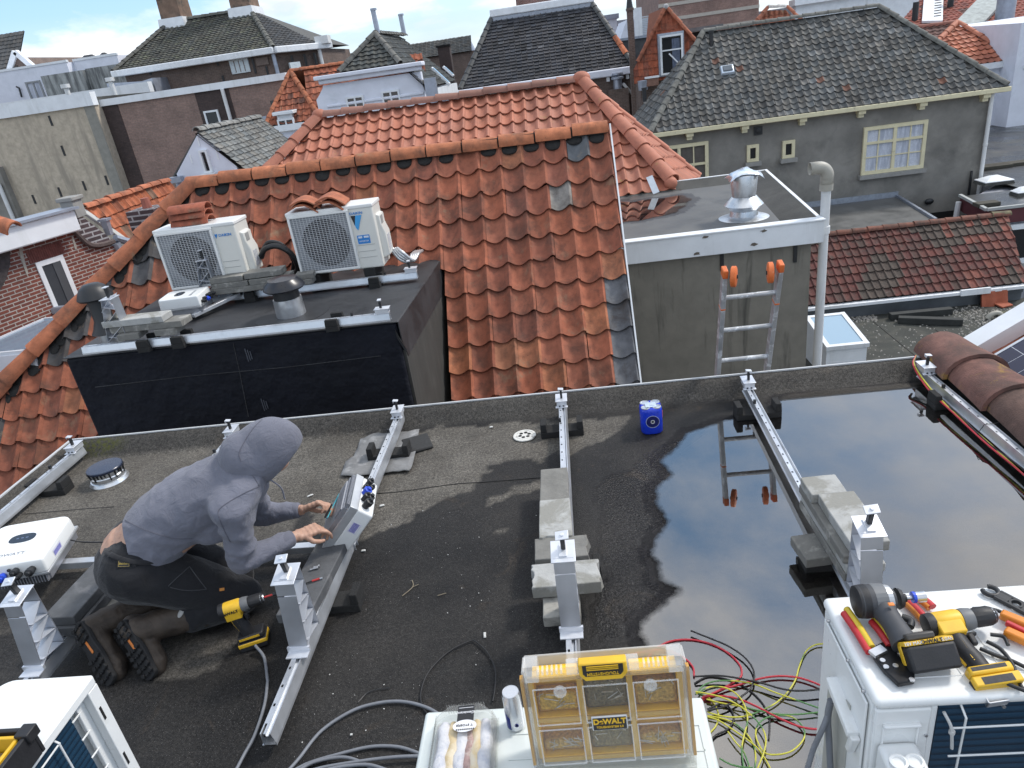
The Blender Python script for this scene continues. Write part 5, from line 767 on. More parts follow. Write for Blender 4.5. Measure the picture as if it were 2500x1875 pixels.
# far striped brick hall and white houses
h = house('striped_hall', 'large pale brick hall with horizontal white bands in the far background', 'building', (12, 62, -8)); ys = 58.0; a = P('r3', 345, 150, y=ys); b = P('r3', 780, 60, y=ys); mb = MB().bb(P('r3', 240, 50, y=ys).x, b.x, ys, ys+14, -8, 22); mb.build('wall', BRICKS, h)
mb = MB(); z0 = P('r3', 500, 150, y=ys).z; xL = P('r3', 240, 50, y=ys).x
for k in range(18): mb.bb(xL-.02, b.x+.02, ys-.06, ys, z0-3+k*.95, z0-3+k*.95+.22)
mb.build('stone_bands', pm('pale_bandstone', (.42, .38, .33), .1, 5, .85), h); mb = MB().bb(xL-.7, xL+.2, ys-.3, ys+.2, z0+3, z0+4.2); mb.build('corner_block', pm('pale_bluestone', (.40, .43, .44), .1, 5, .85), h)
h = house('grey_flat_hall', 'grey flat topped building with white edge behind the dark pantile roof', 'building', (22, 62, -8)); a, b = P('r3', 785, 78, y=60), P('r3', 1250, 20, y=60); mb = MB().bb(b.x-9.8, b.x+8, 60, 68, -8, P('r3', 1000, 30, y=60).z); mb.build('wall', pm('blue_grey_brick', (.26, .27, .30), .15, 8, .9), h); zz = P('r3', 1000, 45, y=59).z; mb = MB().bb(P('r3', 970, 50, y=59).x, b.x+6, 58.6, 59.6, zz-1.6, zz+.2); mb.bb(P('r3', 970, 50, y=59).x-.2, b.x+6, 58.2, 59.6, zz+.2, zz+.6); mb.build('white_cornice', WHITE, h)
h = house('small_orange_roof', 'small orange tiled roof top peeking over the dark pantile ridge', loc=(11, 40, -8)); yy = 38.0; a, b, c = P('r3', 830, 40, y=yy), P('r3', 930, 38, y=yy), P('r3', 745, 145, y=yy); d = P('r3', 1005, 110, y=yy); Vv = Vector((0, .5, .85)).normalized(); Nn = X.cross(Vv); mb = MB(); tiles(mb, Vector((c.x-.2, c.y, c.z-.4)), X, Vv, 24, 10, .24, .3, prof_s(5, .03, .03), vary((.34, .11, .06), (), .15)); mid = (a+b+c+d)/4; a2, b2 = PP('r3', 830, 42, c, Nn), PP('r3', 930, 40, c, Nn); c2, d2 = PP('r3', 745, 145, c, Nn), PP('r3', 1005, 110, c, Nn); mid = (a2+b2+c2+d2)/4
ro = mb.build('roof', TERRA, h, clips=[(a2, outer(a2, c2, Nn, mid)), (b2, outer(b2, d2, Nn, mid)), (a2, outer(a2, b2, Nn, mid))]); mb = MB().caps(c2, a2, .12, .4, (.34, .12, .07), n=6); mb.caps(a2, b2, .12, .4, (.5, .48, .45), n=6); mb.caps(d2, b2, .12, .4, (.38, .13, .07), n=6); mb.build('ridge_tiles', TERRA, ro, smooth=50); mb = MB().bb(c.x, d.x, yy+.5, yy+4, -8, c.z-.2); mb.build('wall', BRICKK, h)
h = house('white_board_house', 'white boarded gable house behind the slim brick chimney', loc=(4, 55, -8)); yy = 52.0; a = P('t8', 1350, 330, y=yy); b = P('t8', 1405, 170, y=yy); c = P('t8', 1650, 130, y=yy); mb = MB().prism([(a.x, yy, -8), (c.x, yy, -8), (c.x, yy, c.z-.1), (b.x, yy, b.z), (a.x, yy, a.z)], (0, 6, 0)); mb.build('wall', WHITEW, h); mb = MB()
for k in range(12): zz = P('t8', 1580, 140+k*15, y=yy).z; mb.bb(P('t8', 1520, 140, y=yy).x, c.x, yy-.05, yy, zz-.03, zz+.03)
mb.build('board_joint', pm('pale_joint', (.5, .53, .56), .1, 5, .8), h); k = P('t8', 1500, 140, y=yy); mb = MB().bb(k.x-.25, k.x+.25, yy-.1, yy+.4, k.z-3, k.z+.5); mb.build('corner_post', WHITE, h)
h = house('low_dark_shed', 'dark low wall between the mansard and the orange gable', 'building', (3, 40, -8)); a, b = P('t8', 1370, 350, y=41), P('t8', 1530, 310, y=41); mb = MB().bb(a.x-1, b.x+1, 41, 45, -8, a.z); mb.build('wall', pm('dark_slate_wall', (.07, .072, .075), .3, 4, .8), h); mb = MB().bb(a.x-1.1, b.x+1.1, 40.9, 45.1, a.z, a.z+.12); mb.build('coping', LEAD, h)
h = house('black_shed_roof', 'small black felt shed roof right of the orange gable', 'building', (8, 33, -8)); a, b = P('t8', 1900, 250, y=33), P('t8', 2170, 215, y=33); mb = MB().bb(a.x, b.x, 33, 36, -4, b.z-.15); mb.build('wall', DARK, h); mb = MB().bb(a.x-.2, b.x+.25, 32.8, 36, b.z-.12, b.z+.02); mb.build('roof', pm('torn_felt', (.14, .145, .15), .3, 5, .8), h)
for lab, a, b, hgt, top, m, yy, col in (('tall distant white building left of the white boarded gable', 1230, 1320, 170, 150, WHITEW, 75, 0), ('distant brick tower block between the white houses', 1325, 1390, 215, 200, BRICKR, 80, 0)):
    k0, k1 = P('t8', a, hgt, y=yy), P('t8', b, hgt, y=yy); h = house('far_building', lab, 'building', (k0.x, yy, -8)); mb = MB().bb(k0.x, k1.x, yy, yy+6, -8, k0.z); mb.build('wall', m, h); mb = MB().bb(k0.x-.2, k1.x+.2, yy-.2, yy+6, k0.z, k0.z+.4); mb.build('roof', ZINC, h)
# far left middle: blue-grey house, low roofs and a thin spire
h = house('blue_grey_house', 'distant blue grey fronted house with white edges left of the mansard', loc=(-4, 62, -8)); yy = 58; a, b = P('r2', 1045, 310, y=yy), P('r2', 1195, 290, y=yy); mb = MB().bb(a.x, b.x+4, yy, yy+6, -8, b.z-1.2); mb.build('wall', pm('blue_grey_paint', (.22, .27, .38), .15, 4, .8), h); mb = MB().bb(a.x-.3, b.x+4, yy-.2, yy+6, b.z-1.2, b.z-.6); k = P('r2', 1170, 290, y=yy-.3); mb.bb(k.x-.8, k.x+.8, yy-.4, yy, b.z-5, b.z); mb.build('white_edge', WHITEW, h)
h = house('church_spire', 'thin pale church spire far on the horizon left of the mansard', 'spire', (0, 180, -8)); k = P('r2', 1163, 290, y=180); t_ = P('r2', 1157, 215, y=180); mb = MB().lathe((k.x, 180, k.z-8), [(1.4, 0), (1.2, 8), (.1, 8+(t_.z-k.z))], 8); mb.build('spire', pm('pale_slate', (.3, .34, .42), .1, .5, .8), h); mb = MB().bb(k.x-1.6, k.x+1.6, 178.4, 181.6, -8, k.z-8); mb.build('tower', pm('far_brick', (.22, .17, .16), .15, 1, .9), h)
h = house('far_tiled_house', 'distant low dark tiled house behind the white moulded cornice', loc=(-14, 58, -8)); yy = 55; a, b, c = P('r2', 315, 330, y=yy), P('r2', 500, 295, y=yy), P('r2', 420, 410, y=yy); zt_ = b.z; zb = P('r2', 400, 400, y=yy).z; mb = MB(); tiles(mb, Vector((a.x-3, yy, zb)), X, Vector((0, 1, zt_-zb)), 46, 10, .3, math.hypot(1, zt_-zb)/10, prof_s(4), vary((.10, .10, .095), (), .2)); mb.build('roof', GREYT, h); mb = MB().bb(a.x-3, a.x+11, yy+.2, yy+6, -8, zb); mb.build('wall', BRICKK, h)
k = P('r2', 1010, 295, y=45); h = thing('chimney_stack', 'short black chimney just above the far grey side roof', 'chimney', (k.x, 45, -8)); mb = MB().bb(k.x-.35, k.x+.35, 45, 45.7, -8, P('r2', 1008, 265, y=45).z); mb.build('stack', BRICKD, h); mb = MB(); tz = P('r2', 1008, 265, y=45).z; mb.bb(k.x-.42, k.x+.42, 44.94, 45.76, tz, tz+.1); mb.build('coping', DARK, h)
# background row of roofs far away so that gaps never show bare horizon
rs = random.Random(11)
# ================================================================ the flat roof we stand on
def g2(r, pts): return [(lambda v: (v.x, v.y))(P(r, a, b, z=0)) for a, b in pts]
DRY = [g2('s4', [(2200, 215), (2074, 350), (1960, 420), (1770, 495), (1690, 535), (1610, 470), (1520, 590), (1430, 570), (1360, 540), (1270, 565), (1150, 580), (1210, 630), (1110, 670), (1050, 735), (1040, 790), (980, 830), (860, 850), (710, 920), (690, 975), (610, 1000), (420, 1055), (270, 1120), (150, 1100), (-200, 900), (-700, 700), (-1300, 800), (-2370, 1100), (-2600, 500), (-800, 330), (0, 360)]),
       g2('s4', [(1185, 820), (1290, 800), (1390, 720), (1540, 680), (1545, 760), (1400, 800), (1220, 862)]), g2('s4', [(1140, 1075), (1200, 1045), (1275, 1070), (1270, 1110), (1200, 1125)]),
       g2('s2', [(620, 1330), (900, 1250), (960, 1330), (900, 1420), (740, 1500), (640, 1560), (560, 1500)]), g2('s1', [(0, 900), (180, 900), (420, 960), (300, 1120), (160, 1300), (0, 1300)])]
DAMP = [g2('s5', [(560, 640), (760, 480), (900, 430), (1200, 330), (1000, 520), (900, 680), (860, 780), (930, 900), (800, 1030), (860, 1130), (840, 1240), (1060, 1290), (850, 1420), (800, 1560), (640, 1560), (560, 1250), (520, 900)])]
x0, x1, y0, y1, st = -3.57, 2.2, -.8, 4.15, .03
nx, ny = int((x1-x0)/st)+1, int((y1-y0)/st)+1; vs, dr, dm_ = [], [], []
for j in range(ny+1):
    for i in range(nx+1):
        x, y = min(x0+i*st, x1), min(y0+j*st, y1); d = min(y1-y, x-x0); z = 0
        if d < .125: t = 1-d/.125; z = .112*t*t*(3-2*t)*.55+.112*t*.45
        z += .0016*noise.noise(Vector((x*9, y*9, 0)))+(.002*noise.noise(Vector((x*2.5, y*2.5, 5))) if d > .1 else .004*noise.noise(Vector((x*6, y*6, 9))))
        vs.append((x, y, z)); n3 = noise.noise_vector(Vector((x*3.1, y*3.1, 1)))*.10+noise.noise_vector(Vector((x*11, y*11, 4)))*.035; q = (x+n3.x, y+n3.y)
        a = 1.0 if (inpoly(q, DRY[0])) else 0.0
        for k, w_ in ((1, 1.0), (2, .9), (3, .55), (4, .35)):
            if inpoly(q, DRY[k]): a = max(a, w_)
        if x < -1.6 and y > 2.75: a = max(a, .75)
        if d < .11: a = .42
        dr.append(a); dm_.append(1.0 if inpoly(q, DAMP[0]) else 0.0)
me = bpy.data.meshes.new('roof'); me.from_pydata(vs, [], [[j*(nx+1)+i, j*(nx+1)+i+1, (j+1)*(nx+1)+i+1, (j+1)*(nx+1)+i] for j in range(ny) for i in range(nx)])
for nm, arr in (('dry', dr), ('damp', dm_)): at_ = me.attributes.new(nm, 'FLOAT', 'POINT'); at_.data.foreach_set('value', arr)
me.polygons.foreach_set('use_smooth', [True]*len(me.polygons)); box_uv(me)
b = NB('mineral_felt'); co = b.coord(rnd=False); da = b.n('ShaderNodeAttribute', attribute_name='dry').outputs['Fac']; wa = b.n('ShaderNodeAttribute', attribute_name='damp').outputs['Fac']
gr_ = b.noise(co, 170, 3, .75); big = b.noise(co, 2.3, 8, .68, .4); med = b.noise(co, 9, 7, .7)
dry = b.mix(b.ramp(big, .3, .7), (.082, .074, .063), (.165, .152, .132)); dry = b.mix(b.math('MULTIPLY', b.ramp(med, .56, .7), .7), dry, (.045, .041, .036))
wet = b.mix(b.ramp(b.noise(co, 1.7, 6, .6), .38, .66), (.011, .0105, .0105), (.027, .025, .023)); wet = b.mix(b.math('MULTIPLY', b.ramp(b.noise(co, 3.6, 5, .6, 1), .6, .7), .5), wet, (.045, .034, .024))
f = b.math('MULTIPLY', da, b.math('ADD', .72, b.math('MULTIPLY', b.math('SUBTRACT', med, .5), 1.2)), True)
col = b.mix(f, wet, dry); spk = b.ramp(gr_, .28, .74, (.25,)*3, (2.0,)*3); col = b.mix(1.0, col, spk, 'MULTIPLY'); col = b.mix(1.0, col, b.ramp(b.noise(co, 62, 3, .8), .36, .66, (.55,)*3, (1.5,)*3), 'MULTIPLY')
col = b.mix(b.math('MULTIPLY', b.ramp(b.noise(co, 260, 1, .5), .70, .74), .5), col, (.30, .29, .28))
moss = b.n('ShaderNodeAttribute', attribute_name='moss').outputs['Fac']; col = b.mix(b.math('MULTIPLY', moss, b.ramp(b.noise(co, 40, 4), .4, .6)), col, (.075, .08, .012))
ro_ = b.math('SUBTRACT', b.math('ADD', .50, b.math('MULTIPLY', f, .4)), b.math('MULTIPLY', wa, .30))
h2 = b.math('ADD', gr_, b.math('MULTIPLY', b.noise(co, 70, 4, .6), b.math('ADD', .35, b.math('MULTIPLY', wa, 2.6)))); b.setb(col=col, rough=ro_, spec=.24, nrm=b.bump(h2, .75, .005))
at_ = me.attributes.new('moss', 'FLOAT', 'POINT'); mp_ = P('s1', 600, 245, z=.02); at_.data.foreach_set('value', [max(0, 1-((v[0]-mp_.x)/.22)**2-((v[1]-mp_.y)/.06)**2) for v in vs])
me.materials.append(b.m); own = thing('flat_roofed_building', 'flat felt roof in the foreground with dry, wet and ponded areas', 'building', (-.7, 2, -8)); o = bpy.data.objects.new('roof', me); SC.collection.objects.link(o); par(o, own)
TRIM = pm('white_trim', (.50, .51, .52), .08, 9, .45)
mb = MB().bb(-3.585, 2.2, 4.148, 4.160, -.05, .119); mb.bb(-3.585, -3.568, -.8, 4.148, -.05, .1185); mb.build('edge_trim', TRIM, own); mb = MB().bb(-3.58, 2.2, -.8, 4.15, -8, -.06); mb.build('wall', STUC, own)
mb = MB(); sm_ = random.Random(3)
for pts in ([P('s4', a, c, z=.002) for a, c in ((0, 382), (200, 360), (600, 318), (1000, 282), (1370, 245))], [P('s4', a, c, z=.002) for a, c in ((180, 790), (480, 775), (900, 718), (1150, 700), (1540, 668))], [P('s1', a, c, z=.002) for a, c in ((60, 612), (200, 600), (420, 580), (660, 562))]): mb = MB().tube(spl(pts, 6), .0022, 5); mb.build('felt_seam', pm('bitumen_seam', (.012, .012, .012), .2, 40, .5), own)
# ridge of the neighbouring roof along the right edge
nb_ = thing('neighbour_roof', 'neighbouring roof edge with big lichen spotted ridge tiles along the right side', 'roof', (2.35, 3, -8)); NX = 2.26
mb = MB(); rl0 = random.Random(9)
for k in range(8):
    ya, yb = 4.24-k*.40, 4.24-(k+1)*.40-.03; vs = []; N_ = 12
    for yy, r_ in ((ya, .140), ((ya+yb)/2, .152), (yb+.05, .166), (yb, .172)):
        for rr in (r_, r_-.025):
            for q in range(N_+1): an = math.pi*q/N_; vs.append(Vector((NX+math.cos(an)*rr*1.08, yy, .115+math.sin(an)*rr*.82+.004*rl0.random())))
    fs = []; M_ = 2*(N_+1)
    for s_ in range(3):
        for q in range(N_): fs += [[s_*M_+q, s_*M_+q+1, (s_+1)*M_+q+1, (s_+1)*M_+q], [(s_+1)*M_+N_+1+q, (s_+1)*M_+N_+2+q, s_*M_+N_+2+q, s_*M_+N_+1+q]]
    for s_ in (0, 3):
        for q in range(N_): fs.append([s_*M_+q+1, s_*M_+q, s_*M_+N_+1+q, s_*M_+N_+2+q])
    mb.add(vs, fs, (.185*rl0.uniform(.85, 1.15), .098, .078))
mb.build('ridge_tiles', CONCT, nb_, smooth=45)
mb = MB().bb(2.145, 2.36, -.8, 4.14, -2, .17); mb.build('wall', pm('black_upstand', (.012, .012, .012), .2, 5, .8), nb_)
SL = Vector((1, 0, .61)).normalized(); SNn = Vector((-.61, 0, 1)).normalized(); mb = MB(); O_ = Vector((2.36, 4.36, -.16)); tiles(mb, O_, Vector((0, -1, 0)), SL, 20, 9, .22, .33, pr, vary((.36, .12, .065), (), .1), lift=.03, jit=.002); mb.build('slope', TERRN, nb_)
mb = MB().bar(O_+Y*.04+SL*.05+SNn*.05, O_+Y*.04+SL*3+SNn*.05, .16, .10, up=SNn); mb.build('verge_board', WHITE, nb_)
# solar panel on it
PV = NB('solar_cells'); uvn = PV.n('ShaderNodeTexCoord').outputs['UV']; bt_ = PV.n('ShaderNodeTexBrick'); PV.L(uvn, bt_.inputs['Vector']); bt_.offset = 0; bt_.inputs['Scale'].default_value = 1; bt_.inputs['Brick Width'].default_value = .125; bt_.inputs['Row Height'].default_value = .125; bt_.inputs['Mortar Size'].default_value = .0016
bt_.inputs['Color1'].default_value = (.008, .010, .038, 1); bt_.inputs['Color2'].default_value = (.010, .013, .046, 1); bt_.inputs['Mortar'].default_value = (.5, .52, .55, 1); PV.setb(col=bt_.outputs[0], rough=.12)
sp = thing('solar_array', 'dark blue solar panel on the terracotta slope beyond the ridge tiles', 'solar panel', O_+SL*.4)
def pvbox(mb, s0, s1, y0_, y1_, o0, o1): mb.prism([O_+SL*s0+Vector((0, y0_, 0))+SNn*o0, O_+SL*s1+Vector((0, y0_, 0))+SNn*o0, O_+SL*s1+Vector((0, y1_, 0))+SNn*o0, O_+SL*s0+Vector((0, y1_, 0))+SNn*o0], SNn*(o1-o0))
mb = MB(); pvbox(mb, .12, 1.8, -.24, -2.4, .08, .115); mb.build('cells', PV.m, sp); mb = MB(); pvbox(mb, .105, .12, -.22, -2.42, .075, .118); pvbox(mb, .12, 1.82, -.22, -.24, .075, .118); mb.build('frame', ALU, sp)
# ---- ponded rain water
wl = [P('s6', a, c, z=.0085) for a, c in ((515, 300), (720, 272), (1000, 240), (1250, 212), (1470, 195))]; wl = [(v.x, min(v.y, 4.045)) for v in wl]+[(2.3, 4.03), (2.3, .7), (.45, .7)]
wl += g2('s5', ((820, 1640), (790, 1500), (850, 1410), (950, 1330), (1052, 1282), (1000, 1245), (850, 1222), (868, 1115), (812, 1025), (880, 935), (955, 885), (870, 770), (880, 690), (960, 620), (900, 560), (960, 480), (1040, 400), (1180, 330), (1290, 300), (1400, 320), (1500, 240)))
pool(wl, .0085, .025, .055, (2.145, 4.13), 4)
# ================================================================ mounting rails
ALUS = pm('rail_aluminium', (.66, .68, .71), .08, 10, .38, .75, c2=(.50, .52, .55), s2=4, t2=(.5, .75), rvar=.15); ALUW = pm('pale_anodised', (.70, .72, .76), .05, 14, .42, .55); STEEL = pm('bolt_steel', (.55, .56, .58), .1, 30, .3, .9)
PLATE = pm('leg_sheet', (.54, .56, .60), .08, 8, .36, .8, c2=(.40, .42, .46), s2=1.6, t2=(.45, .7), streak=True)
def make_rail(Ln, label, group, leg=None, clamp=True, hz=0.0, cat='mounting rail'):
    r = thing('mounting_rail', label, cat, (0, 0, 0), group)
    mb = MB().bb(-.042, -.030, 0, Ln, .0, .004); mb.bb(-.033, -.030, 0, Ln, .004, .056); mb.bb(-.033, -.0262, 0, Ln, .056, .0595); mb.bb(-.0132, -.003, 0, Ln, .056, .0595); mb.bb(-.006, -.003, 0, Ln, .046, .056); mb.bb(-.003, .010, 0, Ln, .044, .047)
    mb.prism([(.010, 0, .044), (.013, 0, .047), (.019, 0, .058), (.024, 0, .058), (.040, 0, .012), (.040, 0, .0), (.037, 0, .0), (.037, 0, .011), (.0225, 0, .054), (.020, 0, .054)], (0, Ln, 0)); mb.bb(-.029, .036, 0, Ln, .0041, .006)
    y_ = .03
    while y_ < Ln-.02: mb.bb(-.0262, -.0132, y_+.013, min(y_+.085, Ln), .0562, .0593); y_ += .085
    mb.v = [(x*.66, y, z) for x, y, z in mb.v]; mb.build('rail', ALUS, r)
    mb = MB().bb(-.0172, -.0092, .01, Ln-.01, .030, .034); mb.build('rail_inside', DARK, r)
    if clamp:
        yc = Ln-.055; mb = MB().bb(-.042, .034, yc-.06, yc-.035, .060, .063); mb.bb(-.034, .028, yc-.045, yc+.055, .063, .066); mb.bb(-.034, .028, yc-.045, yc-.041, .066, .098); mb.bb(-.034, -.030, yc-.041, yc+.055, .066, .098); mb.bb(.024, .028, yc-.041, yc+.055, .066, .098); mb.bb(-.040, .034, yc-.052, yc+.062, .098, .102); cb = mb.build('clamp_block', ALUW, r, bevel=.0012)
        mb = MB()
        for dx in (-.016, .008): mb.cyl((dx, yc-.047, .063), (dx, yc-.047, .070), .005, n=8)
        mb.build('screw', BLACKP, cb)
        mb = MB().bb(-.008, .006, yc-.012, yc+.006, .102, .150); mb.bb(-.003, .001, yc-.005, yc, .150, .166); mb.build('clamp_bolt', BLACKP, r, bevel=.002); mb = MB().box((-.001, yc-.004, .165), (.034, .028, .005), Matrix.Rotation(.12, 3, 'Y')); mb.bb(-.018, -.014, yc-.016, yc+.008, .152, .163); mb.build('clamp_plate', ALUW, r, bevel=.001)
        mb = MB().bb(-.025, -.011, Ln-.30, Ln-.285, .0597, .082); mb.build('stud', BLACKP, r)
    if leg is not None:
        y0_, hh, bz = leg, .315, .063; w_ = .038; yt_, yb_ = y0_+.05, y0_+.15; t = .003
        mb = MB().prism([(-w_, y0_, bz), (w_, y0_, bz), (w_, y0_+.04, bz+.24), (-w_, y0_+.04, bz+.24)], (0, t, .0)); mb.prism([(-w_, y0_+.0415, bz+.245), (w_, y0_+.0415, bz+.245), (w_, yt_, bz+hh-.004), (-w_, yt_, bz+hh-.004)], (0, t, 0)); sl = mb.build('support_leg', PLATE, r)
        mb = MB().prism([(-w_*.96, yb_, bz), (w_*.96, yb_, bz), (w_*.96, yb_-.012, bz+hh-.004), (-w_*.96, yb_-.012, bz+hh-.004)], (0, -t, 0)); mb.build('rear_plate', PLATE, sl)
        mb = MB(); zz = [0, .08, .16, .24]
        for k in range(3): fy = lambda z: y0_+.04*z/.24+.006; mb.prism([(-w_*.94, fy(zz[k]), bz+zz[k]+.004), (w_*.94, fy(zz[k]), bz+zz[k]+.004), (w_*.94, yb_-.008-.03*zz[k+1], bz+zz[k+1]), (-w_*.94, yb_-.008-.03*zz[k+1], bz+zz[k+1])], (0, 0, .003)); mb.prism([(-w_*.93, yb_-.006-.03*zz[k], bz+zz[k]+.008), (w_*.93, yb_-.006-.03*zz[k], bz+zz[k]+.008), (w_*.93, fy(zz[k])+.02, bz+zz[k]+.03), (-w_*.93, fy(zz[k])+.02, bz+zz[k]+.03)], (0, 0, .002))
        mb.build('brace', ALUW, sl)
        mb = MB().bb(-.044, .044, y0_-.035, y0_+.0, bz-.003, bz+.002); mb.bb(-.046, .046, y0_-.002, y0_+.01, bz+.002, bz+.022); mb.build('foot_flange', ALUW, sl); zt_ = bz+hh
        mb = MB().box((0, y0_+.085, zt_), (.092, .105, .005), Matrix.Rotation(.2, 3, 'X')); mb.box((0, y0_+.085, zt_+.006), (.03, .06, .006), Matrix.Rotation(.2, 3, 'X')); mb.build('cap_plate', ALUW, sl, bevel=.001)
        mb = MB().box((.003, y0_+.09, zt_+.035), (.017, .024, .055), Matrix.Rotation(.22, 3, 'X')); mb.cyl((.003, y0_+.087, zt_+.05), (.003, y0_+.084, zt_+.075), .004); mb.build('clamp_bolt', BLACKP, r, bevel=.003); mb = MB().box((.003, y0_+.082, zt_+.076), (.05, .036, .005), Matrix.Rotation(.4, 3, 'X') @ Matrix.Rotation(-.15, 3, 'Y')); mb.cyl((.003, y0_+.082, zt_+.078), (.003, y0_+.079, zt_+.084), .007, n=10); mb.build('clamp_plate', ALUW, r, bevel=.001)
    return r
GR = 'solar mounting rails on the flat roof'; RZ = .047
for x_, ya, yb, leg, lab in ((-3.45, 1.9, 4.06, None, 'aluminium rail along the left roof edge with small end clamp'), (-2.33, 1.93, 4.07, .09, 'aluminium rail behind the kneeling man with leg next to his boots'), (-1.205, 1.66, 4.12, .37, 'aluminium rail and leg right of the kneeling man and his drill'), (-.128, 1.66, 4.05, .38, 'straight middle aluminium rail with leg in front of the pale broken slabs'), (1.0, 1.95, 4.05, .10, 'aluminium rail crossing the puddle with leg behind the tools'), (2.06, 1.9, 4.02, None, 'aluminium rail with cables beside the neighbouring ridge tiles')):
    r = make_rail(yb-ya, lab, GR, leg); r.location = (x_, ya, RZ)
    if x_ == 1.0: r.rotation_euler = (0, 0, -.026); r.location.x = .972
for y_, xa, xb, leg, lab in ((4.93, -3.82, -1.36, None, 'front aluminium rail on the black dormer roof edge'), (6.02, -3.45, -1.34, None, 'rear aluminium rail on the black dormer under the air conditioners')):
    r = make_rail(xb-xa, lab, 'rails on the dormer roof', None); r.rotation_euler = (0, 0, -math.pi/2); r.location = (xa, y_, .475)
for x_, y_, lab in ((-3.62, 5.0, 'narrow metal leg on the dormer beside the black roof vent'), (-3.33, 6.0, 'metal leg on the dormer in front of the left air conditioner')):
    r = thing('metal_bracket', lab, 'metal leg', (x_, y_, .535), 'metal legs on the dormer roof'); h_ = .34
    mb = MB(); c = Vector((x_, y_, .535)); mb.prism([c+Vector((0, -.05, 0)), c+Vector((0, .05, 0)), c+Vector((.075, .05, h_)), c+Vector((.075, -.05, h_))], (.003, 0, 0)); mb.build('front_plate', PLATE, r); mb = MB().prism([c+Vector((.17, -.05, 0)), c+Vector((.17, .05, 0)), c+Vector((.16, .05, h_)), c+Vector((.16, -.05, h_))], (-.003, 0, 0)); mb.build('rear_plate', PLATE, r); mb = MB()
    for k in range(3): a, b_ = .004+k*.12, .12+k*.12; mb.prism([c+Vector((.19*a*.9+.004, -.048, a)), c+Vector((.19*a*.9+.004, .048, a)), c+Vector((.16, .048, b_)), c+Vector((.16, -.048, b_))], (0, 0, .003)); mb.prism([c+Vector((.162, -.047, a+.01)), c+Vector((.162, .047, a+.01)), c+Vector((.19*a*.9+.02, .047, a+.04)), c+Vector((.19*a*.9+.02, -.047, a+.04))], (0, 0, .002))
    mb.build('brace', ALUW, r); mb = MB().box(c+Vector((.115, 0, h_)), (.10, .115, .005)); mb.box(c+Vector((.115, 0, h_+.085)), (.035, .05, .005)); mb.build('cap_plate', ALUW, r); mb = MB().box(c+Vector((.115, 0, h_+.045)), (.022, .018, .08)); mb.build('clamp_bolt', BLACKP, r)
# rubber support blocks
RUB = pm('recycled_rubber', (.016, .016, .016), .4, 120, .92, bump=.9, bscale=180, bdist=.004)
def ublock(label, x_, y_, group, z_=0.0, rz=0.0, w_=.26, lbl=True):
    t_ = thing('support_block', label, 'rubber block', (0, 0, 0), group); mb = MB().bb(-w_/2, w_/2, -.05, .05, 0, .042); mb.build('base', RUB, t_, bevel=.004)
    for s_ in (-1, 1): mb = MB().box((s_*(w_/2-.019), 0, .042+.026), (.038, .099, .052), taper=.92); mb.build('upright', RUB, t_, bevel=.004)
    t_.location = (x_, y_, z_); t_.rotation_euler = (0, 0, rz); return t_
GB = 'rubber blocks under the roof rails'
for lab, x_, y_ in (('black rubber block under the rail at the left roof edge', -3.42, 3.64), ('black rubber block standing on the loose grey sheet', -1.205, 3.70), ('black rubber block just right of the round drain', -.14, 3.80), ('black rubber block at the edge of the puddle, left of two', 1.025, 3.79), ('black rubber block in the puddle by the ridge tiles', 2.1, 3.70), ('black rubber block under the dark slab right of the drill', -1.19, 2.40), ('black rubber block half hidden under the pale broken slabs', -.12, 2.47), ('black rubber block under the slab stack in the puddle', .985, 2.44), ('black rubber block under the slabs behind the boots', -2.31, 2.55)): ublock(lab, x_, y_, GB)
for lab, x_, y_ in (('black rubber block on front dormer rail near its right end', -1.80, 4.965), ('left black rubber block of two under slabs on front dormer rail', -3.30, 4.965), ('right black rubber block of two under slabs on front dormer rail', -3.02, 4.965), ('black rubber block on rear dormer rail below the right air conditioner', -1.72, 6.03), ('black rubber block on rear dormer rail behind the squat roof vent', -2.87, 6.03)): ublock(lab, x_, y_, 'rubber blocks on the dormer', .452, math.pi/2, .2)
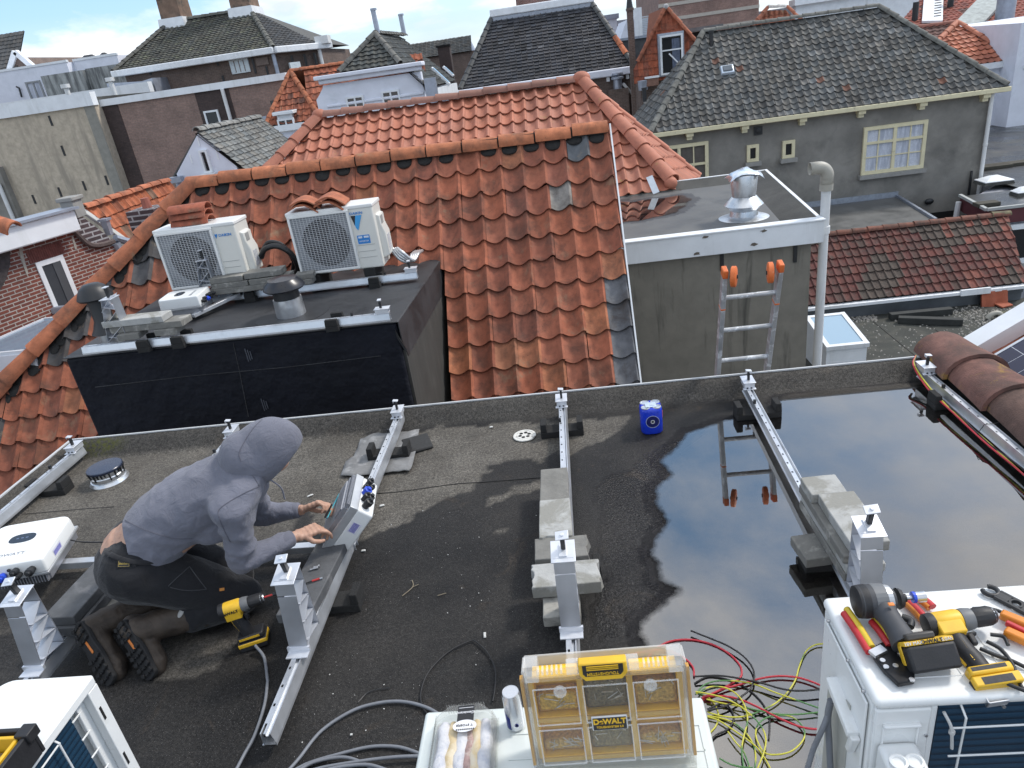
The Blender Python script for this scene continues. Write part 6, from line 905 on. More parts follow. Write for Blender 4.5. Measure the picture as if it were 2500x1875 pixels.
# ================================================================ concrete slabs
CONC = pm('pale_concrete', (.37, .37, .355), .12, 22, .92, bump=.6, bscale=70, bdist=.004, c2=(.25, .245, .22), s2=4.5, t2=(.47, .56)); CONCD = pm('dark_concrete', (.085, .088, .093), .25, 14, .75, bump=.5, bscale=80, bdist=.003, c2=(.16, .16, .165), s2=7, t2=(.55, .68)); CONCW = pm('damp_concrete', (.175, .17, .155), .2, 16, .9, bump=.5, bscale=70, bdist=.004, c2=(.34, .33, .30), s2=6, t2=(.56, .66))
rsb = random.Random(21)
def slab(label, group, c, d, m=CONC, rz=0.0, rough=None, tilt=None, name='paving_slab'):
    """concrete slab; rough lists the sides (0 -y, 1 +x, 2 +y, 3 -x) that are broken"""
    hx, hy = d[0]/2, d[1]/2; cs = [(-hx, -hy), (hx, -hy), (hx, hy), (-hx, hy)]; lo = []; up_ = []
    for s_ in range(4):
        a, b_ = Vector((*cs[s_], 0)), Vector((*cs[(s_+1) % 4], 0)); brk = rough and s_ in rough; n_ = 9 if brk else 3; nr = Vector(((b_-a).y, -(b_-a).x, 0)).normalized()
        for k in range(n_): q = a.lerp(b_, k/n_); j = rsb.uniform(-.013, .004) if brk and k else rsb.uniform(-.0015, .0015); up_.append(q+nr*j); lo.append(q+nr*(j+(rsb.uniform(-.004, .012) if brk else 0)))
    n_ = len(up_); z_ = d[2]/2; mb = MB(); mb.add([v-Z*z_ for v in lo]+[v+Z*(z_+rsb.uniform(-.0012, .0012)) for v in up_], [list(range(n_-1, -1, -1)), list(range(n_, 2*n_))]+[[i, (i+1) % n_, n_+(i+1) % n_, n_+i] for i in range(n_)])
    o = mb.build(name, m, None, bevel=.004, smooth=30); o.location = c; o.rotation_euler = (tilt[0] if tilt else 0, tilt[1] if tilt else 0, rz); return tag(o, label, 'concrete slab', group)
G1 = 'pale slabs on the middle rail'
slab('damp topped pale slab farthest up the middle rail', G1, (-.183, 3.0, .131), (.142, .31, .046), CONCW, .0)
slab('pale slab with chipped near edge, second along the middle rail', G1, (-.180, 2.715, .137), (.148, .30, .05), CONC, .01, (0,), (-.02, 0))
slab('crosswise pale slab behind the leg of the middle rail', G1, (-.155, 2.50, .131), (.235, .145, .048), CONCW, .02, (1,))
slab('crosswise pale slab with rough broken ends, nearest on the middle rail', G1, (-.140, 2.315, .136), (.285, .145, .058), CONC, .03, (1, 3))
slab('lower pale slab sticking out under the nearest crosswise slab', G1, (-.165, 2.215, .075), (.15, .16, .05), CONCW, .0)
G2 = 'dark slabs around the kneeling man'
slab('long dark slab under the tilted inverter with bolts on top', G2, (-1.262, 2.44, .131), (.150, .50, .046), CONCD, -.06)
slab('topmost dark slab of the stack behind the boots', G2, (-2.325, 2.50, .176), (.150, .55, .046), CONCD, -.03); slab('second dark slab down in the stack behind the boots', G2, (-2.318, 2.48, .129), (.158, .54, .046), CONCD, -.02); slab('bottom slab in the dark stack behind the boots', G2, (-2.285, 2.50, .090), (.17, .48, .032), CONCW, -.02)
G3 = 'slab stack standing in the puddle'
for k, (z_, dx, dy, ln, m_) in enumerate(((.131, 0, 0, .50, CONCW), (.170, .004, -.005, .50, CONC), (.209, -.004, .01, .50, CONCW))): slab('%s long slab of the stack in the puddle' % ('lowest', 'second lowest', 'third lowest')[k], G3, (1.005+dx, 2.46+dy, z_), (.148, ln, .038), m_, .02)
slab('upper pale slab shifted right on top of the puddle stack', G3, (1.03, 2.40, .252), (.148, .34, .046), CONC, .02); slab('top far slab end with damp patch on the puddle stack', G3, (1.0, 2.64, .2505), (.15, .14, .044), CONC, .02)
slab('short slab jutting out left under the puddle stack', G3, (.90, 2.44, .086), (.13, .16, .045), CONCW, .1)
GD = 'slabs on the dormer roof'
for lab, c, d, m_, rz in (('upper slab of the left pile on the front dormer rail', (-3.36, 5.02, .678), (.50, .15, .05), CONC, -.02), ('lower long slab of the left pile on the front dormer rail', (-3.27, 5.03, .626), (.60, .16, .05), CONCW, -.04), ('short left slab supporting the front dormer pile', (-3.42, 4.99, .574), (.17, .15, .05), CONCW, .05), ('short right slab supporting the front dormer pile', (-3.12, 5.0, .574), (.17, .15, .05), CONCW, -.08),
  ('top left slab of the rear dormer pile by the inverter', (-3.02, 5.98, .69), (.30, .16, .048), CONCW, .02), ('top right slab of the rear dormer pile by the inverter', (-2.69, 6.0, .695), (.34, .16, .05), CONCW, .04), ('middle left slab of the rear dormer pile', (-3.0, 5.985, .640), (.34, .17, .048), CONCW, .0), ('middle right slab of the rear dormer pile', (-2.64, 5.99, .640), (.36, .17, .048), CONCW, .03), ('bottom long slab of the rear dormer pile', (-2.90, 5.99, .590), (.58, .18, .05), CONCW, .02), ('upper slab at the right end of the rear dormer pile', (-2.34, 6.02, .626), (.17, .15, .045), CONCW, .1), ('lower slab at the right end of the rear dormer pile', (-2.37, 6.02, .578), (.20, .16, .045), CONCW, .05)): slab(lab, GD, c, d, m_, rz)
# ================================================================ air conditioners on the dormer
ACW = pm('ivory_lacquer', (.66, .65, .60), .04, 4, .35, spec=.5); ACL = pm('light_lacquer', (.72, .72, .70), .03, 5, .35); FANB = pm('fan_dark', (.010, .012, .016), .2, 8, .4); BLUE = pm('logo_blue', (.02, .20, .55), .05, 9, .5); COIL = pm('grille_shadow', (.26, .27, .29), .2, 8, .6)
def ac_unit(label, x0_, y0_, z0_, w_, h_, d_, big):
    t_ = thing('air_conditioner', label, 'air conditioner', (x0_+w_/2, y0_+d_/2, z0_), 'outdoor air conditioners on the dormer')
    mb = MB().bb(x0_, x0_+w_, y0_, y0_+d_, z0_, z0_+h_); bd = mb.build('casing', ACW, t_, bevel=.014, seg=3)
    mb = MB().bb(x0_-.006, x0_+w_+.006, y0_-.006, y0_+d_+.006, z0_+h_-.03, z0_+h_+.004); mb.build('top_cover', ACL, t_, bevel=.008)
    gx0, gx1 = x0_+.03, x0_+w_*.70; gz0, gz1 = z0_+.035, z0_+h_-.045; cx, cz = (gx0+gx1)/2+.02, (gz0+gz1)/2
    mb = MB().bb(gx0, gx1, y0_-.006, y0_+.001, gz0, gz1); mb.build('grille_back', COIL, bd); mb = MB().cyl((cx, y0_-.0068, cz), (cx, y0_-.0058, cz), (gz1-gz0)*.44, n=40); fan = mb.build('fan_opening', FANB, bd)
    mb = MB()
    for k in range(3):
        a = k*2.094+.4; mb.prism([Vector((cx+math.cos(a+s)*r, y0_-.007, cz+math.sin(a+s)*r)) for s, r in ((0, .05), (.1, (gz1-gz0)*.40), (.75, (gz1-gz0)*.41), (.9, .05))], (0, -.002, 0))
    mb.build('fan_blade', pm('fan_blade_grey', (.05, .055, .065), .1, 5, .35), fan)
    mb = MB(); nh, nv_ = 30, 17
    for k in range(nh+1): zz = gz0+(gz1-gz0)*k/nh; mb.bb(gx0, gx1, y0_-.020, y0_-.016, zz-.0014, zz+.0014)
    for k in range(nv_+1): xx = gx0+(gx1-gx0)*k/nv_; mb.bb(xx-.0015, xx+.0015, y0_-.0235, y0_-.0205, gz0, gz1)
    mb.build('grille', pm('grille_white', (.56, .57, .58), .05, 4, .5), t_)
    mb = MB().bb(gx0-.02, gx1+.02, y0_-.026, y0_+.002, gz1, gz1+.02); mb.bb(gx0-.02, gx1+.02, y0_-.026, y0_+.002, gz0-.02, gz0); mb.bb(gx0-.02, gx0, y0_-.026, y0_+.002, gz0, gz1); mb.bb(gx1, gx1+.02, y0_-.026, y0_+.002, gz0, gz1); mb.build('grille_frame', ACL, t_, bevel=.003)
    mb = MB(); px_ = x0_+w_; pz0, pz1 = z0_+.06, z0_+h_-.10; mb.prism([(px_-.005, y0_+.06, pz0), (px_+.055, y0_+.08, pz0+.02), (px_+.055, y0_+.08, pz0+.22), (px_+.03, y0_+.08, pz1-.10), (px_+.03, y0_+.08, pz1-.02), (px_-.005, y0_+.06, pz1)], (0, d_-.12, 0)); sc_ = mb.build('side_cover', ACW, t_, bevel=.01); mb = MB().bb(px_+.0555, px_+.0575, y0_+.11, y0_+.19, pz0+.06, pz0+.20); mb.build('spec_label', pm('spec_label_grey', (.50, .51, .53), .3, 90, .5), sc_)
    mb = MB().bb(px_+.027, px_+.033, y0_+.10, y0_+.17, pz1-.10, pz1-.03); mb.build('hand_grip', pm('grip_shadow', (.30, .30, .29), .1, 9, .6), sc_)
    fx = frame; lx = x0_+w_*.755
    if big:
        mb = MB(); zc_ = z0_+h_-.085; mb.prism([(lx-.01, y0_-.003, zc_), (lx+.085, y0_-.003, zc_), (lx+.03, y0_-.003, zc_-.13), (lx+.015, y0_-.003, zc_-.11)], (0, -.002, 0)); lg = mb.build('logo', pm('logo_cyan', (.05, .33, .68), .05, 9, .5), t_); mb = MB().prism([(lx-.012, y0_-.0052, zc_), (lx+.03, y0_-.0052, zc_), (lx+.008, y0_-.0052, zc_-.085)], (0, -.0012, 0)); mb.build('logo_dark', BLACKP, lg); text('brand_text', 'DAIKIN', .030, frame((lx+.04, y0_-.0045, zc_+.018), X, -Y), BLUE, lg, bold=.0006, sx=1.15)
        mb = MB().bb(lx+.005, lx+.115, y0_-.004, y0_+.001, zc_-.25, zc_-.175); st_ = mb.build('energy_sticker', BLUE, t_); mb = MB().bb(lx+.015, lx+.05, y0_-.0055, y0_-.0041, zc_-.2, zc_-.183); mb.bb(lx+.065, lx+.108, y0_-.0055, y0_-.0041, zc_-.2, zc_-.183); mb.build('sticker_print', pm('sticker_white', (.6, .65, .7), .2, 80, .5), st_); text('sticker_text', 'INVERTER', .019, frame((lx+.06, y0_-.0048, zc_-.228), X, -Y), ACL, st_)
    else:
        mb = MB(); zc_ = z0_+h_-.105; mb.prism([(lx-.015, y0_-.003, zc_+.015), (lx+.015, y0_-.003, zc_+.015), (lx-.005, y0_-.003, zc_-.022)], (0, -.002, 0)); lg = mb.build('logo', BLUE, t_); text('brand_text', 'DAIKIN', .032, frame((lx+.08, y0_-.003, zc_), X, -Y), BLUE, lg, bold=.0006, sx=1.1)
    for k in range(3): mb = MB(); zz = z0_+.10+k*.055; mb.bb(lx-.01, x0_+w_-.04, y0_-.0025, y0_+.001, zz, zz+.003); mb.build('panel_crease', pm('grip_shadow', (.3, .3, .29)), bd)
    for fx_ in (.12, w_-.14): mb = MB().bb(x0_+fx_-.05, x0_+fx_+.05, y0_-.02, y0_+d_+.03, .452, z0_); mb.build('foot', RUB, t_, bevel=.004)
    return t_
ac_unit('white outdoor air conditioner with small logo under a stack of ridge tiles, the left one', -3.60, 6.02, .615, .74, .55, .285, False); ac_unit('white outdoor air conditioner with big blue triangle logo, the right one', -2.405, 6.08, .60, .77, .56, .285, True)
# loose tiles on top of them
ZT = 1.174
for k, (z_, rz, lab) in enumerate(((.0, .06, 'bottom loose ridge tile on the left air conditioner'), (.055, .0, 'middle loose ridge tile on the left air conditioner'), (.11, .1, 'top loose ridge tile on the left air conditioner'))):
    mb = MB(); vs = []
    for xx in (-.165, -.08, .08, .165):
        for rr in (.10, .086):
            for q in range(9): an = math.pi*q/8; vs.append((xx, math.cos(an)*rr, math.sin(an)*rr*.62))
    fs = []
    for s_ in range(3):
        for q in range(8): a = s_*18+q; fs += [[a, a+1, a+19, a+18], [a+9+18, a+10+18, a+10, a+9]]
    for s_ in (0, 3): fs += [[s_*18+q+1, s_*18+q, s_*18+9+q, s_*18+10+q] for q in range(8)]
    for s_ in range(3): fs += [[s_*18, s_*18+18, s_*18+27, s_*18+9], [s_*18+8, s_*18+17, s_*18+35, s_*18+26]]
    mb.add(vs, fs, (.34, .10, .055)); o = mb.build('ridge_tile', TERRA, smooth=50); o.location = (-3.27, 6.14, ZT+z_); o.rotation_euler = (0, 0, rz); tag(o, lab, 'ridge tile', 'loose ridge tiles on the left air conditioner')
for k, (x_, z_, rz, lab) in enumerate(((-2.25, .0, .12, 'lower left loose pantile on the right air conditioner'), (-2.24, .035, .20, 'upper left loose pantile on the right air conditioner'), (-2.0, .0, -.05, 'lower right loose pantile on the right air conditioner'), (-2.0, .036, .12, 'upper right loose pantile on the right air conditioner'))):
    mb = MB(); n_ = 11; vs = []
    for yy in (-.15, .15):
        for th in (.0, .014):
            for q in range(n_): u = q/(n_-1); vs.append(((u-.5)*.25, yy, .045*math.sin(u*math.pi*1.35+.1)-.012*math.sin(u*6.3)+th+.03))
    fs = [[q, q+1, 2*n_+q+1, 2*n_+q][::-1] for q in range(n_-1)]+[[n_+q, n_+q+1, 3*n_+q+1, 3*n_+q] for q in range(n_-1)]+[[q, q+1, n_+q+1, n_+q] for q in range(n_-1)]+[[2*n_+q+1, 2*n_+q, 3*n_+q, 3*n_+q+1] for q in range(n_-1)]+[[0, n_, 3*n_, 2*n_], [n_-1, 3*n_-1, 4*n_-1, 2*n_-1]]
    mb.add(vs, fs, (.40, .13, .062)); o = mb.build('pantile', TERRA, smooth=50); o.location = (x_, 6.20, ZT-.025+z_); o.rotation_euler = (0, 0, rz); tag(o, lab, 'roof tile', 'loose pantiles on the right air conditioner')
# black hose and cables behind the units
mb = MB().tube(spl([(-2.80, 6.25, .78), (-2.72, 6.2, .86), (-2.60, 6.2, .87), (-2.50, 6.22, .78), (-2.50, 6.28, .62), (-2.62, 6.3, .56)], 7), .026, 9); mb.tube(spl([(-2.80, 6.3, .82), (-2.7, 6.27, .90), (-2.58, 6.27, .86), (-2.53, 6.3, .7), (-2.6, 6.35, .56)], 7), .02, 8)
tag(mb.build('insulated_pipe', pm('black_tape', (.015, .015, .016), .3, 30, .35, bump=.6, bscale=45, bdist=.01), smooth=60), 'bundle of black taped refrigerant pipes beside the left air conditioner', 'pipe')
mb = MB()
for k in range(4): mb.tube(spl([(-1.60+.02*k, 6.3, .70), (-1.52+.012*k, 6.26, .60+.02*k), (-1.46+.015*k, 6.30, .57), (-1.44+.02*k, 6.42, .60), (-1.44+.02*k, 6.60, .58)], 6), .016, 7)
tag(mb.build('silver_pipe', pm('silver_foil', (.55, .56, .57), .2, 60, .35, .6), smooth=60), 'bundle of silver wrapped pipes going under the orange tiles', 'pipe')
# roof vents on the dormer
t_ = thing('roof_vent', 'tall black mushroom roof vent on the left end of the dormer', 'roof vent', (-3.74, 5.18, .45)); c = Vector((-3.74, 5.18, .452)); mb = MB().lathe(c, [(.085, 0), (.085, .17)], 24); mb.build('metal_base', ALU, t_, smooth=40); mb = MB().lathe(c, [(.125, .11), (.10, .15), (.075, .21), (.072, .40), (.078, .405), (.078, .43)], 24); mb.build('black_collar', BLACKP, t_, smooth=40); mb = MB().lathe(c, [(.03, .40), (.125, .385), (.135, .40), (.118, .44), (.095, .48), (.06, .505), (0, .51)], 26); mb.build('cap', BLACKP, t_, smooth=50)
t_ = thing('roof_vent', 'squat round roof vent with glossy black cap in the middle of the dormer', 'roof vent', (-2.31, 5.42, .45)); c = Vector((-2.31, 5.42, .452)); mb = MB().lathe(c, [(.12, 0), (.12, .02), (.115, .15)], 28); mb.build('metal_base', ALU, t_, smooth=40); mb = MB().lathe(c, [(.107, .14), (.104, .25)], 28); mb.build('black_collar', BLACKP, t_, smooth=40); mb = MB().lathe(c, [(.08, .245), (.155, .225), (.17, .24), (.155, .275), (.125, .30), (.118, .312), (0, .325)], 30); mb.build('cap', pm('glossy_black', (.016, .017, .022), .2, 12, .3), t_, smooth=40)
mb = MB().lathe((-2.3, 5.42, .4525), [(.30, 0), (.30, .003), (.0, .004)], 36); tag(mb.build('flashing_disc', EPDMT), 'round membrane patch under the squat roof vent', 'patch')
# ================================================================ inverters
INVW = pm('inverter_white', (.76, .77, .76), .03, 5, .35); HEAT = pm('heatsink_grey', (.36, .37, .40), .1, 6, .45, .6); DISP = pm('display_dark', (.02, .025, .035), .1, 30, .15); LBL = pm('violet_print', (.22, .22, .50), .3, 120, .5); BLUEP = pm('blue_connector', (.02, .07, .55), .1, 20, .35)
def inverter(label, w_, l_, t_h, group, hz=.045):
    t = thing('solar_inverter', label, 'inverter', (0, 0, 0), group)
    mb = MB().bb(-w_/2+.012, w_/2-.012, -l_/2+.03, l_/2-.02, 0, hz); hs = mb.build('heat_sink', HEAT, t); mb = MB(); n_ = 26
    for k in range(n_): x = -w_/2+.02+(w_-.04)*k/(n_-1); mb.bb(x-.0018, x+.0018, -l_/2+.004, -l_/2+.03, .002, hz-.002)
    for k in range(9): y = -l_/2+.05+k*.008; mb.bb(-w_/2+.02, w_/2-.02, y, y+.003, -.006, 0)
    mb.build('fins', HEAT, hs)
    mb = MB().bb(-w_/2, w_/2, -l_/2, l_/2, hz, .06); mb.build('edge_plate', pm('edge_alu', (.5, .51, .52), .1, 9, .4, .5), t, bevel=.003)
    r = .05; pts = []
    for cx, cy, a0 in ((w_/2-r, l_/2-r, 0), (-w_/2+r, l_/2-r, 90), (-w_/2+.012, -l_/2+.012, 180), (w_/2-.012, -l_/2+.012, 270)):
        rr = r if cy > 0 else .012
        for k in range(5): a = R_(a0+k*22.5); pts.append((cx+rr*math.cos(a), cy+rr*math.sin(a), .06))
    mb = MB(); n_ = len(pts); up_ = [(x*.955, y*.955+.0, t_h) for x, y, z in pts]; mid_ = [(x*.985, y*.985, t_h-.02) for x, y, z in pts]
    mb.add(pts+mid_+up_, [list(range(n_-1, -1, -1)), list(range(2*n_, 3*n_))]+[[s*n_+i, s*n_+(i+1) % n_, (s+1)*n_+(i+1) % n_, (s+1)*n_+i] for s in range(2) for i in range(n_)]); mb.build('cover', INVW, t, bevel=.006, smooth=35)
    mb = MB().lathe((0, 0, 0), [(1, 0), (1, .003)], 30); mb.v = [((abs(x)**.75)*math.copysign(.062, x), (abs(y)**.75)*math.copysign(.040, y)+l_*.08, z+t_h-.0015) for x, y, z in mb.v]; d_ = mb.build('display', DISP, t); mb = MB()
    for k in (-1, 0, 1): mb.bb(k*.022-.006, k*.022+.006, l_*.08-.004, l_*.08+.004, t_h+.0016, t_h+.002)
    mb.build('display_icon', pm('icon_blue', (.10, .14, .24), .1, 90, .3), d_)
    text('brand_text', 'GROWATT', .03, Matrix.Translation((-.02, -l_*.27, t_h+.0006)), pm('print_grey', (.25, .27, .30), .05, 50, .5), t, bold=.0006, sx=1.15)
    mb = MB().prism([(w_/2*.992, -l_*.25, .072), (w_/2*.992, -l_*.02, .072), (w_/2*.985, -l_*.02, t_h-.022), (w_/2*.985, -l_*.25, t_h-.022)], (.0012, 0, .0)); lb = mb.build('label', pm('label_white', (.66, .66, .72), .05, 40, .5), t); mb = MB()
    for k in range(6): zz = .076+k*(t_h-.11)/6+.003; mb.prism([(w_/2*.9925+.0014, -l_*.24, zz), (w_/2*.9925+.0014, -l_*.04, zz), (w_/2*.9925+.0012, -l_*.04, zz+.004), (w_/2*.9925+.0012, -l_*.24, zz+.004)], (.0004, 0, 0))
    mb.build('label_print', LBL, lb)
    for k, (x, z, rr, ln, m_) in enumerate(((-.33, .085, .014, .045, BLACKP), (-.2, .10, .011, .04, BLACKP), (-.17, .072, .012, .03, BLACKP), (-.03, .078, .017, .045, BLUEP), (.14, .098, .015, .05, BLACKP), (.17, .074, .012, .055, BLACKP), (.33, .09, .017, .06, BLACKP), (.06, .105, .007, .012, BLACKP))):
        mb = MB(); y_ = -l_/2+.004; mb.lathe((x*w_, y_, z), [(rr, 0), (rr, ln*.35), (rr*1.2, ln*.38), (rr*1.2, ln*.75), (rr*.7, ln*.8), (rr*.6, ln)], 10, (0, -1, .12)); mb.build('connector', m_, t, smooth=40)
    return t
GI = 'solar inverters'
a = inverter('white inverter lying face up with dark oval display, left of the kneeling man', .37, .40, .135, GI); a.matrix_basis = Matrix.Translation((-2.905, 2.775, .095)) @ Matrix.Rotation(R_(14), 4, 'Z') @ Matrix.Rotation(R_(3), 4, 'Y')
a = inverter('inverter tilted up with its grey back and cable connectors exposed in front of the man', .27, .28, .14, GI, .02); zz_ = Vector((.74, .12, -.66)).normalized(); yy_ = Vector((-.70, -.06, -.71)); yy_ = (yy_-zz_*yy_.dot(zz_)).normalized(); xx_ = yy_.cross(zz_); m_ = Matrix((xx_, yy_, zz_)).transposed().to_4x4(); m_.translation = Vector((-1.225, 2.77, .275)); a.matrix_basis = m_
a = inverter('white inverter lying face up on the dormer between the slab piles', .30, .36, .15, GI); a.matrix_basis = Matrix.Translation((-3.34, 5.72, .51)) @ Matrix.Rotation(R_(96), 4, 'Z')
mb = MB().bar((-3.22, 5.55, .50), (-2.98, 5.98, .53), .04, .03); tag(mb.build('aluminium_bar', ALUS, bevel=.002), 'short aluminium bar under the white inverter on the dormer', 'metal bar')
mb = MB(); pts = [(-2.95, 2.80, .075), (-1.17, 2.765, .075)]; a_, b_ = Vector(pts[0]), Vector(pts[1]); mb.bar(a_, b_, .042, .003); mb.bar(a_+Vector((0, -.02, -.018)), b_+Vector((0, -.02, -.018)), .003, .034); mb.bar(a_+Vector((0, .02, -.018)), b_+Vector((0, .02, -.018)), .003, .034); tag(mb.build('aluminium_bar', ALUS, bevel=.001), 'long aluminium cross bar running behind the kneeling man between two rails', 'metal bar')
mb = MB().tube(spl([P('s1', 395, 752, z=.14), P('s1', 470, 765, z=.10), P('s1', 560, 768, z=.10), P('s1', 640, 766, z=.12), P('s2', 380, 800, y=2.75)], 6), .004, 6); tag(mb.build('thin_cable', BLACKP), 'thin black cable from the left inverter to behind the man', 'cable')
# ================================================================ small things on the flat roof
rs = random.Random(4)
mb = MB(); n_ = 9; pl = [('s4', 240, 395), ('s4', 330, 355), ('s4', 500, 342), ('s4', 662, 325), ('s4', 650, 410), ('s4', 635, 500), ('s4', 598, 622), ('s4', 430, 632), ('s4', 210, 662), ('s4', 95, 655), ('s4', 130, 560), ('s4', 185, 520)]
edge = [P(*p_, z=.014) for p_ in pl]; c = sum(edge, Vector())/len(edge); vs = [c]; R = 8
for r in range(1, R+1):
    for i in range(len(edge)*4): v = edge[i//4].lerp(edge[(i//4+1) % len(edge)], (i % 4)/4); q = c.lerp(v, r/R); vs.append(q+Z*(.007*noise.noise(Vector((q.x*9, q.y*9, 2)))+.005)+(noise.noise_vector(q*30)*.008 if r == R else Vector()))
K = len(edge)*4; fs = [[0, 1+i, 1+(i+1) % K] for i in range(K)]+[[1+(r-1)*K+i, 1+r*K+i, 1+r*K+(i+1) % K, 1+(r-1)*K+(i+1) % K] for r in range(1, R) for i in range(K)]
mb.add(vs, fs); o = mb.build('loose_sheet', pm('crumpled_grey_sheet', (.17, .17, .17), .3, 9, .7, c2=(.30, .30, .30), s2=7, t2=(.55, .68), bump=.5, bscale=26, bdist=.012), smooth=60); sm = o.modifiers.new('s', 'SOLIDIFY'); sm.thickness = -.004; tag(o, 'crumpled grey sheet lying under a black rubber block by the roof edge', 'sheet')
mb = MB().box((-1.05, 3.82, .012), (.16, .2, .02), Matrix.Rotation(.4, 3, 'Z')); mb.v = [(x+.01*math.sin(y*40), y, z) for x, y, z in mb.v]; tag(mb.build('felt_scrap', pm('felt_scrap', (.03, .03, .03), .3, 60, .9), bevel=.03), 'dark felt scrap sticking out right of the crumpled grey sheet', 'felt scrap')
c = P('s4', 1425, 367, z=.006); t = thing('roof_drain', 'round white slotted drain cover in the dry roof felt', 'drain', c); mb = MB().lathe(c, [(.072, 0), (.070, .005), (.058, .006), (.056, .002), (.05, .003), (.047, .006), (0, .006)], 32); mb.build('cover', pm('drain_white', (.62, .61, .57), .15, 40, .7, c2=(.12, .11, .1), s2=25, t2=(.56, .64)), t, smooth=40)
for k in range(6): a = k*1.047+.3; mb = MB().lathe(c+Vector((math.cos(a)*.029, math.sin(a)*.029, .0062)), [(.0115, 0), (.0115, .001)], 10); mb.build('slot', DARK, t)
c = P('s1', 585, 430, z=.0)+Y*.09+X*.0; c = Vector((-3.085, 3.745, 0)); t = thing('capped_pipe', 'low metal pipe with black cap and dripping tar on the left of the roof', 'capped pipe', c); mb = MB().lathe(c, [(.118, 0), (.108, .018), (.100, .022), (.100, .045), (.104, .05), (.100, .055), (.100, .088)], 32); mb.build('metal_collar', ALU, t, smooth=30); mb = MB().lathe(c, [(.106, .084), (.108, .098), (.104, .102), (0, .104)], 32); cp = mb.build('cap', pm('blue_black_cap', (.02, .03, .06), .1, 9, .25), t, smooth=30); mb = MB()
for k in range(13): a = -2.6+k*.26+rs.uniform(-.08, .08); l_ = rs.uniform(.02, .06); mb.tube([c+Vector((math.cos(a)*.1065, math.sin(a)*.1065, .09)), c+Vector((math.cos(a+.03)*.103, math.sin(a+.03)*.103, .09-l_))], [.006, .0035], 6)
mb.build('tar_drip', BLACKP, t)
# blue four pack
c = P('s5', 838, 378, z=.006); c = Vector((.395, 3.745, .003)); t = thing('drink_pack', 'shrink wrapped blue pack of four drink cans standing on wet felt', 'drink pack', c, None, -.12); BF = pm('blue_film', (.012, .045, .55), .15, 16, .22, spec=.6, bump=.3, bscale=40); mb = MB(); 
def ring(z, k): 
    o = []
    for q in range(40):
        a = 2*math.pi*q/40; r = .062*(1+.16*abs(math.sin(2*a))**1.5)*k; o.append((r*math.cos(a)*1.02, r*math.sin(a)*1.02, z))
    return o
lv = [(0, .93), (.008, 1), (.145, 1), (.160, .95), (.166, .84)]; vs = sum([ring(*l) for l in lv], []); n_ = 40; mb.add([Vector(v)+c for v in vs], [[s*n_+i, s*n_+(i+1) % n_, (s+1)*n_+(i+1) % n_, (s+1)*n_+i] for s in range(4) for i in range(n_)]+[list(range(4*n_, 5*n_))]); mb.build('film', BF, t, smooth=40)
for dx, dy in ((-1, -1), (1, -1), (1, 1), (-1, 1)): mb = MB().lathe(c+Vector((dx*.031, dy*.031, .1645)), [(.027, 0), (.027, .004), (.022, .005), (.021, .002), (0, .002)], 18); mb.build('can_top', ALU, t, smooth=40)
mb = MB().box(c+Vector((.0, -.01, .1705)), (.062, .062, .002)); mb.box(c+Vector((.01, -.006, .1725)), (.03, .04, .0012)); mb.build('top_label', pm('pale_label', (.5, .58, .68), .2, 60, .4), t)
fr = frame(c+Vector((.002, -.0665, .085)), X, -Y); mb = MB().lathe(c+Vector((.002, -.0645, .085)), [(.040, 0), (.040, .002), (.037, .002), (.037, 0)], 28, (0, -1, 0)); mb.build('front_ring', pm('dull_white_print', (.32, .36, .55), .1, 30, .4), t); mb = MB().cyl(c+Vector((.002, -.063, .085)), c+Vector((.002, -.0652, .085)), .037); mb.build('front_patch', pm('navy_print', (.008, .012, .10), .1, 30, .4), t); mb = MB().lathe(c+Vector((.002, -.0655, .085)), [(.012, 0), (.012, .001), (.008, .001), (.008, 0)], 16, (0, -1, 0)); mb.build('emblem', pm('print_white', (.7, .7, .72), .05, 30, .5), t); mb = MB().lathe(c+Vector((.0645, .0, .095)), [(.027, 0), (.027, .002), (.018, .002), (.018, 0)], 20, (1, -.25, 0)); mb.build('side_emblem', pm('red_white_print', (.6, .12, .12), .3, 60, .4), t)
# bits of litter
for lab, nm, px_, w_, rz in (('white torn paper scrap right of the tilted inverter', 'paper_scrap', ('s3', 1410, 312), (.035, .02), .3), ('white plastic scrap above the man\'s forearms', 'paper_scrap', ('s3', 765, 222), (.045, .016), .6), ('small white sticker on wet felt right of the leg rail', 'sticker', ('s3', 1243, 718), (.028, .018), .1), ('pale grey pebble near the drain', 'pebble', ('s4', 1183, 305), (.028, .018), .2), ('white crumb near the roof edge above the drain', 'crumb', ('s4', 1395, 225), (.016, .009), .2), ('white twisted scrap on the dark felt behind the toolbox', 'paper_scrap', ('s8', 508, 30), (.014, .04), .1), ('small bright metal chip on the dark felt near the grey cables', 'metal_chip', ('t2', 915, 720), (.012, .012), .1)):
    c = P(*px_, z=.006); mb = MB().box(c+Z*.003, (w_[0]*.8, w_[1]*.7, .004), Matrix.Rotation(rz, 3, 'Z') @ Matrix.Rotation(.15, 3, 'X'), .7); tag(mb.build(nm, pm('paper_white', (.55, .55, .53), .1, 60, .8), bevel=.001), lab, nm.split('_')[-1])
mb = MB()
for k in range(110): c = P('s4', rs.uniform(150, 1700), rs.uniform(850, 1650), z=.002) if k < 60 else P('t2', rs.uniform(300, 1900), rs.uniform(100, 900), z=.002); s_ = rs.choice((.0008, .001, .0012, .0022)); mb.box(c, (s_*2, s_*1.4, s_), Matrix.Rotation(rs.uniform(0, 3), 3, 'Z'))
tag(mb.build('grit', MATS['paper_white']), 'tiny pale specks of grit scattered over the wet felt', 'grit', kind='stuff')
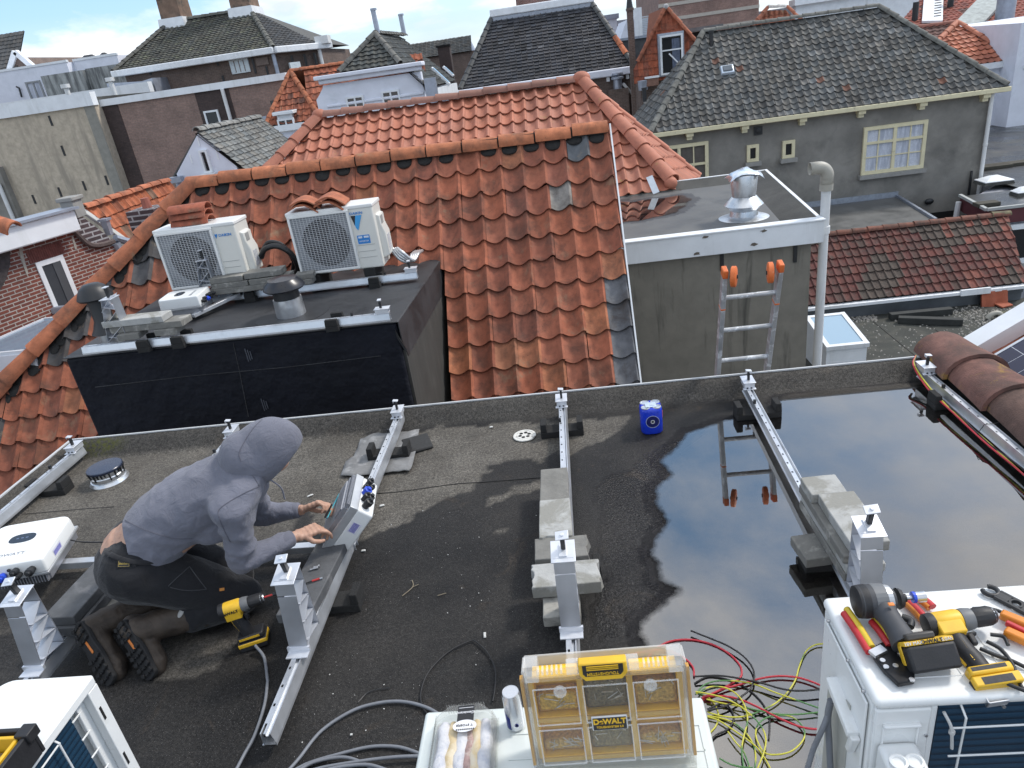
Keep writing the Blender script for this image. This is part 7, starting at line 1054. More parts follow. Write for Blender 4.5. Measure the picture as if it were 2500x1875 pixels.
for lab, pts, r in (('forked dry twig on the wet dark felt', [('s4', 540, 1525), ('s4', 615, 1460), ('s4', 612, 1412)], .0022), ('thin straw stalk on the wet felt near the twig', [('s4', 795, 1523), ('s4', 858, 1505)], .002), ('dry grass stem standing by the block under the dark slab', [('s4', 215, 1545), ('s4', 245, 1470)], .002), ('thin black wire offcut on the dark felt', [('t2', 965, 475), ('t2', 1050, 395), ('t2', 1205, 365)], .0022)):
    mb = MB(); q = [P(*p_, z=.006) for p_ in pts]; mb.tube(spl(q, 4), r, 5)
    if 'forked' in lab: mb.tube([q[1], P('s4', 658, 1442, z=.006)], .0018, 5)
    nm = {'f': 'twig', 't': 'stalk', 'd': 'stalk'}[lab[0]] if 'wire' not in lab else 'wire_offcut'; tag(mb.build(nm, BLACKP if 'wire' in lab else pm('dry_straw', (.20, .17, .12), .2, 40, .9)), lab, nm.split('_')[0])
for k, (a, b_) in enumerate((((770, 885), (825, 870)), ((800, 865), (838, 855)))):
    p0, p1 = P('s3', *a, z=.162), P('s3', *b_, z=.162); mb = MB().cyl(p0, p1, .004, n=10); d_ = (p1-p0).normalized(); mb.cyl(p1, p1+d_*.006, .007, n=6); mb.cyl(p0-d_*.003, p0+d_*.002, .006, n=10); tag(mb.build('bolt', STEEL), ('left steel bolt lying on the long dark slab', 'right steel bolt lying on the long dark slab')[k], 'bolt', 'loose bolts on the dark slab')
t = thing('screwdriver_bit', 'long driver bit with red shaft lying on the dark slab', 'driver bit', P('s3', 770, 1000, z=.16)); p0, p1, p2 = P('s3', 690, 1025, z=.162), P('s3', 780, 990, z=.162), P('s3', 850, 968, z=.162); mb = MB().cyl(p0, p1, .003, n=8); mb.build('shaft', BLACKP, t); mb = MB().cyl(p1, p2, .0045, n=8); mb.build('sleeve', pm('red_sleeve', (.42, .03, .03), .1, 30, .4), t); mb = MB().cyl(p2, p2+(p2-p1).normalized()*.012, .004, n=8); mb.build('tip', STEEL, t)
# ================================================================ power tools
YEL = pm('tool_yellow', (.70, .42, .022), .1, 26, .45, c2=(.33, .22, .04), s2=22, t2=(.66, .78)); TBLK = pm('tool_black', (.016, .016, .018), .25, 20, .55, bump=.2, bscale=90); TGRY = pm('tool_grey', (.14, .145, .15), .15, 14, .5); RUBG = pm('tool_rubber_grey', (.05, .052, .058), .2, 14, .6)
def axes(o, x, z): return frame(o, x, z)
def put(mb, m4): mb.v = [tuple(m4 @ Vector(v)) for v in mb.v]; return mb
def drill(label, m4, battery=True, group='cordless tools'):
    """local x along the barrel, z up the handle's opposite side"""
    t = thing('cordless_drill', label, 'drill', m4.translation, group)
    mb = MB().lathe((-.085, 0, 0), [(.022, 0), (.029, .006), (.031, .03), (.031, .078), (.027, .09)], 22, (1, 0, 0)); mb.bb(-.07, -.005, -.029, .029, -.045, -.0); put(mb, m4).build('motor_housing', YEL, t, bevel=.004)
    mb = MB().lathe((-.092, 0, 0), [(.02, 0), (.030, .004), (.0315, .02), (.029, .03)], 22, (1, 0, 0)); put(mb, m4).build('rear_cap', TBLK, t, smooth=40)
    mb = MB().lathe((.003, 0, 0), [(.029, 0), (.030, .012), (.027, .03)], 22, (1, 0, 0)); put(mb, m4).build('gear_collar', TGRY, t, smooth=40)
    mb = MB().lathe((.032, 0, 0), [(.024, 0), (.026, .012), (.026, .045), (.021, .058), (.012, .066)], 14, (1, 0, 0)); put(mb, m4).build('chuck', TBLK, t, smooth=25); mb = MB().lathe((.072, 0, 0), [(.0232, 0), (.0225, .014), (.013, .026)], 18, (1, 0, 0)); put(mb, m4).build('chuck_ring', STEEL, t, smooth=40)
    mb = MB(); pts = spl([(-.035, 0, -.03), (-.032, 0, -.07), (-.022, 0, -.11), (-.018, 0, -.138)], 6); mb.tube(pts, [.026]*len(pts), 14); put(mb, m4).build('grip', TBLK, t, smooth=60); mb = MB().tube(spl([(-.058, 0, -.045), (-.055, 0, -.08), (-.044, 0, -.12)], 5), .006, 6); mb.tube(spl([(-.035, -.0225, -.05), (-.03, -.0225, -.09), (-.02, -.022, -.12)], 5), .003, 5); mb.tube(spl([(-.035, .0225, -.05), (-.03, .0225, -.09), (-.02, .022, -.12)], 5), .003, 5); put(mb, m4).build('grip_stripe', YEL, t)
    mb = MB().bb(-.004, .012, -.009, .009, -.072, -.04); mb.bb(-.010, .022, -.008, .008, -.047, -.038); put(mb, m4).build('trigger', TBLK, t, bevel=.004)
    mb = MB().bb(-.062, .045, -.034, .034, -.160, -.135); put(mb, m4).build('base', YEL if not battery else TBLK, t, bevel=.006); mb = MB().bb(-.055, .03, -.0345, .0345, -.150, -.140); put(mb, m4).build('base_trim', TBLK if not battery else YEL, t)
    if battery:
        mb = MB().bb(-.068, .052, -.038, .038, -.205, -.162); bt = put(mb, m4).build('battery', TBLK, t, bevel=.006); mb = MB().bb(-.069, .053, -.039, .039, -.185, -.163); put(mb, m4).build('battery_cover', YEL, bt, bevel=.006); mb = MB().bb(-.0695, -.068, -.02, .02, -.182, -.170); put(mb, m4).build('charge_window', TBLK, bt)
    else:
        mb = MB().bb(-.066, .05, -.036, .036, -.190, -.162); put(mb, m4).build('battery_seat', YEL, t, bevel=.004); mb = MB().bb(-.045, .03, -.0365, .037, -.186, -.168); mb.bb(-.067, -.06, -.02, .02, -.188, -.166); put(mb, m4).build('contact_slot', TBLK, t)
        mb = MB().bb(-.05, .0, -.012, .012, -.222, -.218); mb.bb(-.05, -.046, -.012, .012, -.222, -.190); mb.bb(-.02, .004, -.011, .011, -.210, -.206); put(mb, m4).build('belt_clip', STEEL, t, bevel=.001)
    return t
# drill standing on the wet roof near the man
b0 = Vector((-1.475, 2.205, 0)); dx_ = Vector((.95, .28, .18)); mz = Vector((-.10, .05, .99)); m4 = axes(b0, dx_, mz); zc_ = (m4.to_3x3() @ Vector((0, 0, 1))); m4.translation = b0+zc_*.206; t = drill('yellow cordless drill standing on its battery beside the kneeling man', m4)
p0 = m4 @ Vector((.098, 0, 0)); p1 = m4 @ Vector((.135, 0, 0)); p2 = m4 @ Vector((.165, 0, 0)); mb = MB().cyl(p0, p1, .004, n=8); mb.build('red_bit', pm('red_sleeve', (.42, .03, .03)), t); mb = MB().cyl(p1, p2, .0085, n=10); mb.build('nut_socket', BLACKP, t)
text('brand_text', 'DeWALT', .018, m4 @ frame((-.045, -.0318, -.004), (1, 0, 0), (0, -1, 0)), TBLK, t, bold=.0004)
# yellow drill lying on the white unit (no battery)
A_, B_ = P('s7', 1060, 400, z=.775), P('s7', 1560, 420, z=.775); hz = (P('s7', 1120, 370, z=.775)-P('s7', 1440, 800, z=.762)); m4 = axes(P('s7', 1260, 400, z=.772), B_-A_, hz+Z*.03) @ Matrix.Scale(.88, 4); t = drill('yellow cordless drill without battery lying on the white unit', m4, False)
text('brand_text', 'DeWALT', .016, m4 @ frame((-.03, -.0235, -.09), (.15, 0, -1), (0, -1, .0)), YEL, t, bold=.0004)
# dark grey impact tool with battery
t = thing('impact_driver', 'dark grey impact driver with big battery lying on the white unit', 'impact driver', P('s7', 700, 450, z=.735), 'cordless tools')
e0, e1 = P('s7', 420, 240, z=.79), P('s7', 735, 215, z=.79); ax = (e1-e0).normalized(); L_ = (e1-e0).length
mb = MB().lathe(e0-ax*.01, [(.036, 0), (.040, .006), (.040, L_*.55), (.036, L_*.7), (.026, L_*1.0)], 26, ax); mb.build('motor_housing', RUBG, t, smooth=40); mb = MB().lathe(e0-ax*.014, [(.030, 0), (.039, .004), (.041, .02), (.041, .028)], 26, ax); mb.build('rear_cap', TBLK, t, smooth=40); mb = MB().lathe(e0+ax*L_*.3, [(.0405, 0), (.0405, .028)], 26, ax); mb.build('grey_band', TGRY, t); mb = MB().lathe(e0+ax*L_*.62, [(.038, 0), (.035, .014)], 26, ax); mb.build('silver_band', pm('silver_band', (.45, .46, .47), .1, 20, .35, .6), t)
mb = MB().lathe(e0+ax*L_, [(.026, 0), (.022, .01), (.010, .012), (.010, .02)], 20, ax); mb.build('nose', TBLK, t, smooth=40); mb = MB(); s0 = e0+ax*(L_+.015); mb.lathe(s0, [(.006, 0), (.006, .02), (.0135, .022), (.0135, .05), (.009, .05)], 16, ax); sk_ = mb.build('socket', STEEL, t, smooth=40); mb = MB().lathe(s0+ax*.02, [(.0139, 0), (.0139, .007)], 16, ax); mb.build('blue_ring', BLUEP, sk_)
h0, h1 = P('s7', 600, 290, z=.785), P('s7', 810, 610, z=.775); mb = MB(); pts = spl([h0, h0.lerp(h1, .35)+Z*.004, h0.lerp(h1, .7)+Z*.004, h1], 6); mb.tube(pts, [.031, .030, .029, .028, .027, .026, .026, .025, .025, .025, .026, .026, .027, .027, .028, .029, .030, .031, .032][:len(pts)], 16); mb.build('grip', RUBG, t, smooth=60); hd_ = (h1-h0).normalized(); sdv = Vector((0, 0, 1)).cross(hd_)*-1
mb = MB(); q = h0.lerp(h1, .3); mb.tube(spl([q+ax*.03, q+ax*.045+hd_*.012, q+ax*.034+hd_*.03], 5), .009, 8); mb.build('trigger', TBLK, t, smooth=60); mb = MB(); q = P('s7', 683, 262, z=.822); mb.box(q, (.014, .010, .004)); mb.build('orange_button', pm('orange_btn', (.75, .22, .04), .1, 30, .5), t, bevel=.002)
bm_ = axes(P('s7', 1010, 690, z=.775), P('s7', 1240, 620, z=.77)-P('s7', 790, 690, z=.77), Vector((.0, -.72, .69))) @ Matrix.Scale(.84, 4); mb = MB().bb(-.064, .064, -.040, .028, -.028, .030); bt = put(mb, bm_).build('battery', TBLK, t, bevel=.007); mb = MB().bb(-.066, .062, .0285, .040, -.024, .027); mb.bb(-.068, -.0645, -.02, .03, -.02, .0); put(mb, bm_).build('yellow_rim', YEL, bt, bevel=.004); mb = MB().bb(-.052, .022, .0405, .058, -.022, .022); put(mb, bm_).build('clamp_base', pm('clip_brown', (.05, .046, .042), .1, 20, .5), t, bevel=.004)
mb = MB().bb(-.062, -.026, .004, .0275, .0303, .0312); put(mb, bm_)
text('voltage_text', '18V MAX', .012, bm_ @ frame((-.042, .034, .0278), X, Z), pm('print_white', (.7, .7, .72)), bt); text('brand_text', 'DeWALT', .014, bm_ @ frame((.006, .034, .0278), X, Z), TBLK, bt, bold=.0004); text('capacity_text', '5.0Ah', .012, bm_ @ frame((.045, .034, .0278), X, Z), MATS['print_white'], bt)
# hand tools on the unit
RED = pm('grip_red', (.48, .025, .03), .1, 20, .4); YGR = pm('grip_yellow', (.62, .44, .03), .1, 20, .45); ORG = pm('grip_orange', (.62, .20, .015), .1, 20, .4); STB = pm('black_steel', (.02, .02, .022), .3, 40, .35, .5)
t = thing('crimping_tool', 'crimping pliers with red and yellow grips and black head on the white unit', 'crimper', P('s7', 500, 600, z=.735), 'hand tools on the white unit')
for a, b_, c_ in (((290, 330), (400, 490), (505, 660)), ((525, 400), (600, 490), (680, 610))):
    q = [P('s7', *v, z=.752) for v in (a, b_, c_)]; off = Vector((.006, .006, .004)); mb = MB().tube(spl([v+Vector((-.004, -.004, 0)) for v in q], 6), .009, 10); gp = mb.build('grip', RED, t, smooth=60); mb = MB().tube(spl([v+off for v in q], 6), .0085, 10); mb.build('grip_inlay', YGR, gp, smooth=60)
hp = [P('s7', *v, z=.739) for v in ((520, 660), (640, 600), (720, 700), (880, 890), (880, 950), (740, 975), (610, 850), (530, 740))]; mb = MB().prism(hp, (0, 0, .014)); hd2 = mb.build('head', STB, t, bevel=.003); mb = MB()
for v in ((555, 700), (720, 790), (640, 800), (610, 745), (860, 910)): q = P('s7', *v, z=.7535); mb.cyl(q, q+Z*.003, .006, n=12)
mb.build('rivet', STEEL, hd2); mb = MB().bar(P('s7', 520, 690, z=.757), P('s7', 620, 640, z=.757), .02, .008); mb.build('lever', STEEL, hd2)
t = thing('pliers', 'pliers with red and orange handles under the impact driver', 'pliers', P('s7', 880, 300, z=.735), 'hand tools on the white unit')
for a, b_ in (((775, 195), (985, 400)), ((885, 180), (1040, 285))):
    q0, q1 = P('s7', *a, z=.748), P('s7', *b_, z=.748); mb = MB().tube(spl([q0, q0.lerp(q1, .5)+X*.004, q1], 6), .010, 10, flat=.8); gp = mb.build('handle', RED, t, smooth=60); mb = MB().tube(spl([q0-X*.008-Z*.003, q0.lerp(q1, .5)-X*.004-Z*.003, q1-X*.008-Z*.003], 6), .008, 10); mb.build('handle_inlay', ORG, gp, smooth=60)
t = thing('cable_cutter', 'orange and red insulated cutter handles at the right end of the white unit', 'cutter', P('s7', 1720, 450, z=.735), 'hand tools on the white unit')
for a, b_ in (((1615, 345), (1850, 440)), ((1650, 490), (1850, 580))):
    q0, q1 = P('s7', *a, z=.752), P('s7', *b_, z=.752); mb = MB().bar(q0, q1+(q1-q0)*.3, .024, .02); mb.build('handle', ORG, t, bevel=.005)
mb = MB(); q0, q1 = P('s7', 1660, 420, z=.757), P('s7', 1850, 510, z=.757); mb.bar(q0, q1+(q1-q0)*.3, .012, .014); mb.build('inner_grip', RED, t, bevel=.003)
t = thing('connector_wrench', 'flat black connector wrench with open ring end on the white unit', 'wrench', P('s7', 1640, 220, z=.735), 'hand tools on the white unit'); q0, q1 = P('s7', 1530, 150, z=.742), P('s7', 1816, 300, z=.742); d_ = (q1-q0).normalized(); n_ = Vector((-d_.y, d_.x, 0)); mb = MB(); arc = [q0+(d_*math.cos(a)+n_*math.sin(a))*.017 for a in [R_(x) for x in range(-130, 131, 20)]]; arc = [q0+(-d_*math.cos(a)+n_*math.sin(a))*.017 for a in [R_(x) for x in range(40, 330, 20)]]; mb.tube(arc, .006, 8); mb.build('open_ring', BLACKP, t, smooth=60); mb = MB().bar(q0+d_*.016+n_*.014, q1+d_*.06+n_*.014, .007, .01); mb.bar(q0+d_*.016-n_*.014, q1+d_*.06-n_*.014, .007, .01); mb.bar(q0+d_*.018, q0+d_*.045, .022, .0095); mb.bar(q0+d_*.075, q1+d_*.06, .022, .009); mb.lathe(q0+d_*.06-Z*.005, [(.016, 0), (.016, .0098), (.010, .0098), (.010, 0)], 18, cap=False); mb.build('shaft', BLACKP, t, bevel=.001)
for k, pts in enumerate((((1440, 640), (1580, 700), (1700, 740), (1850, 810)), ((1500, 580), (1620, 650), (1720, 780), (1790, 960), (1850, 1000)), ((1380, 300), (1500, 300), (1620, 330), (1720, 420)), ((1560, 850), (1680, 940), (1850, 1010)), ((1530, 520), (1640, 540), (1680, 610)))):
    mb = MB().tube(spl([P('s7', *v, z=.741+.002*k) for v in pts], 8), .0045, 8); tag(mb.build('thin_cable', BLACKP, smooth=60), ('thin black lead curving right below the yellow drill', 'long black lead looping down to the right corner of the white unit', 'black lead behind the drill chuck', 'lowest black lead leaving the drill base to the right', 'short black lead end under the drill chuck')[k], 'cable', 'black leads on the white unit')
# ================================================================ white air conditioners in the foreground
FW_ = pm('pure_white_lacquer', (.73, .74, .73), .03, 4, .3, spec=.5, c2=(.60, .60, .57), s2=6, t2=(.57, .78), rvar=.2); FIN = pm('blue_fins', (.010, .032, .062), .2, 5, .45, bump=.0)
def finmat():
    b = NB('coil_fins'); co = b.coord('Object', False); s_ = b.n('ShaderNodeSeparateXYZ'); b.L(co, s_.inputs[0]); w_ = b.math('FRACT', b.math('MULTIPLY', s_.outputs[2], 48)); f_ = b.ramp(w_, .1, .5); f2 = b.math('FRACT', b.math('MULTIPLY', b.math('ADD', s_.outputs[0], s_.outputs[1]), 420))
    b.setb(col=b.mix(f_, (.004, .016, .034), (.012, .045, .085)), rough=.35, nrm=b.bump(f2, .3, .002)); return b.m
COILF = finmat()
t = thing('air_conditioner', 'white outdoor air conditioner at the lower right carrying tools, its blue coil facing us', 'air conditioner', (1.05, 1.3, 0), 'air conditioners in the foreground'); x0_, y0_, y1_, zt_ = .575, 1.14, 1.465, .735
mb = MB().bb(x0_, x0_+.95, y0_+.012, y1_, .05, zt_-.03); mb.build('casing', FW_, t, bevel=.012); mb = MB().bb(x0_-.004, x0_+.96, y0_-.004, y1_+.004, zt_-.032, zt_-.002); mb.build('top_cover', FW_, t, bevel=.014, seg=4); mb = MB()
for k in range(4): xx = .78+k*.09; mb.tube([(xx, y0_+.05, zt_-.0018), (xx, y1_-.10, zt_-.0018)], .0018, 6)
mb.tube([(x0_+.10, y0_+.055, zt_-.0018), (x0_+.85, y0_+.055, zt_-.0018)], .0018, 6); mb.build('top_crease', FW_, t)
mb = MB().bb(x0_, .694, y0_-.002, y0_+.014, .05, zt_-.033); mb.bb(.694, .710, y0_+.004, y0_+.014, .05, zt_-.033); fp = mb.build('service_panel', FW_, t, bevel=.006); mb = MB().bb(.592, .672, y0_-.012, y0_, .654, .662); mb.bb(.592, .598, y0_-.006, y0_, .57, .657); mb.bb(.666, .672, y0_-.006, y0_, .57, .657); mb.build('moulded_lip', FW_, fp, bevel=.004); mb = MB().cyl((.688, y0_-.006, .62), (.688, y0_, .62), .004, n=10); mb.cyl((.84, y0_-.007, .70), (.84, y0_, .70), .004, n=10); mb.build('screw', STEEL, fp)
mb = MB().bb(.583, .668, y0_-.075, y0_-.002, .40, .605); vb = mb.build('valve_cover', FW_, t, bevel=.012, seg=3); mb = MB()
for xx in (.606, .640): mb.lathe((xx, y0_-.060, .605), [(.019, 0), (.019, .010), (.014, .012), (.012, .006), (0, .006)], 20)
mb.build('cap', FW_, vb, smooth=40); mb = MB().cyl((.625, y0_-.078, .585), (.625, y0_-.074, .585), .004, n=10); mb.build('screw', STEEL, vb)
mb = MB().bb(.712, x0_+.93, y0_+.006, y0_+.0125, .08, zt_-.036); cl_ = mb.build('coil', COILF, t); mb = MB()
for zz in (.655, .565, .475, .385, .295): mb.tube([(.735, y0_-.016, zz), (1.5, y0_-.016, zz)], .0024, 6)
for xx in (.757, .93, 1.10, 1.28): mb.tube([(xx, y0_+.006, .70), (xx+.004, y0_-.013, .68), (xx+.001, y0_-.013, .10)], .0026, 6)
mb.build('wire_guard', FW_, cl_); mb = MB().tube(spl([(.716, y0_-.006, .695), (.728, y0_-.02, .665), (.733, y0_-.022, .63), (.738, y0_-.02, .595)], 5), .0035, 7); mb.lathe((.731, y0_-.021, .645), [(.0065, 0), (.0065, .008)], 10); mb.build('cable_tie', pm('tie_grey', (.5, .5, .49), .1, 30, .5), cl_)
mb = MB().prism([(x0_-.002, y0_+.03, .69), (x0_-.002, y1_-.03, .69), (x0_-.002, y1_-.03, .10), (x0_-.002, y0_+.03, .10)], (-.006, 0, 0)); sp_ = mb.build('side_panel', FW_, t, bevel=.004); g0, g1 = P('s7', 175, 900, x=x0_-.02), P('s7', 365, 1380, x=x0_-.02); mb = MB().bar(g0, g1, .024, .03, up=(1, 0, 0)); mb.prism([g1+Vector((-.01, -.014, 0)), g1+Vector((.012, -.014, 0)), g1+Vector((.012, .01, -.075)), g1+Vector((-.006, .01, -.075))], (0, .02, 0)); mb.build('handle_lip', FW_, sp_, bevel=.004)
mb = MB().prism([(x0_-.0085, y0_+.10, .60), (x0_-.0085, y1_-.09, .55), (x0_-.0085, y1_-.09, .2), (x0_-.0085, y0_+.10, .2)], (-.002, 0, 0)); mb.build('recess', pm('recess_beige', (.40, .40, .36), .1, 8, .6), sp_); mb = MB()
for yy in (1.19, 1.28, 1.41): mb.cyl((x0_-.011, yy, .705), (x0_-.003, yy, .705), .004, n=10)
mb.build('screw', STEEL, sp_)
cb = P('s7', 165, 1130, x=x0_-.03); mb = MB().tube(spl([cb+Vector((0, -.0, .02)), cb+Vector((-.004, .0, -.04)), cb+Vector((.0, -.01, -.12)), cb+Vector((.005, -.03, -.25)), (x0_-.03, 1.2, .1)], 8), .0085, 10); mb.tube(spl([cb+Vector((-.004, .0, -.03)), P('s7', 100, 1320, x=x0_-.05), P('s7', 20, 1500, x=x0_-.07), P('s7', -40, 1700, x=x0_-.09)], 8), .007, 10); tag(mb.build('power_cable', pm('grey_cable', (.17, .18, .20), .1, 40, .5), smooth=60), 'grey power cable hanging from the side of the lower right air conditioner', 'cable')
# centre unit carrying the organiser
t = thing('air_conditioner', 'low white outdoor unit at the bottom centre under the organiser box', 'air conditioner', (-.2, 1.3, 0), 'air conditioners in the foreground'); mb = MB().bb(-.56, .255, 1.0, 1.495, .02, .335); mb.build('casing', FW_, t, bevel=.012); mb = MB().bb(-.565, .262, .995, 1.50, .336, .360); mb.build('top_cover', pm('grey_white_lacquer', (.62, .66, .64), .03, 4, .3), t, bevel=.012, seg=3); mb = MB()
for yy in (1.12, 1.22, 1.32, 1.40): mb.bb(.10, .235, yy, yy+.004, .3605, .3625); mb.bb(-.30, -.23, yy, yy+.004, .3605, .3625)
mb.bb(.232, .235, 1.12, 1.40, .3605, .3625); mb.build('top_crease', MATS['grey_white_lacquer'], t)
# left unit
t = thing('air_conditioner', 'white outdoor air conditioner cut off at the lower left corner with blue coil', 'air conditioner', (-1.7, 1.2, 0), 'air conditioners in the foreground'); xr, yf, zt_ = -1.54, 1.49, .60
mb = MB(); r = .05; pl = [(xr, .62), (xr, yf-.006), (xr-.006, yf)]+[(xr-.30+r-r*math.sin(a), yf-r+r*math.cos(a)) for a in [k*math.pi/2/6 for k in range(7)]]+[(xr-.30, .62)]; mb.prism([(a, b_, zt_-.03) for a, b_ in pl], (0, 0, .03)); mb.build('top_cover', FW_, t, bevel=.004); mb = MB().prism([(a+(-.0 if a < xr-.2 else -.06), b_, .04) for a, b_ in pl if b_ < yf-.02 or a > -9], (0, 0, zt_-.071)); 
mb = MB().bb(xr-.295, xr-.06, .62, yf-.004, .05, zt_-.031); mb.build('casing', FW_, t); mb = MB().bb(xr-.03, xr-.001, yf-.045, yf-.002, .04, zt_-.031); mb.bb(xr-.045, xr-.031, yf-.075, yf-.03, .04, zt_-.031); mb.build('corner_post', FW_, t, bevel=.003)
mb = MB().bb(xr-.058, xr-.03, .62, yf-.105, .05, zt_-.032); cl_ = mb.build('coil', COILF, t); mb = MB()
for k in range(6): zz = zt_-.075-k*.075; mb.tube([(xr-.03, yf-.107, zz), (xr-.028, yf-.070, zz)], .003, 6)
for yy in (yf-.19, yf-.36, yf-.53): mb.tube([(xr-.03, yy+.0, zt_-.035), (xr-.008, yy, zt_-.055), (xr-.008, yy, .1)], .003, 6)
for zz in (zt_-.06, zt_-.21, zt_-.36): mb.tube([(xr-.010, yf-.185, zz), (xr-.010, .62, zz)], .0028, 6)
mb.build('wire_guard', FW_, cl_); mb = MB()
for zz in (zt_-.10, zt_-.30): mb.bb(xr-.0012, xr+.0005, yf-.036, yf-.028, zz-.05, zz)
mb.build('slot', DARK, t); mb = MB()
for k in range(4): mb.tube([(xr-.25+k*.055, yf-.06, zt_-.001), (xr-.25+k*.055, .7, zt_-.001)], .0014, 5)
mb.build('top_crease', FW_, t)
# black and yellow parts bin on it
t = thing('parts_bin', 'black box with yellow inner bins at the lower left corner', 'box', (-1.75, 1.05, zt_), None)
A_ = P('t1', 385, 830, z=zt_+.08); mb = MB(); bx0, bx1, by0, by1, bz = A_.x-.36, A_.x+.012, .70, A_.y, zt_
for q in ((bx0, bx1, by1-.012, by1), (bx1-.012, bx1, by0, by1-.012)): mb.bb(q[0], q[1], q[2], q[3], bz, bz+.085)
mb.bb(bx0, bx1-.012, by0, by1-.012, bz, bz+.006); mb.bb(bx1-.03, bx1+.008, by1-.035, by1+.006, bz+.06, bz+.092); mb.build('shell', TBLK, t, bevel=.005); mb = MB()
for q in ((bx0, bx1-.022, by1-.032, by1-.022), (bx1-.032, bx1-.022, by0, by1-.032)): mb.bb(q[0], q[1], q[2], q[3], bz+.006, bz+.082)
mb.bb(bx0, bx1-.032, by0, by1-.032, bz+.0065, bz+.012); mb.build('yellow_bin', YEL, t, bevel=.003); mb = MB().bb(bx0, bx1-.04, by0, by1-.04, bz+.013, bz+.04); mb.build('screws', pm('brass_screws', (.28, .19, .10), .6, 90, .5, .4, bump=.8, bscale=120), t)
# ================================================================ organiser with clear lid, standing upright
CLR = NB('clear_plastic'); CLR.t.nodes.remove(CLR.b); tr = CLR.n('ShaderNodeBsdfTransparent'); tr.inputs[0].default_value = (.93, .93, .92, 1); gl = CLR.n('ShaderNodeBsdfGlossy'); gl.inputs['Roughness'].default_value = .12; df = CLR.n('ShaderNodeBsdfDiffuse'); df.inputs[0].default_value = (.75, .75, .74, 1); m1 = CLR.n('ShaderNodeMixShader'); lw = CLR.n('ShaderNodeLayerWeight'); lw.inputs[0].default_value = .25; m2 = CLR.n('ShaderNodeMixShader')
m1.inputs[0].default_value = .35; CLR.L(df.outputs[0], m1.inputs[1]); CLR.L(gl.outputs[0], m1.inputs[2]); CLR.L(CLR.math('ADD', CLR.math('MULTIPLY', lw.outputs['Facing'], .32), .03), m2.inputs[0]); CLR.L(tr.outputs[0], m2.inputs[1]); CLR.L(m1.outputs[0], m2.inputs[2]); CLR.L(m2.outputs[0], CLR.out.inputs[0]); CLEAR = CLR.m
def milky(name, c, f):
    b = NB(name); b.t.nodes.remove(b.b); tr = b.n('ShaderNodeBsdfTransparent'); g_ = b.n('ShaderNodeBsdfPrincipled'); g_.inputs['Base Color'].default_value = (*c, 1); g_.inputs['Roughness'].default_value = .2; m_ = b.n('ShaderNodeMixShader'); m_.inputs[0].default_value = f; b.L(tr.outputs[0], m_.inputs[1]); b.L(g_.outputs[0], m_.inputs[2]); b.L(m_.outputs[0], b.out.inputs[0]); return b.m
MILK = milky('frosted_plastic', (.8, .79, .76), .42); AMB = milky('frosted_amber', (.85, .55, .12), .6)
t = thing('organiser_box', 'clear lidded organiser box with six yellow bins standing on the white unit', 'organiser', (0, 1.33, .36)); W_, H_ = .425, .315
om = Matrix.Translation((-.010, 1.275, .372)) @ Matrix.Rotation(R_(-9), 4, 'X') @ Matrix.Rotation(R_(-1.2), 4, 'Y')       # local x right, y back, z up
def ob(mb, name, m, par_=None, **k): return put(mb, om).build(name, m, par_ or t, **k)
mb = MB().bb(-W_/2+.004, W_/2-.004, .083, .09, .004, H_-.012); mb.bb(-W_/2, -W_/2+.008, .02, .083, 0, H_-.012); mb.bb(W_/2-.008, W_/2, .02, .083, 0, H_-.012); mb.bb(-W_/2+.008, W_/2-.008, .02, .083, 0, .01); ob(mb, 'shell', MILK, bevel=.003)
mb = MB()
for s_ in (-1, 1): mb = MB().bb(s_*W_/2-.004, s_*W_/2+.004, .004, .02, .02, H_-.02); ob(mb, 'amber_seal', pm('amber_rubber', (.55, .30, .07), .1, 20, .5))
YIN = pm('bin_yellow', (.90, .54, .02), .08, 20, .5, c2=(.62, .38, .05), s2=14, t2=(.58, .8)); cw, chh = (W_-.04)/3, (H_-.06)/2; fill = [pm('screw_fill_%d' % k, c, .5, 120, .45, .5, bump=.9, bscale=110, bdist=.01) for k, c in enumerate(((.55, .36, .10), (.24, .19, .09), (.58, .40, .12), (.66, .42, .07), (.20, .16, .09), (.55, .35, .09)))]
for i in range(3):
    for j in range(2):
        xa, za = -W_/2+.02+i*cw+.004, .022+j*chh+.004; xb, zb = xa+cw-.008, za+chh-.008; mb = MB().bb(xa, xb, .076, .081, za, zb); mb.bb(xa, xa+.004, .022, .076, za, zb); mb.bb(xb-.004, xb, .022, .076, za, zb); mb.bb(xa+.004, xb-.004, .022, .076, za, za+.004); mb.bb(xa+.004, xb-.004, .022, .076, zb-.004, zb); bn = ob(mb, 'bin', YIN)
        k = i+3*j; fh = (.045, .085, .045, .055, .09, .07)[k] if j or i == 1 else .035; mb = MB().bb(xa+.0045, xb-.0045, .03, .0755, za+.012, za+.012+fh); ob(mb, 'screws', fill[k], bn, bevel=.01); mb = MB()
        for q in range(14 if k in (0, 2) else 8): c = Vector((rs.uniform(xa+.012, xb-.012), .028, za+.012+rs.uniform(.3, 1.1)*fh)); a = rs.uniform(0, math.pi); l_ = rs.uniform(.006, .02); d_ = Vector((math.cos(a)*l_, rs.uniform(-.003, .003), abs(math.sin(a))*l_)); mb.cyl(c-d_, c+d_, .0013, n=5)
        ob(mb, 'loose_screws', pm('bright_screw', (.55, .53, .48), .2, 40, .3, .8), bn)
mb = MB().bb(-W_/2+.012, W_/2-.012, .0205, .0225, .012, H_-.012); mb.v = mb.v; 
mb = MB()
for i in range(4): xx = -W_/2+.02+i*cw; mb.bb(xx-.006, xx+.006, .016, .023, .03, H_-.03)
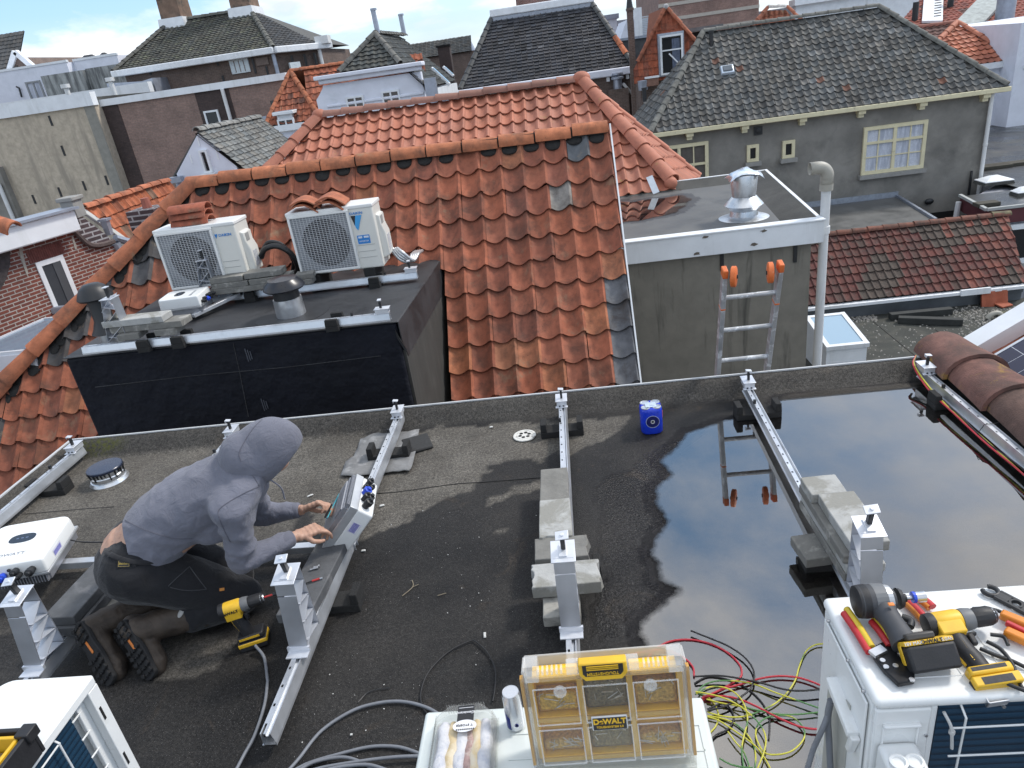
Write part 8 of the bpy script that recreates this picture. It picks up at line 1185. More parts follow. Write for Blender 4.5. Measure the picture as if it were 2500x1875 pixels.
for j in range(3): zz = .022+j*chh; mb.bb(-W_/2+.02, W_/2-.02, .0165, .0228, zz-.006, zz+.006)
ob(mb, 'amber_rib', AMB)
mb = MB().bb(-W_/2+.004, W_/2-.004, -.006, -.002, .004, H_-.006)
for s_ in (-1, 1): mb.bb(s_*(W_/2-.006)-.007, s_*(W_/2-.006)+.007, -.01, .018, .0, H_-.02)
mb.bb(-W_/2, W_/2, -.012, .016, -.016, .006); mb.bb(-W_/2+.01, W_/2-.01, -.010, .016, H_-.022, H_-.004)
ld = ob(mb, 'clear_lid', CLEAR, bevel=.004); mb = MB()
for i in range(3):
    for j in range(2):
        xa, za = -W_/2+.02+i*cw+.006, .022+j*chh+.006; xb, zb = xa+cw-.012, za+chh-.012
        for q in ((xa, xb, za, za+.004), (xa, xb, zb-.004, zb), (xa, xa+.004, za+.004, zb-.004), (xb-.004, xb, za+.004, zb-.004)): mb.bb(q[0], q[1], -.0105, -.0065, q[2], q[3])
for s_ in (-1, 1):
    mb.bb(s_*(W_/2-.03)-.018, s_*(W_/2-.03)+.018, -.014, .03, H_-.02, H_+.028); mb.bb(s_*.075-.017, s_*.075+.017, -.012, .02, H_-.006, H_+.02)
    for k in range(6): xx = s_*(.105+k*.012); mb.bb(xx-.003, xx+.003, -.010, .014, H_-.003, H_+.010)
    mb.lathe((s_*.115, -.0065, H_-.055), [(.017, 0), (.017, .008), (.010, .008), (.010, 0)], 18, (0, -1, 0))
    for k in range(5): xx = s_*(.06+k*.03); mb.bb(xx-.0015, xx+.0015, -.015, .012, -.03, -.0165)
mb.bb(-W_/2+.01, W_/2-.01, -.014, -.010, -.032, -.0165)
ob(mb, 'clear_rib', milky('frosted_edge', (.82, .82, .81), .30), ld, bevel=.002)
mb = MB().prism([(-.060, -.022, H_+.030), (.062, -.022, H_+.030), (.062, -.022, H_-.004), (.048, -.022, H_-.022), (-.046, -.022, H_-.022), (-.060, -.022, H_-.004)], (0, .03, 0)); lt = ob(mb, 'latch', YEL, bevel=.004); mb = MB().prism([(-.050, -.0225, H_+.026), (.052, -.0225, H_+.026), (.052, -.0225, H_+.004), (.044, -.0225, H_-.006), (-.044, -.0225, H_-.006), (-.050, -.0225, H_+.002)], (0, -.0012, 0)); ob(mb, 'latch_panel', TBLK, lt); mb = MB()
for k in range(3): zz = H_+.012+k*.0048; mb.bb(-.040, .040, -.0255, -.0242, zz, zz+.0026)
ob(mb, 'latch_stripe', YEL, lt); text('latch_text', 'TOUGHSYSTEM', .0115, om @ frame((0, -.0242, H_+.001), -X, -Y), YEL, lt, bold=.0002)
mb = MB().bb(-.045, .047, -.0125, -.0066, H_/2-.024, H_/2+.018); lg = ob(mb, 'logo_frame', pm('logo_rim', (.6, .6, .6), .05, 30, .4), bevel=.002); mb = MB().bb(-.042, .044, -.0138, -.0126, H_/2-.021, H_/2+.015); ob(mb, 'logo_plate', TBLK, lg); text('brand_text', 'DeWALT', .0215, om @ frame((.001, -.0144, H_/2+.004), X, -Y), YEL, lg, bold=.0008, sx=.98); text('series_text', 'TOUGHSYSTEM 2.0', .0082, om @ frame((.001, -.0144, H_/2-.0125), X, -Y), YEL, lg, bold=.0002)
# energy drink can
t = thing('drink_can', 'slim silver and blue drink can standing beside the organiser box', 'can', (-.285, 1.435, .36)); c = Vector((-.283, 1.432, .361)); mb = MB().lathe(c, [(.021, 0), (.0265, .006), (.0265, .122), (.0235, .132), (.0235, .135)], 32); mb.build('can_body', pm('can_silver', (.62, .64, .68), .06, 12, .25, .8), t, smooth=40)
mb = MB()
for k in range(10): a0, a1 = -2.8+k*.08, -2.8+(k+1)*.08; zt0 = .075-.002*k; mb.add([c+Vector((math.cos(a)*.0268, math.sin(a)*.0268, z)) for a, z in ((a0, .010), (a1, .010), (a1, zt0), (a0, zt0))], [[0, 1, 2, 3]])
mb.build('blue_panel', pm('can_blue', (.01, .02, .20), .1, 20, .3, .4), t); mb = MB().lathe(c, [(.0235, .134), (.0225, .136), (.0205, .130), (0, .130)], 28, cap=False); tp = mb.build('can_top', ALU, t, smooth=40); mb = MB().lathe(c+Vector((.004, -.002, .1305)), [(.010, 0), (.010, .0015), (.006, .002), (.006, .0015)], 16); mb.build('pull_tab', pm('tab_blue', (.35, .45, .65), .05, 30, .3, .7), tp); mb = MB().lathe(c+Vector((.006, -.0262, .03)), [(.006, 0), (.006, .001), (.004, .001), (.004, 0)], 14, (0, -1, 0)); mb.build('recycle_mark', pm('can_blue', (0, 0, 0)), t)
# sandwich pack
t = thing('sandwich_pack', 'clear clamshell with wrapped rolls and a black label on the white unit', 'food pack', (-.42, 1.38, .362)); fm_ = Matrix.Translation((-.425, 1.335, .378)) @ Matrix.Rotation(R_(3), 4, 'Z') @ Matrix.Rotation(R_(-6), 4, 'X')
def fo(mb, n, m, p_=None, **k): return put(mb, fm_).build(n, m, p_ or t, **k)
oct_ = lambda x, y, c: [(-x, -y), (x, -y), (x, y-c), (x-c, y), (-x+c, y), (-x, y-c)]
mb = MB(); a, b_ = oct_(.092, .15, .035), oct_(.080, .138, .035); n_ = 6; mb.add([(x, y, 0) for x, y in a]+[(x, y, .045) for x, y in b_], [list(range(n_, 2*n_))]+[[i, (i+1) % n_, n_+(i+1) % n_, n_+i] for i in range(n_)]); lid = fo(mb, 'clear_lid', CLEAR, bevel=.008, seg=3); mb = MB()
for s_ in (-1, 1):
    for k in range(24): y = -.14+k*.0105; mb.tube([(s_*.093, y, .002), (s_*.082, y, .044)], .0022, 5)
for k in range(16): x = -.055+k*.0073; mb.tube([(x, .151, .002), (x, .139, .044)], .002, 5)
mb.bb(-.097, .097, -.15, .116, -.002, .002); fo(mb, 'clear_rib', CLEAR, lid); mb = MB().bb(-.088, .088, -.148, .118, -.012, -.003); fo(mb, 'tray', pm('pale_tray', (.6, .6, .62), .05, 8, .4), bevel=.006)
WRAP = pm('white_wrap', (.66, .66, .70), .1, 22, .6, bump=.7, bscale=30, bdist=.012, c2=(.5, .52, .6), s2=30, t2=(.5, .65)); BREAD = pm('bread', (.62, .47, .24), .2, 20, .8, c2=(.70, .62, .48), s2=12, t2=(.45, .6)); MEAT = pm('filling', (.36, .22, .20), .4, 40, .6, c2=(.60, .5, .45), s2=30, t2=(.45, .6))
for xx, m_, r in ((-.056, WRAP, .020), (-.030, BREAD, .017), (-.004, WRAP, .019), (.018, MEAT, .015), (.038, BREAD, .017), (.062, WRAP, .019)):
    mb = MB(); pts = [(xx+.003*math.sin(k*1.3), -.14+k*.026, .016+.003*math.sin(k*2.1)) for k in range(10)]; mb.tube(pts, [r*.7]+[r*(1+.12*math.sin(k*2.3+xx*90)) for k in range(1, 9)]+[r*.6], 12); fo(mb, 'roll' if m_ is not WRAP else 'wrapping', m_, smooth=60)
mb = MB().bb(-.018, .030, .060, .128, .0462, .0472); lb = fo(mb, 'label', TBLK); mb = MB().bb(-.015, .027, .118, .1195, .0473, .0478); fo(mb, 'label_line', MATS['print_white'], lb); mb = MB().lathe((0, 0, 0), [(1, 0), (1, .001)], 28); mb.v = [(x*.034+.006, y*.022+.050, z+.0475) for x, y, z in mb.v]; fo(mb, 'round_label', MATS['print_white'], lb)
text('label_text', 'Genieten!', .013, fm_ @ frame((.006, .100, .0478), -X, Z), MATS['print_white'], lb, shear=.3); text('round_text', "'T STOEPJE", .0105, fm_ @ frame((.006, .052, .049), -X, Z), TBLK, lb); mb = MB()
for k in range(9): mb.bb(-.018+k*.006, -.014+k*.006, .034, .039, .0487, .0492)
fo(mb, 'round_print', TBLK, lb)
# ================================================================ cables
def cable(name, label, cat, group, pts, r, m, z0=.006, k=8):
    q = []
    for p_ in pts: q.append(P(p_[0], p_[1], p_[2], z=(p_[3] if len(p_) > 3 else z0)+r))
    mb = MB().tube(spl(q, k), r, 8); return tag(mb.build(name, m, smooth=60), label, cat, group)
GC = MATS['grey_cable']; CR = pm('cable_red', (.42, .02, .035), .08, 40, .45); CB = pm('cable_black', (.012, .012, .013), .2, 40, .5)
def striped(name, g):
    b = NB(name); co = b.coord(rnd=False); n = b.noise(co, 7, 2, .5); b.setb(col=b.mix(b.ramp(n, .49, .53) if not g else b.ramp(n, .40, .44), (.07, .19, .055), (.50, .47, .045)), rough=.45); return b.m
CY, CG = striped('earth_wire_yellow', True), striped('earth_wire_green', False)
T3 = lambda *a: [('t3', x, y) for x, y in a]
cable('power_cable', 'thick grey cable running from the drill down to the bottom edge', 'cable', 'grey cables on the felt', [('s2', 1090, 1372, .03), ('s2', 1140, 1440), ('s2', 1158, 1560), ('t2', 285, 330), ('t2', 262, 500), ('t2', 190, 720), ('t2', 110, 870), ('t2', 20, 1040)], .0062, GC)
cable('power_cable', 'thick grey cable arching from the bottom edge to the sandwich pack', 'cable', 'grey cables on the felt', [('t2', 420, 1010), ('t2', 520, 900), ('t2', 690, 690), ('t2', 920, 540), ('t2', 1120, 480), ('t2', 1300, 470), ('t2', 1470, 510), ('t2', 1600, 580)], .0062, GC)
for k, (lab, pts) in enumerate((('upper grey cable of the coil at the bottom edge', ((460, 1000), (600, 930), (800, 870), (1050, 810), (1250, 808), (1400, 850), (1560, 920))), ('middle grey cable of the coil at the bottom edge', ((500, 1000), (620, 930), (760, 895), (880, 890), (1000, 930), (1120, 1000))), ('lower grey cable of the coil at the bottom edge', ((540, 1010), (700, 965), (900, 930), (1150, 895), (1350, 880), (1560, 880))), ('lowest grey cable of the coil at the bottom edge', ((560, 1030), (760, 975), (900, 950), (1050, 945), (1200, 990))))): cable('power_cable', lab, 'cable', 'grey cables on the felt', [('t2', a, b_) for a, b_ in pts], .006, GC, .005+.006*k)
cable('black_cable', 'thin black cable loop rising behind the sandwich pack', 'cable', None, [('t2', 1520, 600), ('t2', 1445, 500), ('t2', 1440, 380), ('t2', 1500, 240), ('t2', 1640, 100), ('t2', 1800, 18), ('t2', 1850, 22), ('t2', 1940, 110), ('t2', 1995, 240), ('t2', 1990, 380), ('t2', 1975, 470)], .003, CB)
GW = 'tangle of wires by the puddle'
W = [('red cable in the big top loop above the organiser', CR, .0035, ((70, 330), (80, 230), (180, 110), (340, 25), (560, 8), (780, 55), (960, 150), (1080, 270), (1110, 360), (1080, 430), (950, 510), (800, 590), (690, 660))),
 ('red cable passing behind the organiser latch', CR, .0035, ((-340, 330), (-180, 190), (0, 150), (200, 118), (340, 135), (480, 200), (580, 300), (595, 400))),
 ('red cable arching right to the white unit', CR, .0035, ((680, 640), (900, 545), (1100, 490), (1300, 430), (1500, 402), (1700, 415), (1860, 460), (2000, 520))),
 ('red cable sagging across the tangle to the white unit', CR, .0035, ((690, 620), (900, 618), (1060, 645), (1250, 720), (1480, 840), (1700, 935), (1850, 970), (2000, 975))),
 ('black cable in the big loop outside the red one', CB, .0034, ((560, -90), (760, -10), (950, 70), (1120, 180), (1220, 300), (1245, 420), (1200, 540), (1080, 640), (920, 730), (750, 770))),
 ('black cable from behind the organiser latch', CB, .0032, ((-250, 330), (-120, 160), (20, 100), (200, 95), (340, 130))),
 ('black cable crossing straight to the white unit', CB, .0032, ((600, 405), (850, 395), (1050, 420), (1300, 470), (1550, 540), (1750, 560), (2000, 540))),
 ('black cable hanging down with a cut end', CB, .0032, ((600, 480), (720, 415), (860, 415), (1050, 470), (1200, 560), (1330, 690), (1400, 830), (1410, 970), (1400, 1090))),
 ('black cable loop at the right side of the organiser', CB, .0032, ((740, 760), (900, 700), (1000, 770), (1020, 880), (950, 980), (830, 1040), (760, 1120))),
 ('yellow green wire from the white unit looping up', CY, .0026, ((2020, 50), (1900, 65), (1800, 140), (1730, 300), (1690, 440), (1600, 580), (1480, 690), (1350, 760), (1200, 820), (1050, 845), (880, 830), (740, 790))),
 ('yellow green wire in the round loop', CY, .0026, ((1500, 830), (1380, 850), (1290, 920), (1260, 1020), (1290, 1130), (1360, 1230), (1480, 1250), (1640, 1215), (1760, 1110), (1790, 1010), (1740, 910), (1640, 840), (1500, 825))),
 ('green wire running from the organiser to the white unit', CG, .0026, ((610, 600), (700, 500), (840, 455), (1050, 455), (1250, 490), (1450, 570), (1700, 660), (2010, 770))),
 ('yellow wire bending around below the red cables', CY, .0026, ((620, 590), (760, 520), (900, 520), (1020, 570), (1110, 660), (1160, 780), (1170, 900), (1130, 1060), (1110, 1200), (1130, 1380))),
 ('yellow wire running along the tangle down right', CY, .0026, ((610, 570), (760, 595), (920, 640), (1080, 720), (1230, 840), (1330, 960), (1370, 1080), (1350, 1220), (1280, 1400))),
 ('yellow wire coming down beside the organiser corner', CY, .0026, ((630, 580), (760, 640), (830, 730), (860, 840), (830, 940), (770, 1010))),
 ('green wire curving down to the bottom edge', CG, .0026, ((740, 830), (880, 855), (1030, 910), (1150, 1010), (1230, 1130), (1260, 1260), (1250, 1400))),
 ('long yellow wire falling to the bottom edge', CY, .0026, ((740, 840), (860, 880), (1000, 970), (1160, 1080), (1280, 1180), (1360, 1290), (1420, 1400))),
 ('green wire in the middle of the tangle', CG, .0026, ((730, 650), (880, 690), (1080, 725), (1300, 775), (1480, 810), (1700, 815), (2000, 785))),
 ('short yellow wire near the lower organiser side', CY, .0026, ((960, 1000), (1040, 1110), (1130, 1220), (1200, 1400))), ('lowest green wire at the bottom edge', CG, .0026, ((870, 1290), (980, 1350), (1120, 1385), (1230, 1390)))]
for k, (lab, m_, r, pts) in enumerate(W): cable('wire', lab, 'wire', GW, [('t3', a, b_) for a, b_ in pts], r, m_, .008+.0035*(k % 7))
for k, (dx, m_, lab) in enumerate(((-.052, CY, 'green yellow wire strapped along the rail by the ridge tiles'), (-.062, CR, 'red wire strapped along the rail by the ridge tiles'), (-.048, CB, 'black cable strapped along the rail by the ridge tiles'))):
    mb = MB().tube(spl([(2.085+dx*.3, 4.12, .14), (2.06+dx*.8, 4.02, .12), (2.06+dx, 3.8, .075-.006*k), (2.055+dx, 3.5, .06+.004*k), (2.06+dx-.004*k, 3.2, .055), (2.06+dx+.006*k, 2.9, .05+.004*k), (2.06+dx, 2.4, .05)], 8), .0045, 8); tag(mb.build('wire', m_, smooth=60), lab, 'wire', 'wires along the right rail')
mb = MB(); c = Vector((2.06, 3.28, .047)); mb.tube([c+Vector((-.07, 0, .0)), c+Vector((-.06, 0, .02)), c+Vector((-.035, 0, .066)), c+Vector((.02, .002, .066)), c+Vector((.05, .01, .07))], .002, 5); tag(mb.build('cable_tie', CB), 'black cable tie around the rail by the ridge tiles', 'cable tie')
# ================================================================ the kneeling installer
def remesh(mb, name, m, parent, vox, smooth_it=6, disp=None, cut=None, solid=0.0, sub=0):
    """fuse overlapping volumes into one continuous surface"""
    me = mb.mesh(name+'_raw'); o = bpy.data.objects.new(name+'_raw', me); SC.collection.objects.link(o)
    r = o.modifiers.new('r', 'REMESH'); r.mode = 'VOXEL'; r.voxel_size = vox; s = o.modifiers.new('s', 'SMOOTH'); s.factor = .5; s.iterations = smooth_it
    dg = bpy.context.evaluated_depsgraph_get(); dg.update(); me2 = bpy.data.meshes.new_from_object(o.evaluated_get(dg)); bpy.data.objects.remove(o); me2.name = name
    if disp:
        n = len(me2.vertices); co = np.empty(n*3, np.float32); me2.vertices.foreach_get('co', co); no = np.empty(n*3, np.float32); me2.vertices.foreach_get('normal', no); co = co.reshape(-1, 3); no = no.reshape(-1, 3)
        d = np.array([disp(Vector(c)) for c in co], np.float32); co = co+no*d[:, None]; me2.vertices.foreach_set('co', co.ravel()); me2.update()
    if cut:
        bm = bmesh.new(); bm.from_mesh(me2)
        for c_, n_ in cut: bmesh.ops.bisect_plane(bm, geom=bm.verts[:]+bm.edges[:]+bm.faces[:], plane_co=Vector(c_), plane_no=Vector(n_), clear_outer=True)
        bm.to_mesh(me2); bm.free()
    me2.polygons.foreach_set('use_smooth', [True]*len(me2.polygons)); me2.materials.clear(); me2.materials.append(m); ob_ = bpy.data.objects.new(name, me2); SC.collection.objects.link(ob_); par(ob_, parent)
    if solid: sm = ob_.modifiers.new('solid', 'SOLIDIFY'); sm.thickness = solid
    return ob_
def chain(mb, pts, rad, lat=None, ks=1.0, step=.4, n=14):
    """string of overlapping balls; lat/ks squash the section along one direction"""
    pts = [Vector(p_) for p_ in pts]
    for i in range(len(pts)-1):
        a, b_ = pts[i], pts[i+1]; L_ = (b_-a).length; r0, r1 = rad[i], rad[i+1]; k = max(2, int(L_/(min(r0, r1)*step))+1)
        for j in range(k+1):
            t = j/k; c = a.lerp(b_, t); r = r0+(r1-r0)*t
            if lat is None: mb.ball(c, r, n=n, m=8)
            else:
                ax = (b_-a).normalized(); l_ = Vector(lat); l_ = (l_-ax*l_.dot(ax)).normalized(); m_ = Matrix((l_, ax.cross(l_), ax)).transposed(); mb.ball(c, (r*ks, r, r), m_, n=n, m=8)
    return mb
def skinmat(name, c):
    b = NB(name); co = b.coord(rnd=False); n = b.noise(co, 30, 5, .6); col = b.mix(b.ramp(n, .3, .7), tuple(x*.86 for x in c), tuple(min(1, x*1.1) for x in c)); col = b.mix(b.math('MULTIPLY', b.ramp(b.noise(co, 55, 4, .7), .58, .7), .35), col, (.12, .07, .05)); b.setb(col=col, rough=.55, sss=.08, nrm=b.bump(b.noise(co, 300, 3), .25, .001)); b.b.inputs['Subsurface Radius'].default_value = (.01, .004, .002); return b.m
SKIN = skinmat('skin', (.46, .27, .19))
def cloth(name, c, var=.12, sc=5, fine=700, c2=None, rough=.92, wr=.4):
    b = NB(name); co = b.coord(rnd=False); n = b.noise(co, sc, 6, .6); col = b.mix(b.ramp(n, .3, .7), tuple(x*(1-var) for x in c), tuple(x*(1+var) for x in c))
    if c2: col = b.mix(b.math('MULTIPLY', b.ramp(b.noise(co, 9, 6, .65), .5, .68), .8), col, c2)
    h_ = b.math('ADD', b.math('MULTIPLY', b.noise(co, fine, 2), .12), b.noise(co, 17, 4, .55, 1.2)); b.setb(col=col, rough=rough, spec=.25, sheen=.15 if rough > .8 else 0, nrm=b.bump(h_, wr, .012)); return b.m
HOOD = cloth('hoodie_grey', (.150, .154, .188), wr=.7); RIB = cloth('hoodie_rib', (.130, .133, .163), .1, 9, 300, wr=.3); TROU = cloth('black_work_cloth', (.014, .0145, .017), .25, 6, wr=.6); BOOT = cloth('brown_boot_leather', (.055, .043, .034), .3, 10, 200, (.022, .018, .016), .55, .5); SOLE = pm('boot_sole', (.011, .011, .012), .2, 30, .8)
per = thing('person', 'kneeling man in grey hoodie and black work trousers bent over a tilted inverter', 'person', (-1.9, 2.35, 0))
f_ = Vector((.92, .39, 0)).normalized(); r_ = Vector((f_.y, -f_.x, 0)); up = Z
Pc = Vector((-1.972, 2.365, .392)); Ch = Vector((-1.50, 2.50, .625)); Nk = Vector((-1.41, 2.52, .715)); Hd = Vector((-1.375, 2.53, .74))
SR, SLh = Vector((-1.455, 2.335, .605)), Vector((-1.54, 2.67, .58)); ER, EL = Vector((-1.505, 2.345, .335)), Vector((-1.60, 2.755, .29)); WR, WL = Vector((-1.335, 2.535, .300)), Vector((-1.395, 2.765, .285)); HR_, HL_ = Vector((-1.185, 2.655, .285)), Vector((-1.25, 2.80, .315))
HipR, HipL = Pc+r_*.09-Z*.03, Pc-r_*.09-Z*.03; KR, KL = Vector((-1.605, 2.405, .080)), Vector((-1.70, 2.56, .082)); AR, AL = Vector((-1.945, 2.185, .135)), Vector((-2.135, 2.255, .135))
mb = MB(); T_ = (Ch-Pc)
chain(mb, [Pc+Vector((0, 0, .01)), Pc.lerp(Ch, .35)+Z*.02, Pc.lerp(Ch, .75), Ch], [.140, .130, .112, .10], r_, 1.12, .35); mb.ball(Pc+Vector((-.012, -.005, -.03)), (.15, .16, .12)); chain(mb, [Ch, Nk, Hd], [.08, .055, .055]); mb.ball(Hd, (.078, .068, .098), Matrix.Rotation(.7, 3, 'Y'))
fc = Hd+f_*.075-Z*.03; mb.ball(fc+f_*.018-Z*.01, (.018, .014, .02)); mb.ball(fc-Z*.04-f_*.02, (.045, .045, .03))
for s_ in (-1, 1): mb.ball(Hd+r_*s_*.078-Z*.01, (.018, .012, .03)); mb.ball(fc+r_*s_*.03+Z*.022-f_*.012, .013)
for S_, E_, W2 in ((SR, ER, WR), (SLh, EL, WL)): chain(mb, [S_, E_], [.045, .038], step=.5); chain(mb, [E_, E_.lerp(W2, .3), W2], [.038, .038, .026], step=.5)
for H_, K_, A_ in ((HipR, KR, AR), (HipL, KL, AL)): chain(mb, [H_, K_], [.06, .035], step=.5); chain(mb, [K_, A_], [.035, .025], step=.5)
def hand(mb, W2, tip, pn, grip, side):
    """palm with five separate bent fingers; pn is the palm's facing direction, grip the bending amount of each finger"""
    d = (tip-W2).normalized(); pn = (pn-d*pn.dot(d)).normalized(); s = d.cross(pn)*side; palm = W2+d*.055
    for k in range(5):
        for q in (-.024, -.008, .008, .024): mb.ball(W2+d*(.012+.02*k)+s*q*(.75+.25*min(1, k/2)), (.0145 if k else .018), n=10, m=7)
    lens = ((.040, .026, .021), (.045, .029, .022), (.041, .027, .021), (.032, .021, .018)); 
    for k, q in enumerate((.027, .009, -.010, -.028)):
        p_ = palm+d*.038+s*q; dr = (d+s*(q*3.2)).normalized(); a = grip[k]; rr = (.0095, .010, .0095, .0082)[k]; pts = [p_-dr*.012, p_]; ang = 0
        for j, l_ in enumerate(lens[k]): ang += a*(.8, 1.0, .7)[j]; p_ = p_+(dr*math.cos(ang)+pn*math.sin(ang))*l_; pts.append(p_)
        chain(mb, pts, [rr*1.05, rr*1.05, rr*1.0, rr*.93, rr*.8], step=.45, n=10)
    b_ = W2+d*.028+s*.028; t1 = b_+(d*.55+s*.45+pn*.5).normalized()*.042; t2 = t1+(d*.9+s*.0+pn*.45).normalized()*.030; t3 = t2+(d*.95-s*.1+pn*.3).normalized()*.023; chain(mb, [b_-s*.012, t1, t2, t3], [.015, .012, .0108, .0088], step=.45, n=10)
hand(mb, WR, HR_, Vector((.25, .35, -.9)), (.55, .75, .85, .95), -1); hand(mb, WL, HL_, Vector((.45, -.5, -.75)), (.7, .8, .9, 1.0), 1)
remesh(mb, 'body', SKIN, per, .0042, 4)
# hoodie: torso and sleeves
def folds(c):
    a = (c-ER).length; b_ = (c-EL).length; w_ = math.exp(-min(a, b_)**2/.012); g_ = math.exp(-((c-Ch).length)**2/.05)
    n1 = noise.noise(Vector((c.x*9, c.y*7, c.z*16))); n2 = 1-abs(noise.noise(Vector((c.x*6-c.z*5, c.y*5, c.z*11+c.x*6))))*2; n3 = 1-abs(noise.noise(Vector((c.x*20, c.y*14, c.z*24))))*2
    n4 = 1-abs(noise.noise(Vector((c.x*3+c.z*9, c.y*4, c.z*4-c.x*9))))*2
    return .005*n1+.006*(max(n2, 0)**1.5-.4)+.010*w_*n3+.007*(max(n4, 0)**1.6-.4)
mb = MB(); hem = Pc+T_*.13
chain(mb, [hem+Z*.015, Pc.lerp(Ch, .32)+Z*.05, Pc.lerp(Ch, .62)+Z*.05, Ch.lerp(Pc, .05)+Z*.025], [.150, .148, .148, .132], r_, 1.12, .25, 18); chain(mb, [Ch, Ch+f_*.03-Z*.01], [.118, .10], r_, 1.25, .4); chain(mb, [SR-f_*.03+Z*.0, Ch-f_*.02, SLh-f_*.03], [.070, .112, .070], step=.2); chain(mb, [Nk-Z*.01, SR-Z*.01], [.082, .072], step=.2); chain(mb, [Nk-Z*.01, SLh], [.082, .072], step=.2)
chain(mb, [Ch+Z*.04, Nk+Z*.0], [.105, .080], step=.3)
for S_, E_, W2 in ((SR, ER, WR), (SLh, EL, WL)): chain(mb, [S_-f_*.01, S_.lerp(E_, .5), E_], [.073, .064, .054], step=.25); chain(mb, [S_.lerp(Ch, .45)-Z*.02, S_.lerp(E_, .35)], [.092, .066], step=.25); chain(mb, [E_, E_.lerp(W2, .35), E_.lerp(W2, .82)], [.054, .050, .041], step=.3)
belly = Ch+Vector((-.12, -.05, -.15)); mb.ball(belly, (.12, .13, .08))
hn = T_.normalized(); hoodie = remesh(mb, 'hoodie', HOOD, per, .0085, 14, folds, cut=[(hem-hn*.015, -(hn*1.15-Z*.30).normalized())], solid=.0)
mb = MB(); hc = hem-hn*.06+Z*.006; l_ = r_; u_ = l_.cross(hn).normalized()
u_ = u_ if u_.z > 0 else -u_; nn_ = (hn*.9+Z*.15).normalized(); l2 = nn_.cross(u_).normalized(); u2 = l2.cross(nn_); u2 = u2 if u2.z > 0 else -u2
ring_ = [hc+l2*math.cos(a)*.177+u2*math.sin(a)*.150 for a in [k*2*math.pi/40 for k in range(41)]]
# hood
d_ = Vector((.75, .30, .60)).normalized(); hn2 = Vector((.55, .25, -.80)); hn2 = (hn2-d_*hn2.dot(d_)).normalized(); lat = d_.cross(hn2); HM = Matrix((lat, hn2, d_)).transposed(); hc = Vector((-1.355, 2.53, .75))
mb = MB().ball(hc, (.098, .120, .155), HM, 22, 14); mb.ball(hc-d_*.05-hn2*.02, (.098, .115, .12), HM, 20, 12); chain(mb, [hc-d_*.06-hn2*.05, Nk-f_*.05+Z*.0], [.098, .085], step=.3); mb.ball(hc+d_*.05+hn2*.03, (.08, .085, .105), HM, 18, 12)
def hf(c): return .004*noise.noise(Vector((c.x*12, c.y*10, c.z*12)))+.004*(1-2*abs(noise.noise(Vector((c.x*7+c.z*5, c.y*6, c.z*8)))))
hood = remesh(mb, 'hood', HOOD, per, .008, 12, hf, cut=[(hc+hn2*.078, hn2)], solid=-.008)
mb = MB(); pts = [hc+hn2*.070+lat*math.cos(a)*.107+d_*(math.sin(a)*.150+.008) for a in [k*2*math.pi/30 for k in range(31)]]; 
for S_, off in ((SR, .0),): pass
mb = MB(); pts = [Nk+r_*.10+f_*.05-Z*.06, Nk+r_*.10+f_*.08-Z*.11, Nk+r_*.095+f_*.08-Z*.17]; mb.tube(spl(pts, 5), .0035, 6); mb.build('drawstring', RIB, per, smooth=60)
for E_, W2 in ((ER, WR), (EL, WL)): mb = MB(); dd = (W2-E_).normalized(); a_ = E_.lerp(W2, .72); mb.tube([a_-dd*.012, a_, a_+dd*.02, a_+dd*.045, a_+dd*.052], [.039, .041, .039, .0375, .032], 20); mb.build('cuff', RIB, per, smooth=60)
# trousers
def tf(c): return .006*noise.noise(Vector((c.x*8, c.y*8, c.z*10)))+.006*(1-2*abs(noise.noise(Vector((c.x*9+c.z*7, c.y*9, c.z*12)))))
mb = MB().ball(Pc+Vector((-.012, -.005, -.03)), (.160, .172, .145), None, 20, 12); chain(mb, [Pc+r_*.07-Z*.02, Pc-r_*.07-Z*.02], [.15, .15], step=.3)
for H_, K_, A_ in ((HipR, KR, AR), (HipL, KL, AL)): chain(mb, [H_, H_.lerp(K_, .5)+Z*.01, K_+Z*.012], [.128, .112, .086], step=.25); chain(mb, [K_+Z*.012, K_.lerp(A_, .32)+Z*.01, K_.lerp(A_, .5)], [.084, .084, .076], step=.25)
bn_ = (T_.normalized()*.9+Z*.25).normalized(); tro = remesh(mb, 'trousers', TROU, per, .0085, 4, tf)
SEAM = pm('seam_shadow', (.105, .107, .132), .1, 60, .9)
wb = Pc+bn_*.068; lb_ = r_; ub_ = bn_.cross(lb_); ring_ = []
mb = MB(); q = P('s2', 352, 912, y=2.2); 
def onmesh(o, r, x, y_):
    dg = bpy.context.evaluated_depsgraph_get(); dg.update(); d = ray(r, x, y_).normalized(); hit, loc, no, i = o.ray_cast(CAM, d); return (loc, no) if hit else (None, None)
lc, ln = onmesh(tro, 's2', 352, 912)
if lc:
    xa = (X-ln*X.dot(ln)).normalized(); mt = frame(lc+ln*.002, xa*.98+Z*-.12, ln); mb = MB().bb(-.022, .022, -.014, .014, -.002, .0015); o = put(mb, mt).build('back_patch', TBLK, per); mb = MB()
    for b4 in ((-.020, .020, .0105, .0115), (-.020, .020, -.0115, -.0105), (-.020, -.019, -.0105, .0105), (.019, .020, -.0105, .0105)): mb.bb(b4[0], b4[1], b4[2], b4[3], .0015, .0022)
    put(mb, mt).build('patch_border', pm('patch_gold', (.42, .30, .06), .1, 60, .5), o); text('brand_text', 'Snickers', .011, mt @ Matrix.Translation((0, 0, .0022)), MATS['patch_gold'], o, shear=.2, bold=.0003)
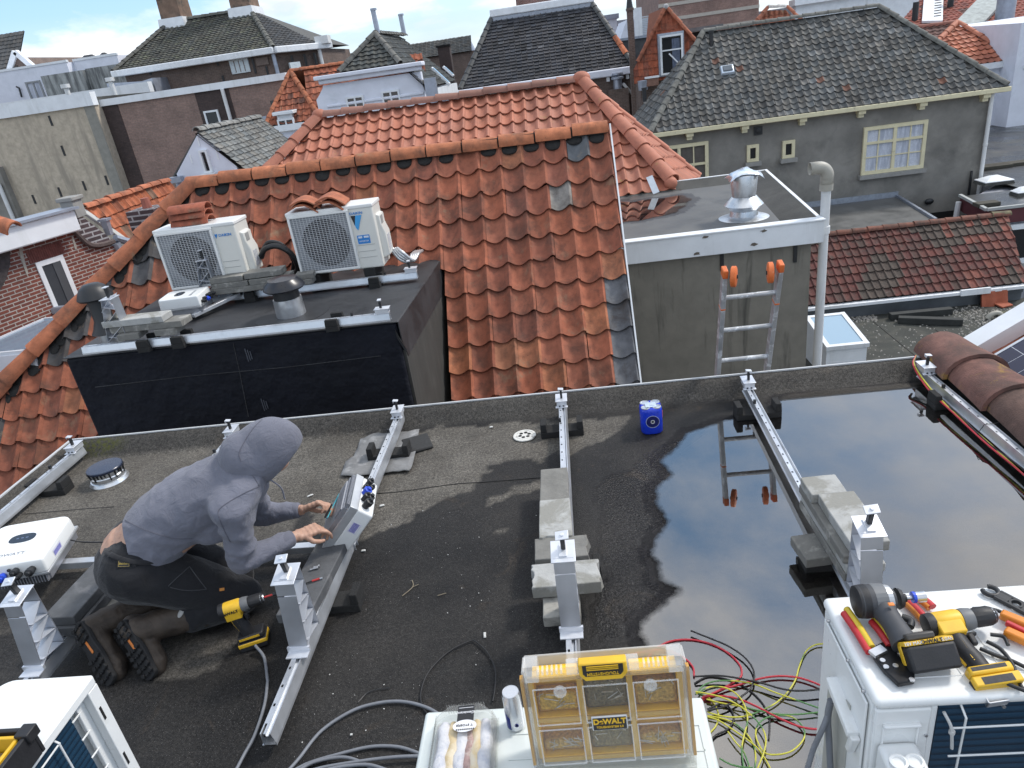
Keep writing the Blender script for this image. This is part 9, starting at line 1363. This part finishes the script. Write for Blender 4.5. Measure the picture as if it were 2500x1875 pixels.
for tg, pts in ((hoodie, ((1112, 478), (1040, 510), (950, 560), (886, 610), (890, 660), (918, 730), (950, 790))), (hoodie, ((300, 632), (400, 690), (520, 740), (640, 770), (735, 772))), (hood, ((1140, 90), (1080, 150), (1030, 225), (1000, 290), (1010, 340))), (hoodie, ((1000, 300), (1040, 380), (1085, 430), (1112, 478)))):
    q = []
    for p_ in spl([Vector((a, b_, 0)) for a, b_ in pts], 5):
        l0, n0 = onmesh(tg, 's2', p_.x, p_.y)
        if l0 and (not q or (l0-q[-1]).length < .06): q.append(l0+n0*.0006)
    if len(q) > 4: mb = MB().tube(q, .0022, 5); mb.build('seam', SEAM, tg, smooth=60)
q = []
for p_ in spl([Vector((a, b_, 0)) for a, b_ in ((258, 850), (310, 876), (380, 897), (460, 905), (540, 897), (620, 880))], 5):
    l0, n0 = onmesh(tro, 's2', p_.x, p_.y)
    if l0 and (not q or (l0-q[-1]).length < .07): q.append(l0+n0*.001)
if len(q) > 4: mb = MB().tube(q, .012, 8, flat=.6); mb.build('waistband', TROU, tro, smooth=60)
for a, b_ in ((410, 930), (530, 915), (270, 880)):
    l0, n0 = onmesh(tro, 's2', a, b_); l1, n1 = onmesh(tro, 's2', a+6, b_-38)
    if l0 and l1: mb = MB().bar(l0+n0*.003, l1+n1*.004, .013, .005, up=n0); mb.build('belt_loop', TROU, per, bevel=.002)
l0, n0 = onmesh(tro, 's2', 902, 1057)
if l0: mb = MB(); put(mb.bb(-.010, .010, -.006, .006, -.001, .002), frame(l0+n0*.001, (X-n0*X.dot(n0)), n0)).build('pocket_tag', pm('tag_orange', (.55, .22, .04), .2, 60, .6), per)
for pts in (((600, 1040), (660, 980), (720, 930)), ((720, 930), (770, 1000), (815, 1055)), ((815, 1055), (700, 1075), (610, 1045))):
    q = []
    for k in range(9):
        t = k/8; a = (1-t)**2*pts[0][0]+2*t*(1-t)*pts[1][0]+t*t*pts[2][0]; b_ = (1-t)**2*pts[0][1]+2*t*(1-t)*pts[1][1]+t*t*pts[2][1]; l0, n0 = onmesh(tro, 's2', a, b_)
        if l0: q.append(l0+n0*.0015)
    if len(q) > 3 and max((q[i+1]-q[i]).length for i in range(len(q)-1)) < .08: mb = MB().tube(q, .0025, 5); mb.build('pocket_seam', pm('seam_grey', (.035, .036, .04), .1, 60, .8), per)
# boots
def boot(K_, A_, heel, toe, side):
    mb = MB(); cuff = K_.lerp(A_, .40); chain(mb, [cuff, K_.lerp(A_, .7), A_], [.074, .066, .062], step=.25); fd = (toe-heel).normalized(); L_ = (toe-heel).length; back = Vector((-.29, -.86, .35)); sn = (back-fd*back.dot(fd)).normalized()      # sole faces sn
    chain(mb, [A_, heel-sn*.035+fd*.035], [.062, .05], step=.3); latv = fd.cross(sn)
    chain(mb, [heel-sn*.045+fd*.04, heel-sn*.05+fd*L_*.45, heel-sn*.045+fd*L_*.78, heel-sn*.040+fd*(L_-.035)], [.043, .044, .046, .034], latv, 1.05, .3)
    def bf(c): return .003*noise.noise(Vector((c.x*16, c.y*16, c.z*16)))+.004*(1-2*abs(noise.noise(Vector((c.x*14+c.z*9, c.y*13, c.z*17)))))
    bt = remesh(mb, 'boot', BOOT, per, .007, 4, bf); m4 = frame(heel-sn*.012, fd, sn)
    o = []
    for k in range(28):
        a = 2*math.pi*k/28; t = (1-math.cos(a))/2; w_ = .036+.014*math.sin(math.pi*min(1, t*1.15))-.010*math.exp(-((t-.38)/.12)**2); o.append((t*L_*1.02-.006, math.sin(a)/max(.35, abs(math.sin(a)))*w_ if abs(math.sin(a)) > .35 else math.sin(a)/.35*w_, 0))
    mb = MB().prism([Vector(p_) for p_ in o], (0, 0, .020)); so = put(mb, m4).build('sole', SOLE, bt, bevel=.004); mb = MB(); rr = random.Random(side)
    for k in range(9):
        x = .012+k*L_*.105
        if .30 < x/L_ < .46: continue
        w_ = .037 if x/L_ < .3 else .045-.012*max(0, x/L_-.8)*5
        for s_ in (-1, 1): mb.box((x, s_*w_*.70, .025), (.017, w_*.50, .012), Matrix.Rotation(s_*.35, 3, 'Z')); mb.box((x+.006, s_*w_*.14, .025), (.010, w_*.22, .011), Matrix.Rotation(-s_*.5, 3, 'Z'))
    put(mb, m4).build('tread', SOLE, so, bevel=.002); mb = MB().box((L_*.39, .004, .0215), (L_*.20, .013, .004), Matrix.Rotation(.1, 3, 'Z')); put(mb, m4).build('orange_shank', pm('shank_orange', (.60, .18, .03), .1, 30, .5), so, bevel=.002)
    return bt
bR = boot(KR, AR, Vector((-2.015, 2.175, .185)), Vector((-1.855, 2.035, .012)), 1); bL = boot(KL, AL, Vector((-2.215, 2.185, .185)), Vector((-2.025, 2.02, .012)), 2)
l0, n0 = onmesh(bR, 's2', 672, 1190)
if l0:
    xa = (Vector((.5, .3, 1))-n0*Vector((.5, .3, 1)).dot(n0)).normalized(); mb = MB().lathe((0, 0, 0), [(1, 0), (1, .002), (.8, .003), (.7, .001)], 24); mb.v = [(x*.021, y*.010, z) for x, y, z in mb.v]; put(mb, frame(l0+n0*.001, xa, n0)).build('ankle_badge', pm('badge_grey', (.30, .30, .29), .1, 50, .4), bR)
# pencil in the far hand, teal ruler edge
mb = MB(); c = HL_+Vector((.02, -.02, .015)); mb.cyl(P('s3', 895, 420, y=2.72), P('s3', 960, 300, y=2.77), .0045, n=8); tag(mb.build('pencil', BLACKP), 'black marker held in the fingers of the kneeling man', 'marker')
mb = MB(); p0, p1 = P('s3', 915, 425, y=2.715), P('s3', 1022, 210, y=2.90); mb.bar(p0, p1, .012, .004, up=(-.7, -.3, .6)); tag(mb.build('ruler', pm('teal_plastic', (.03, .35, .42), .08, 40, .35)), 'teal ruler strip pressed against the grey back of the inverter', 'ruler')
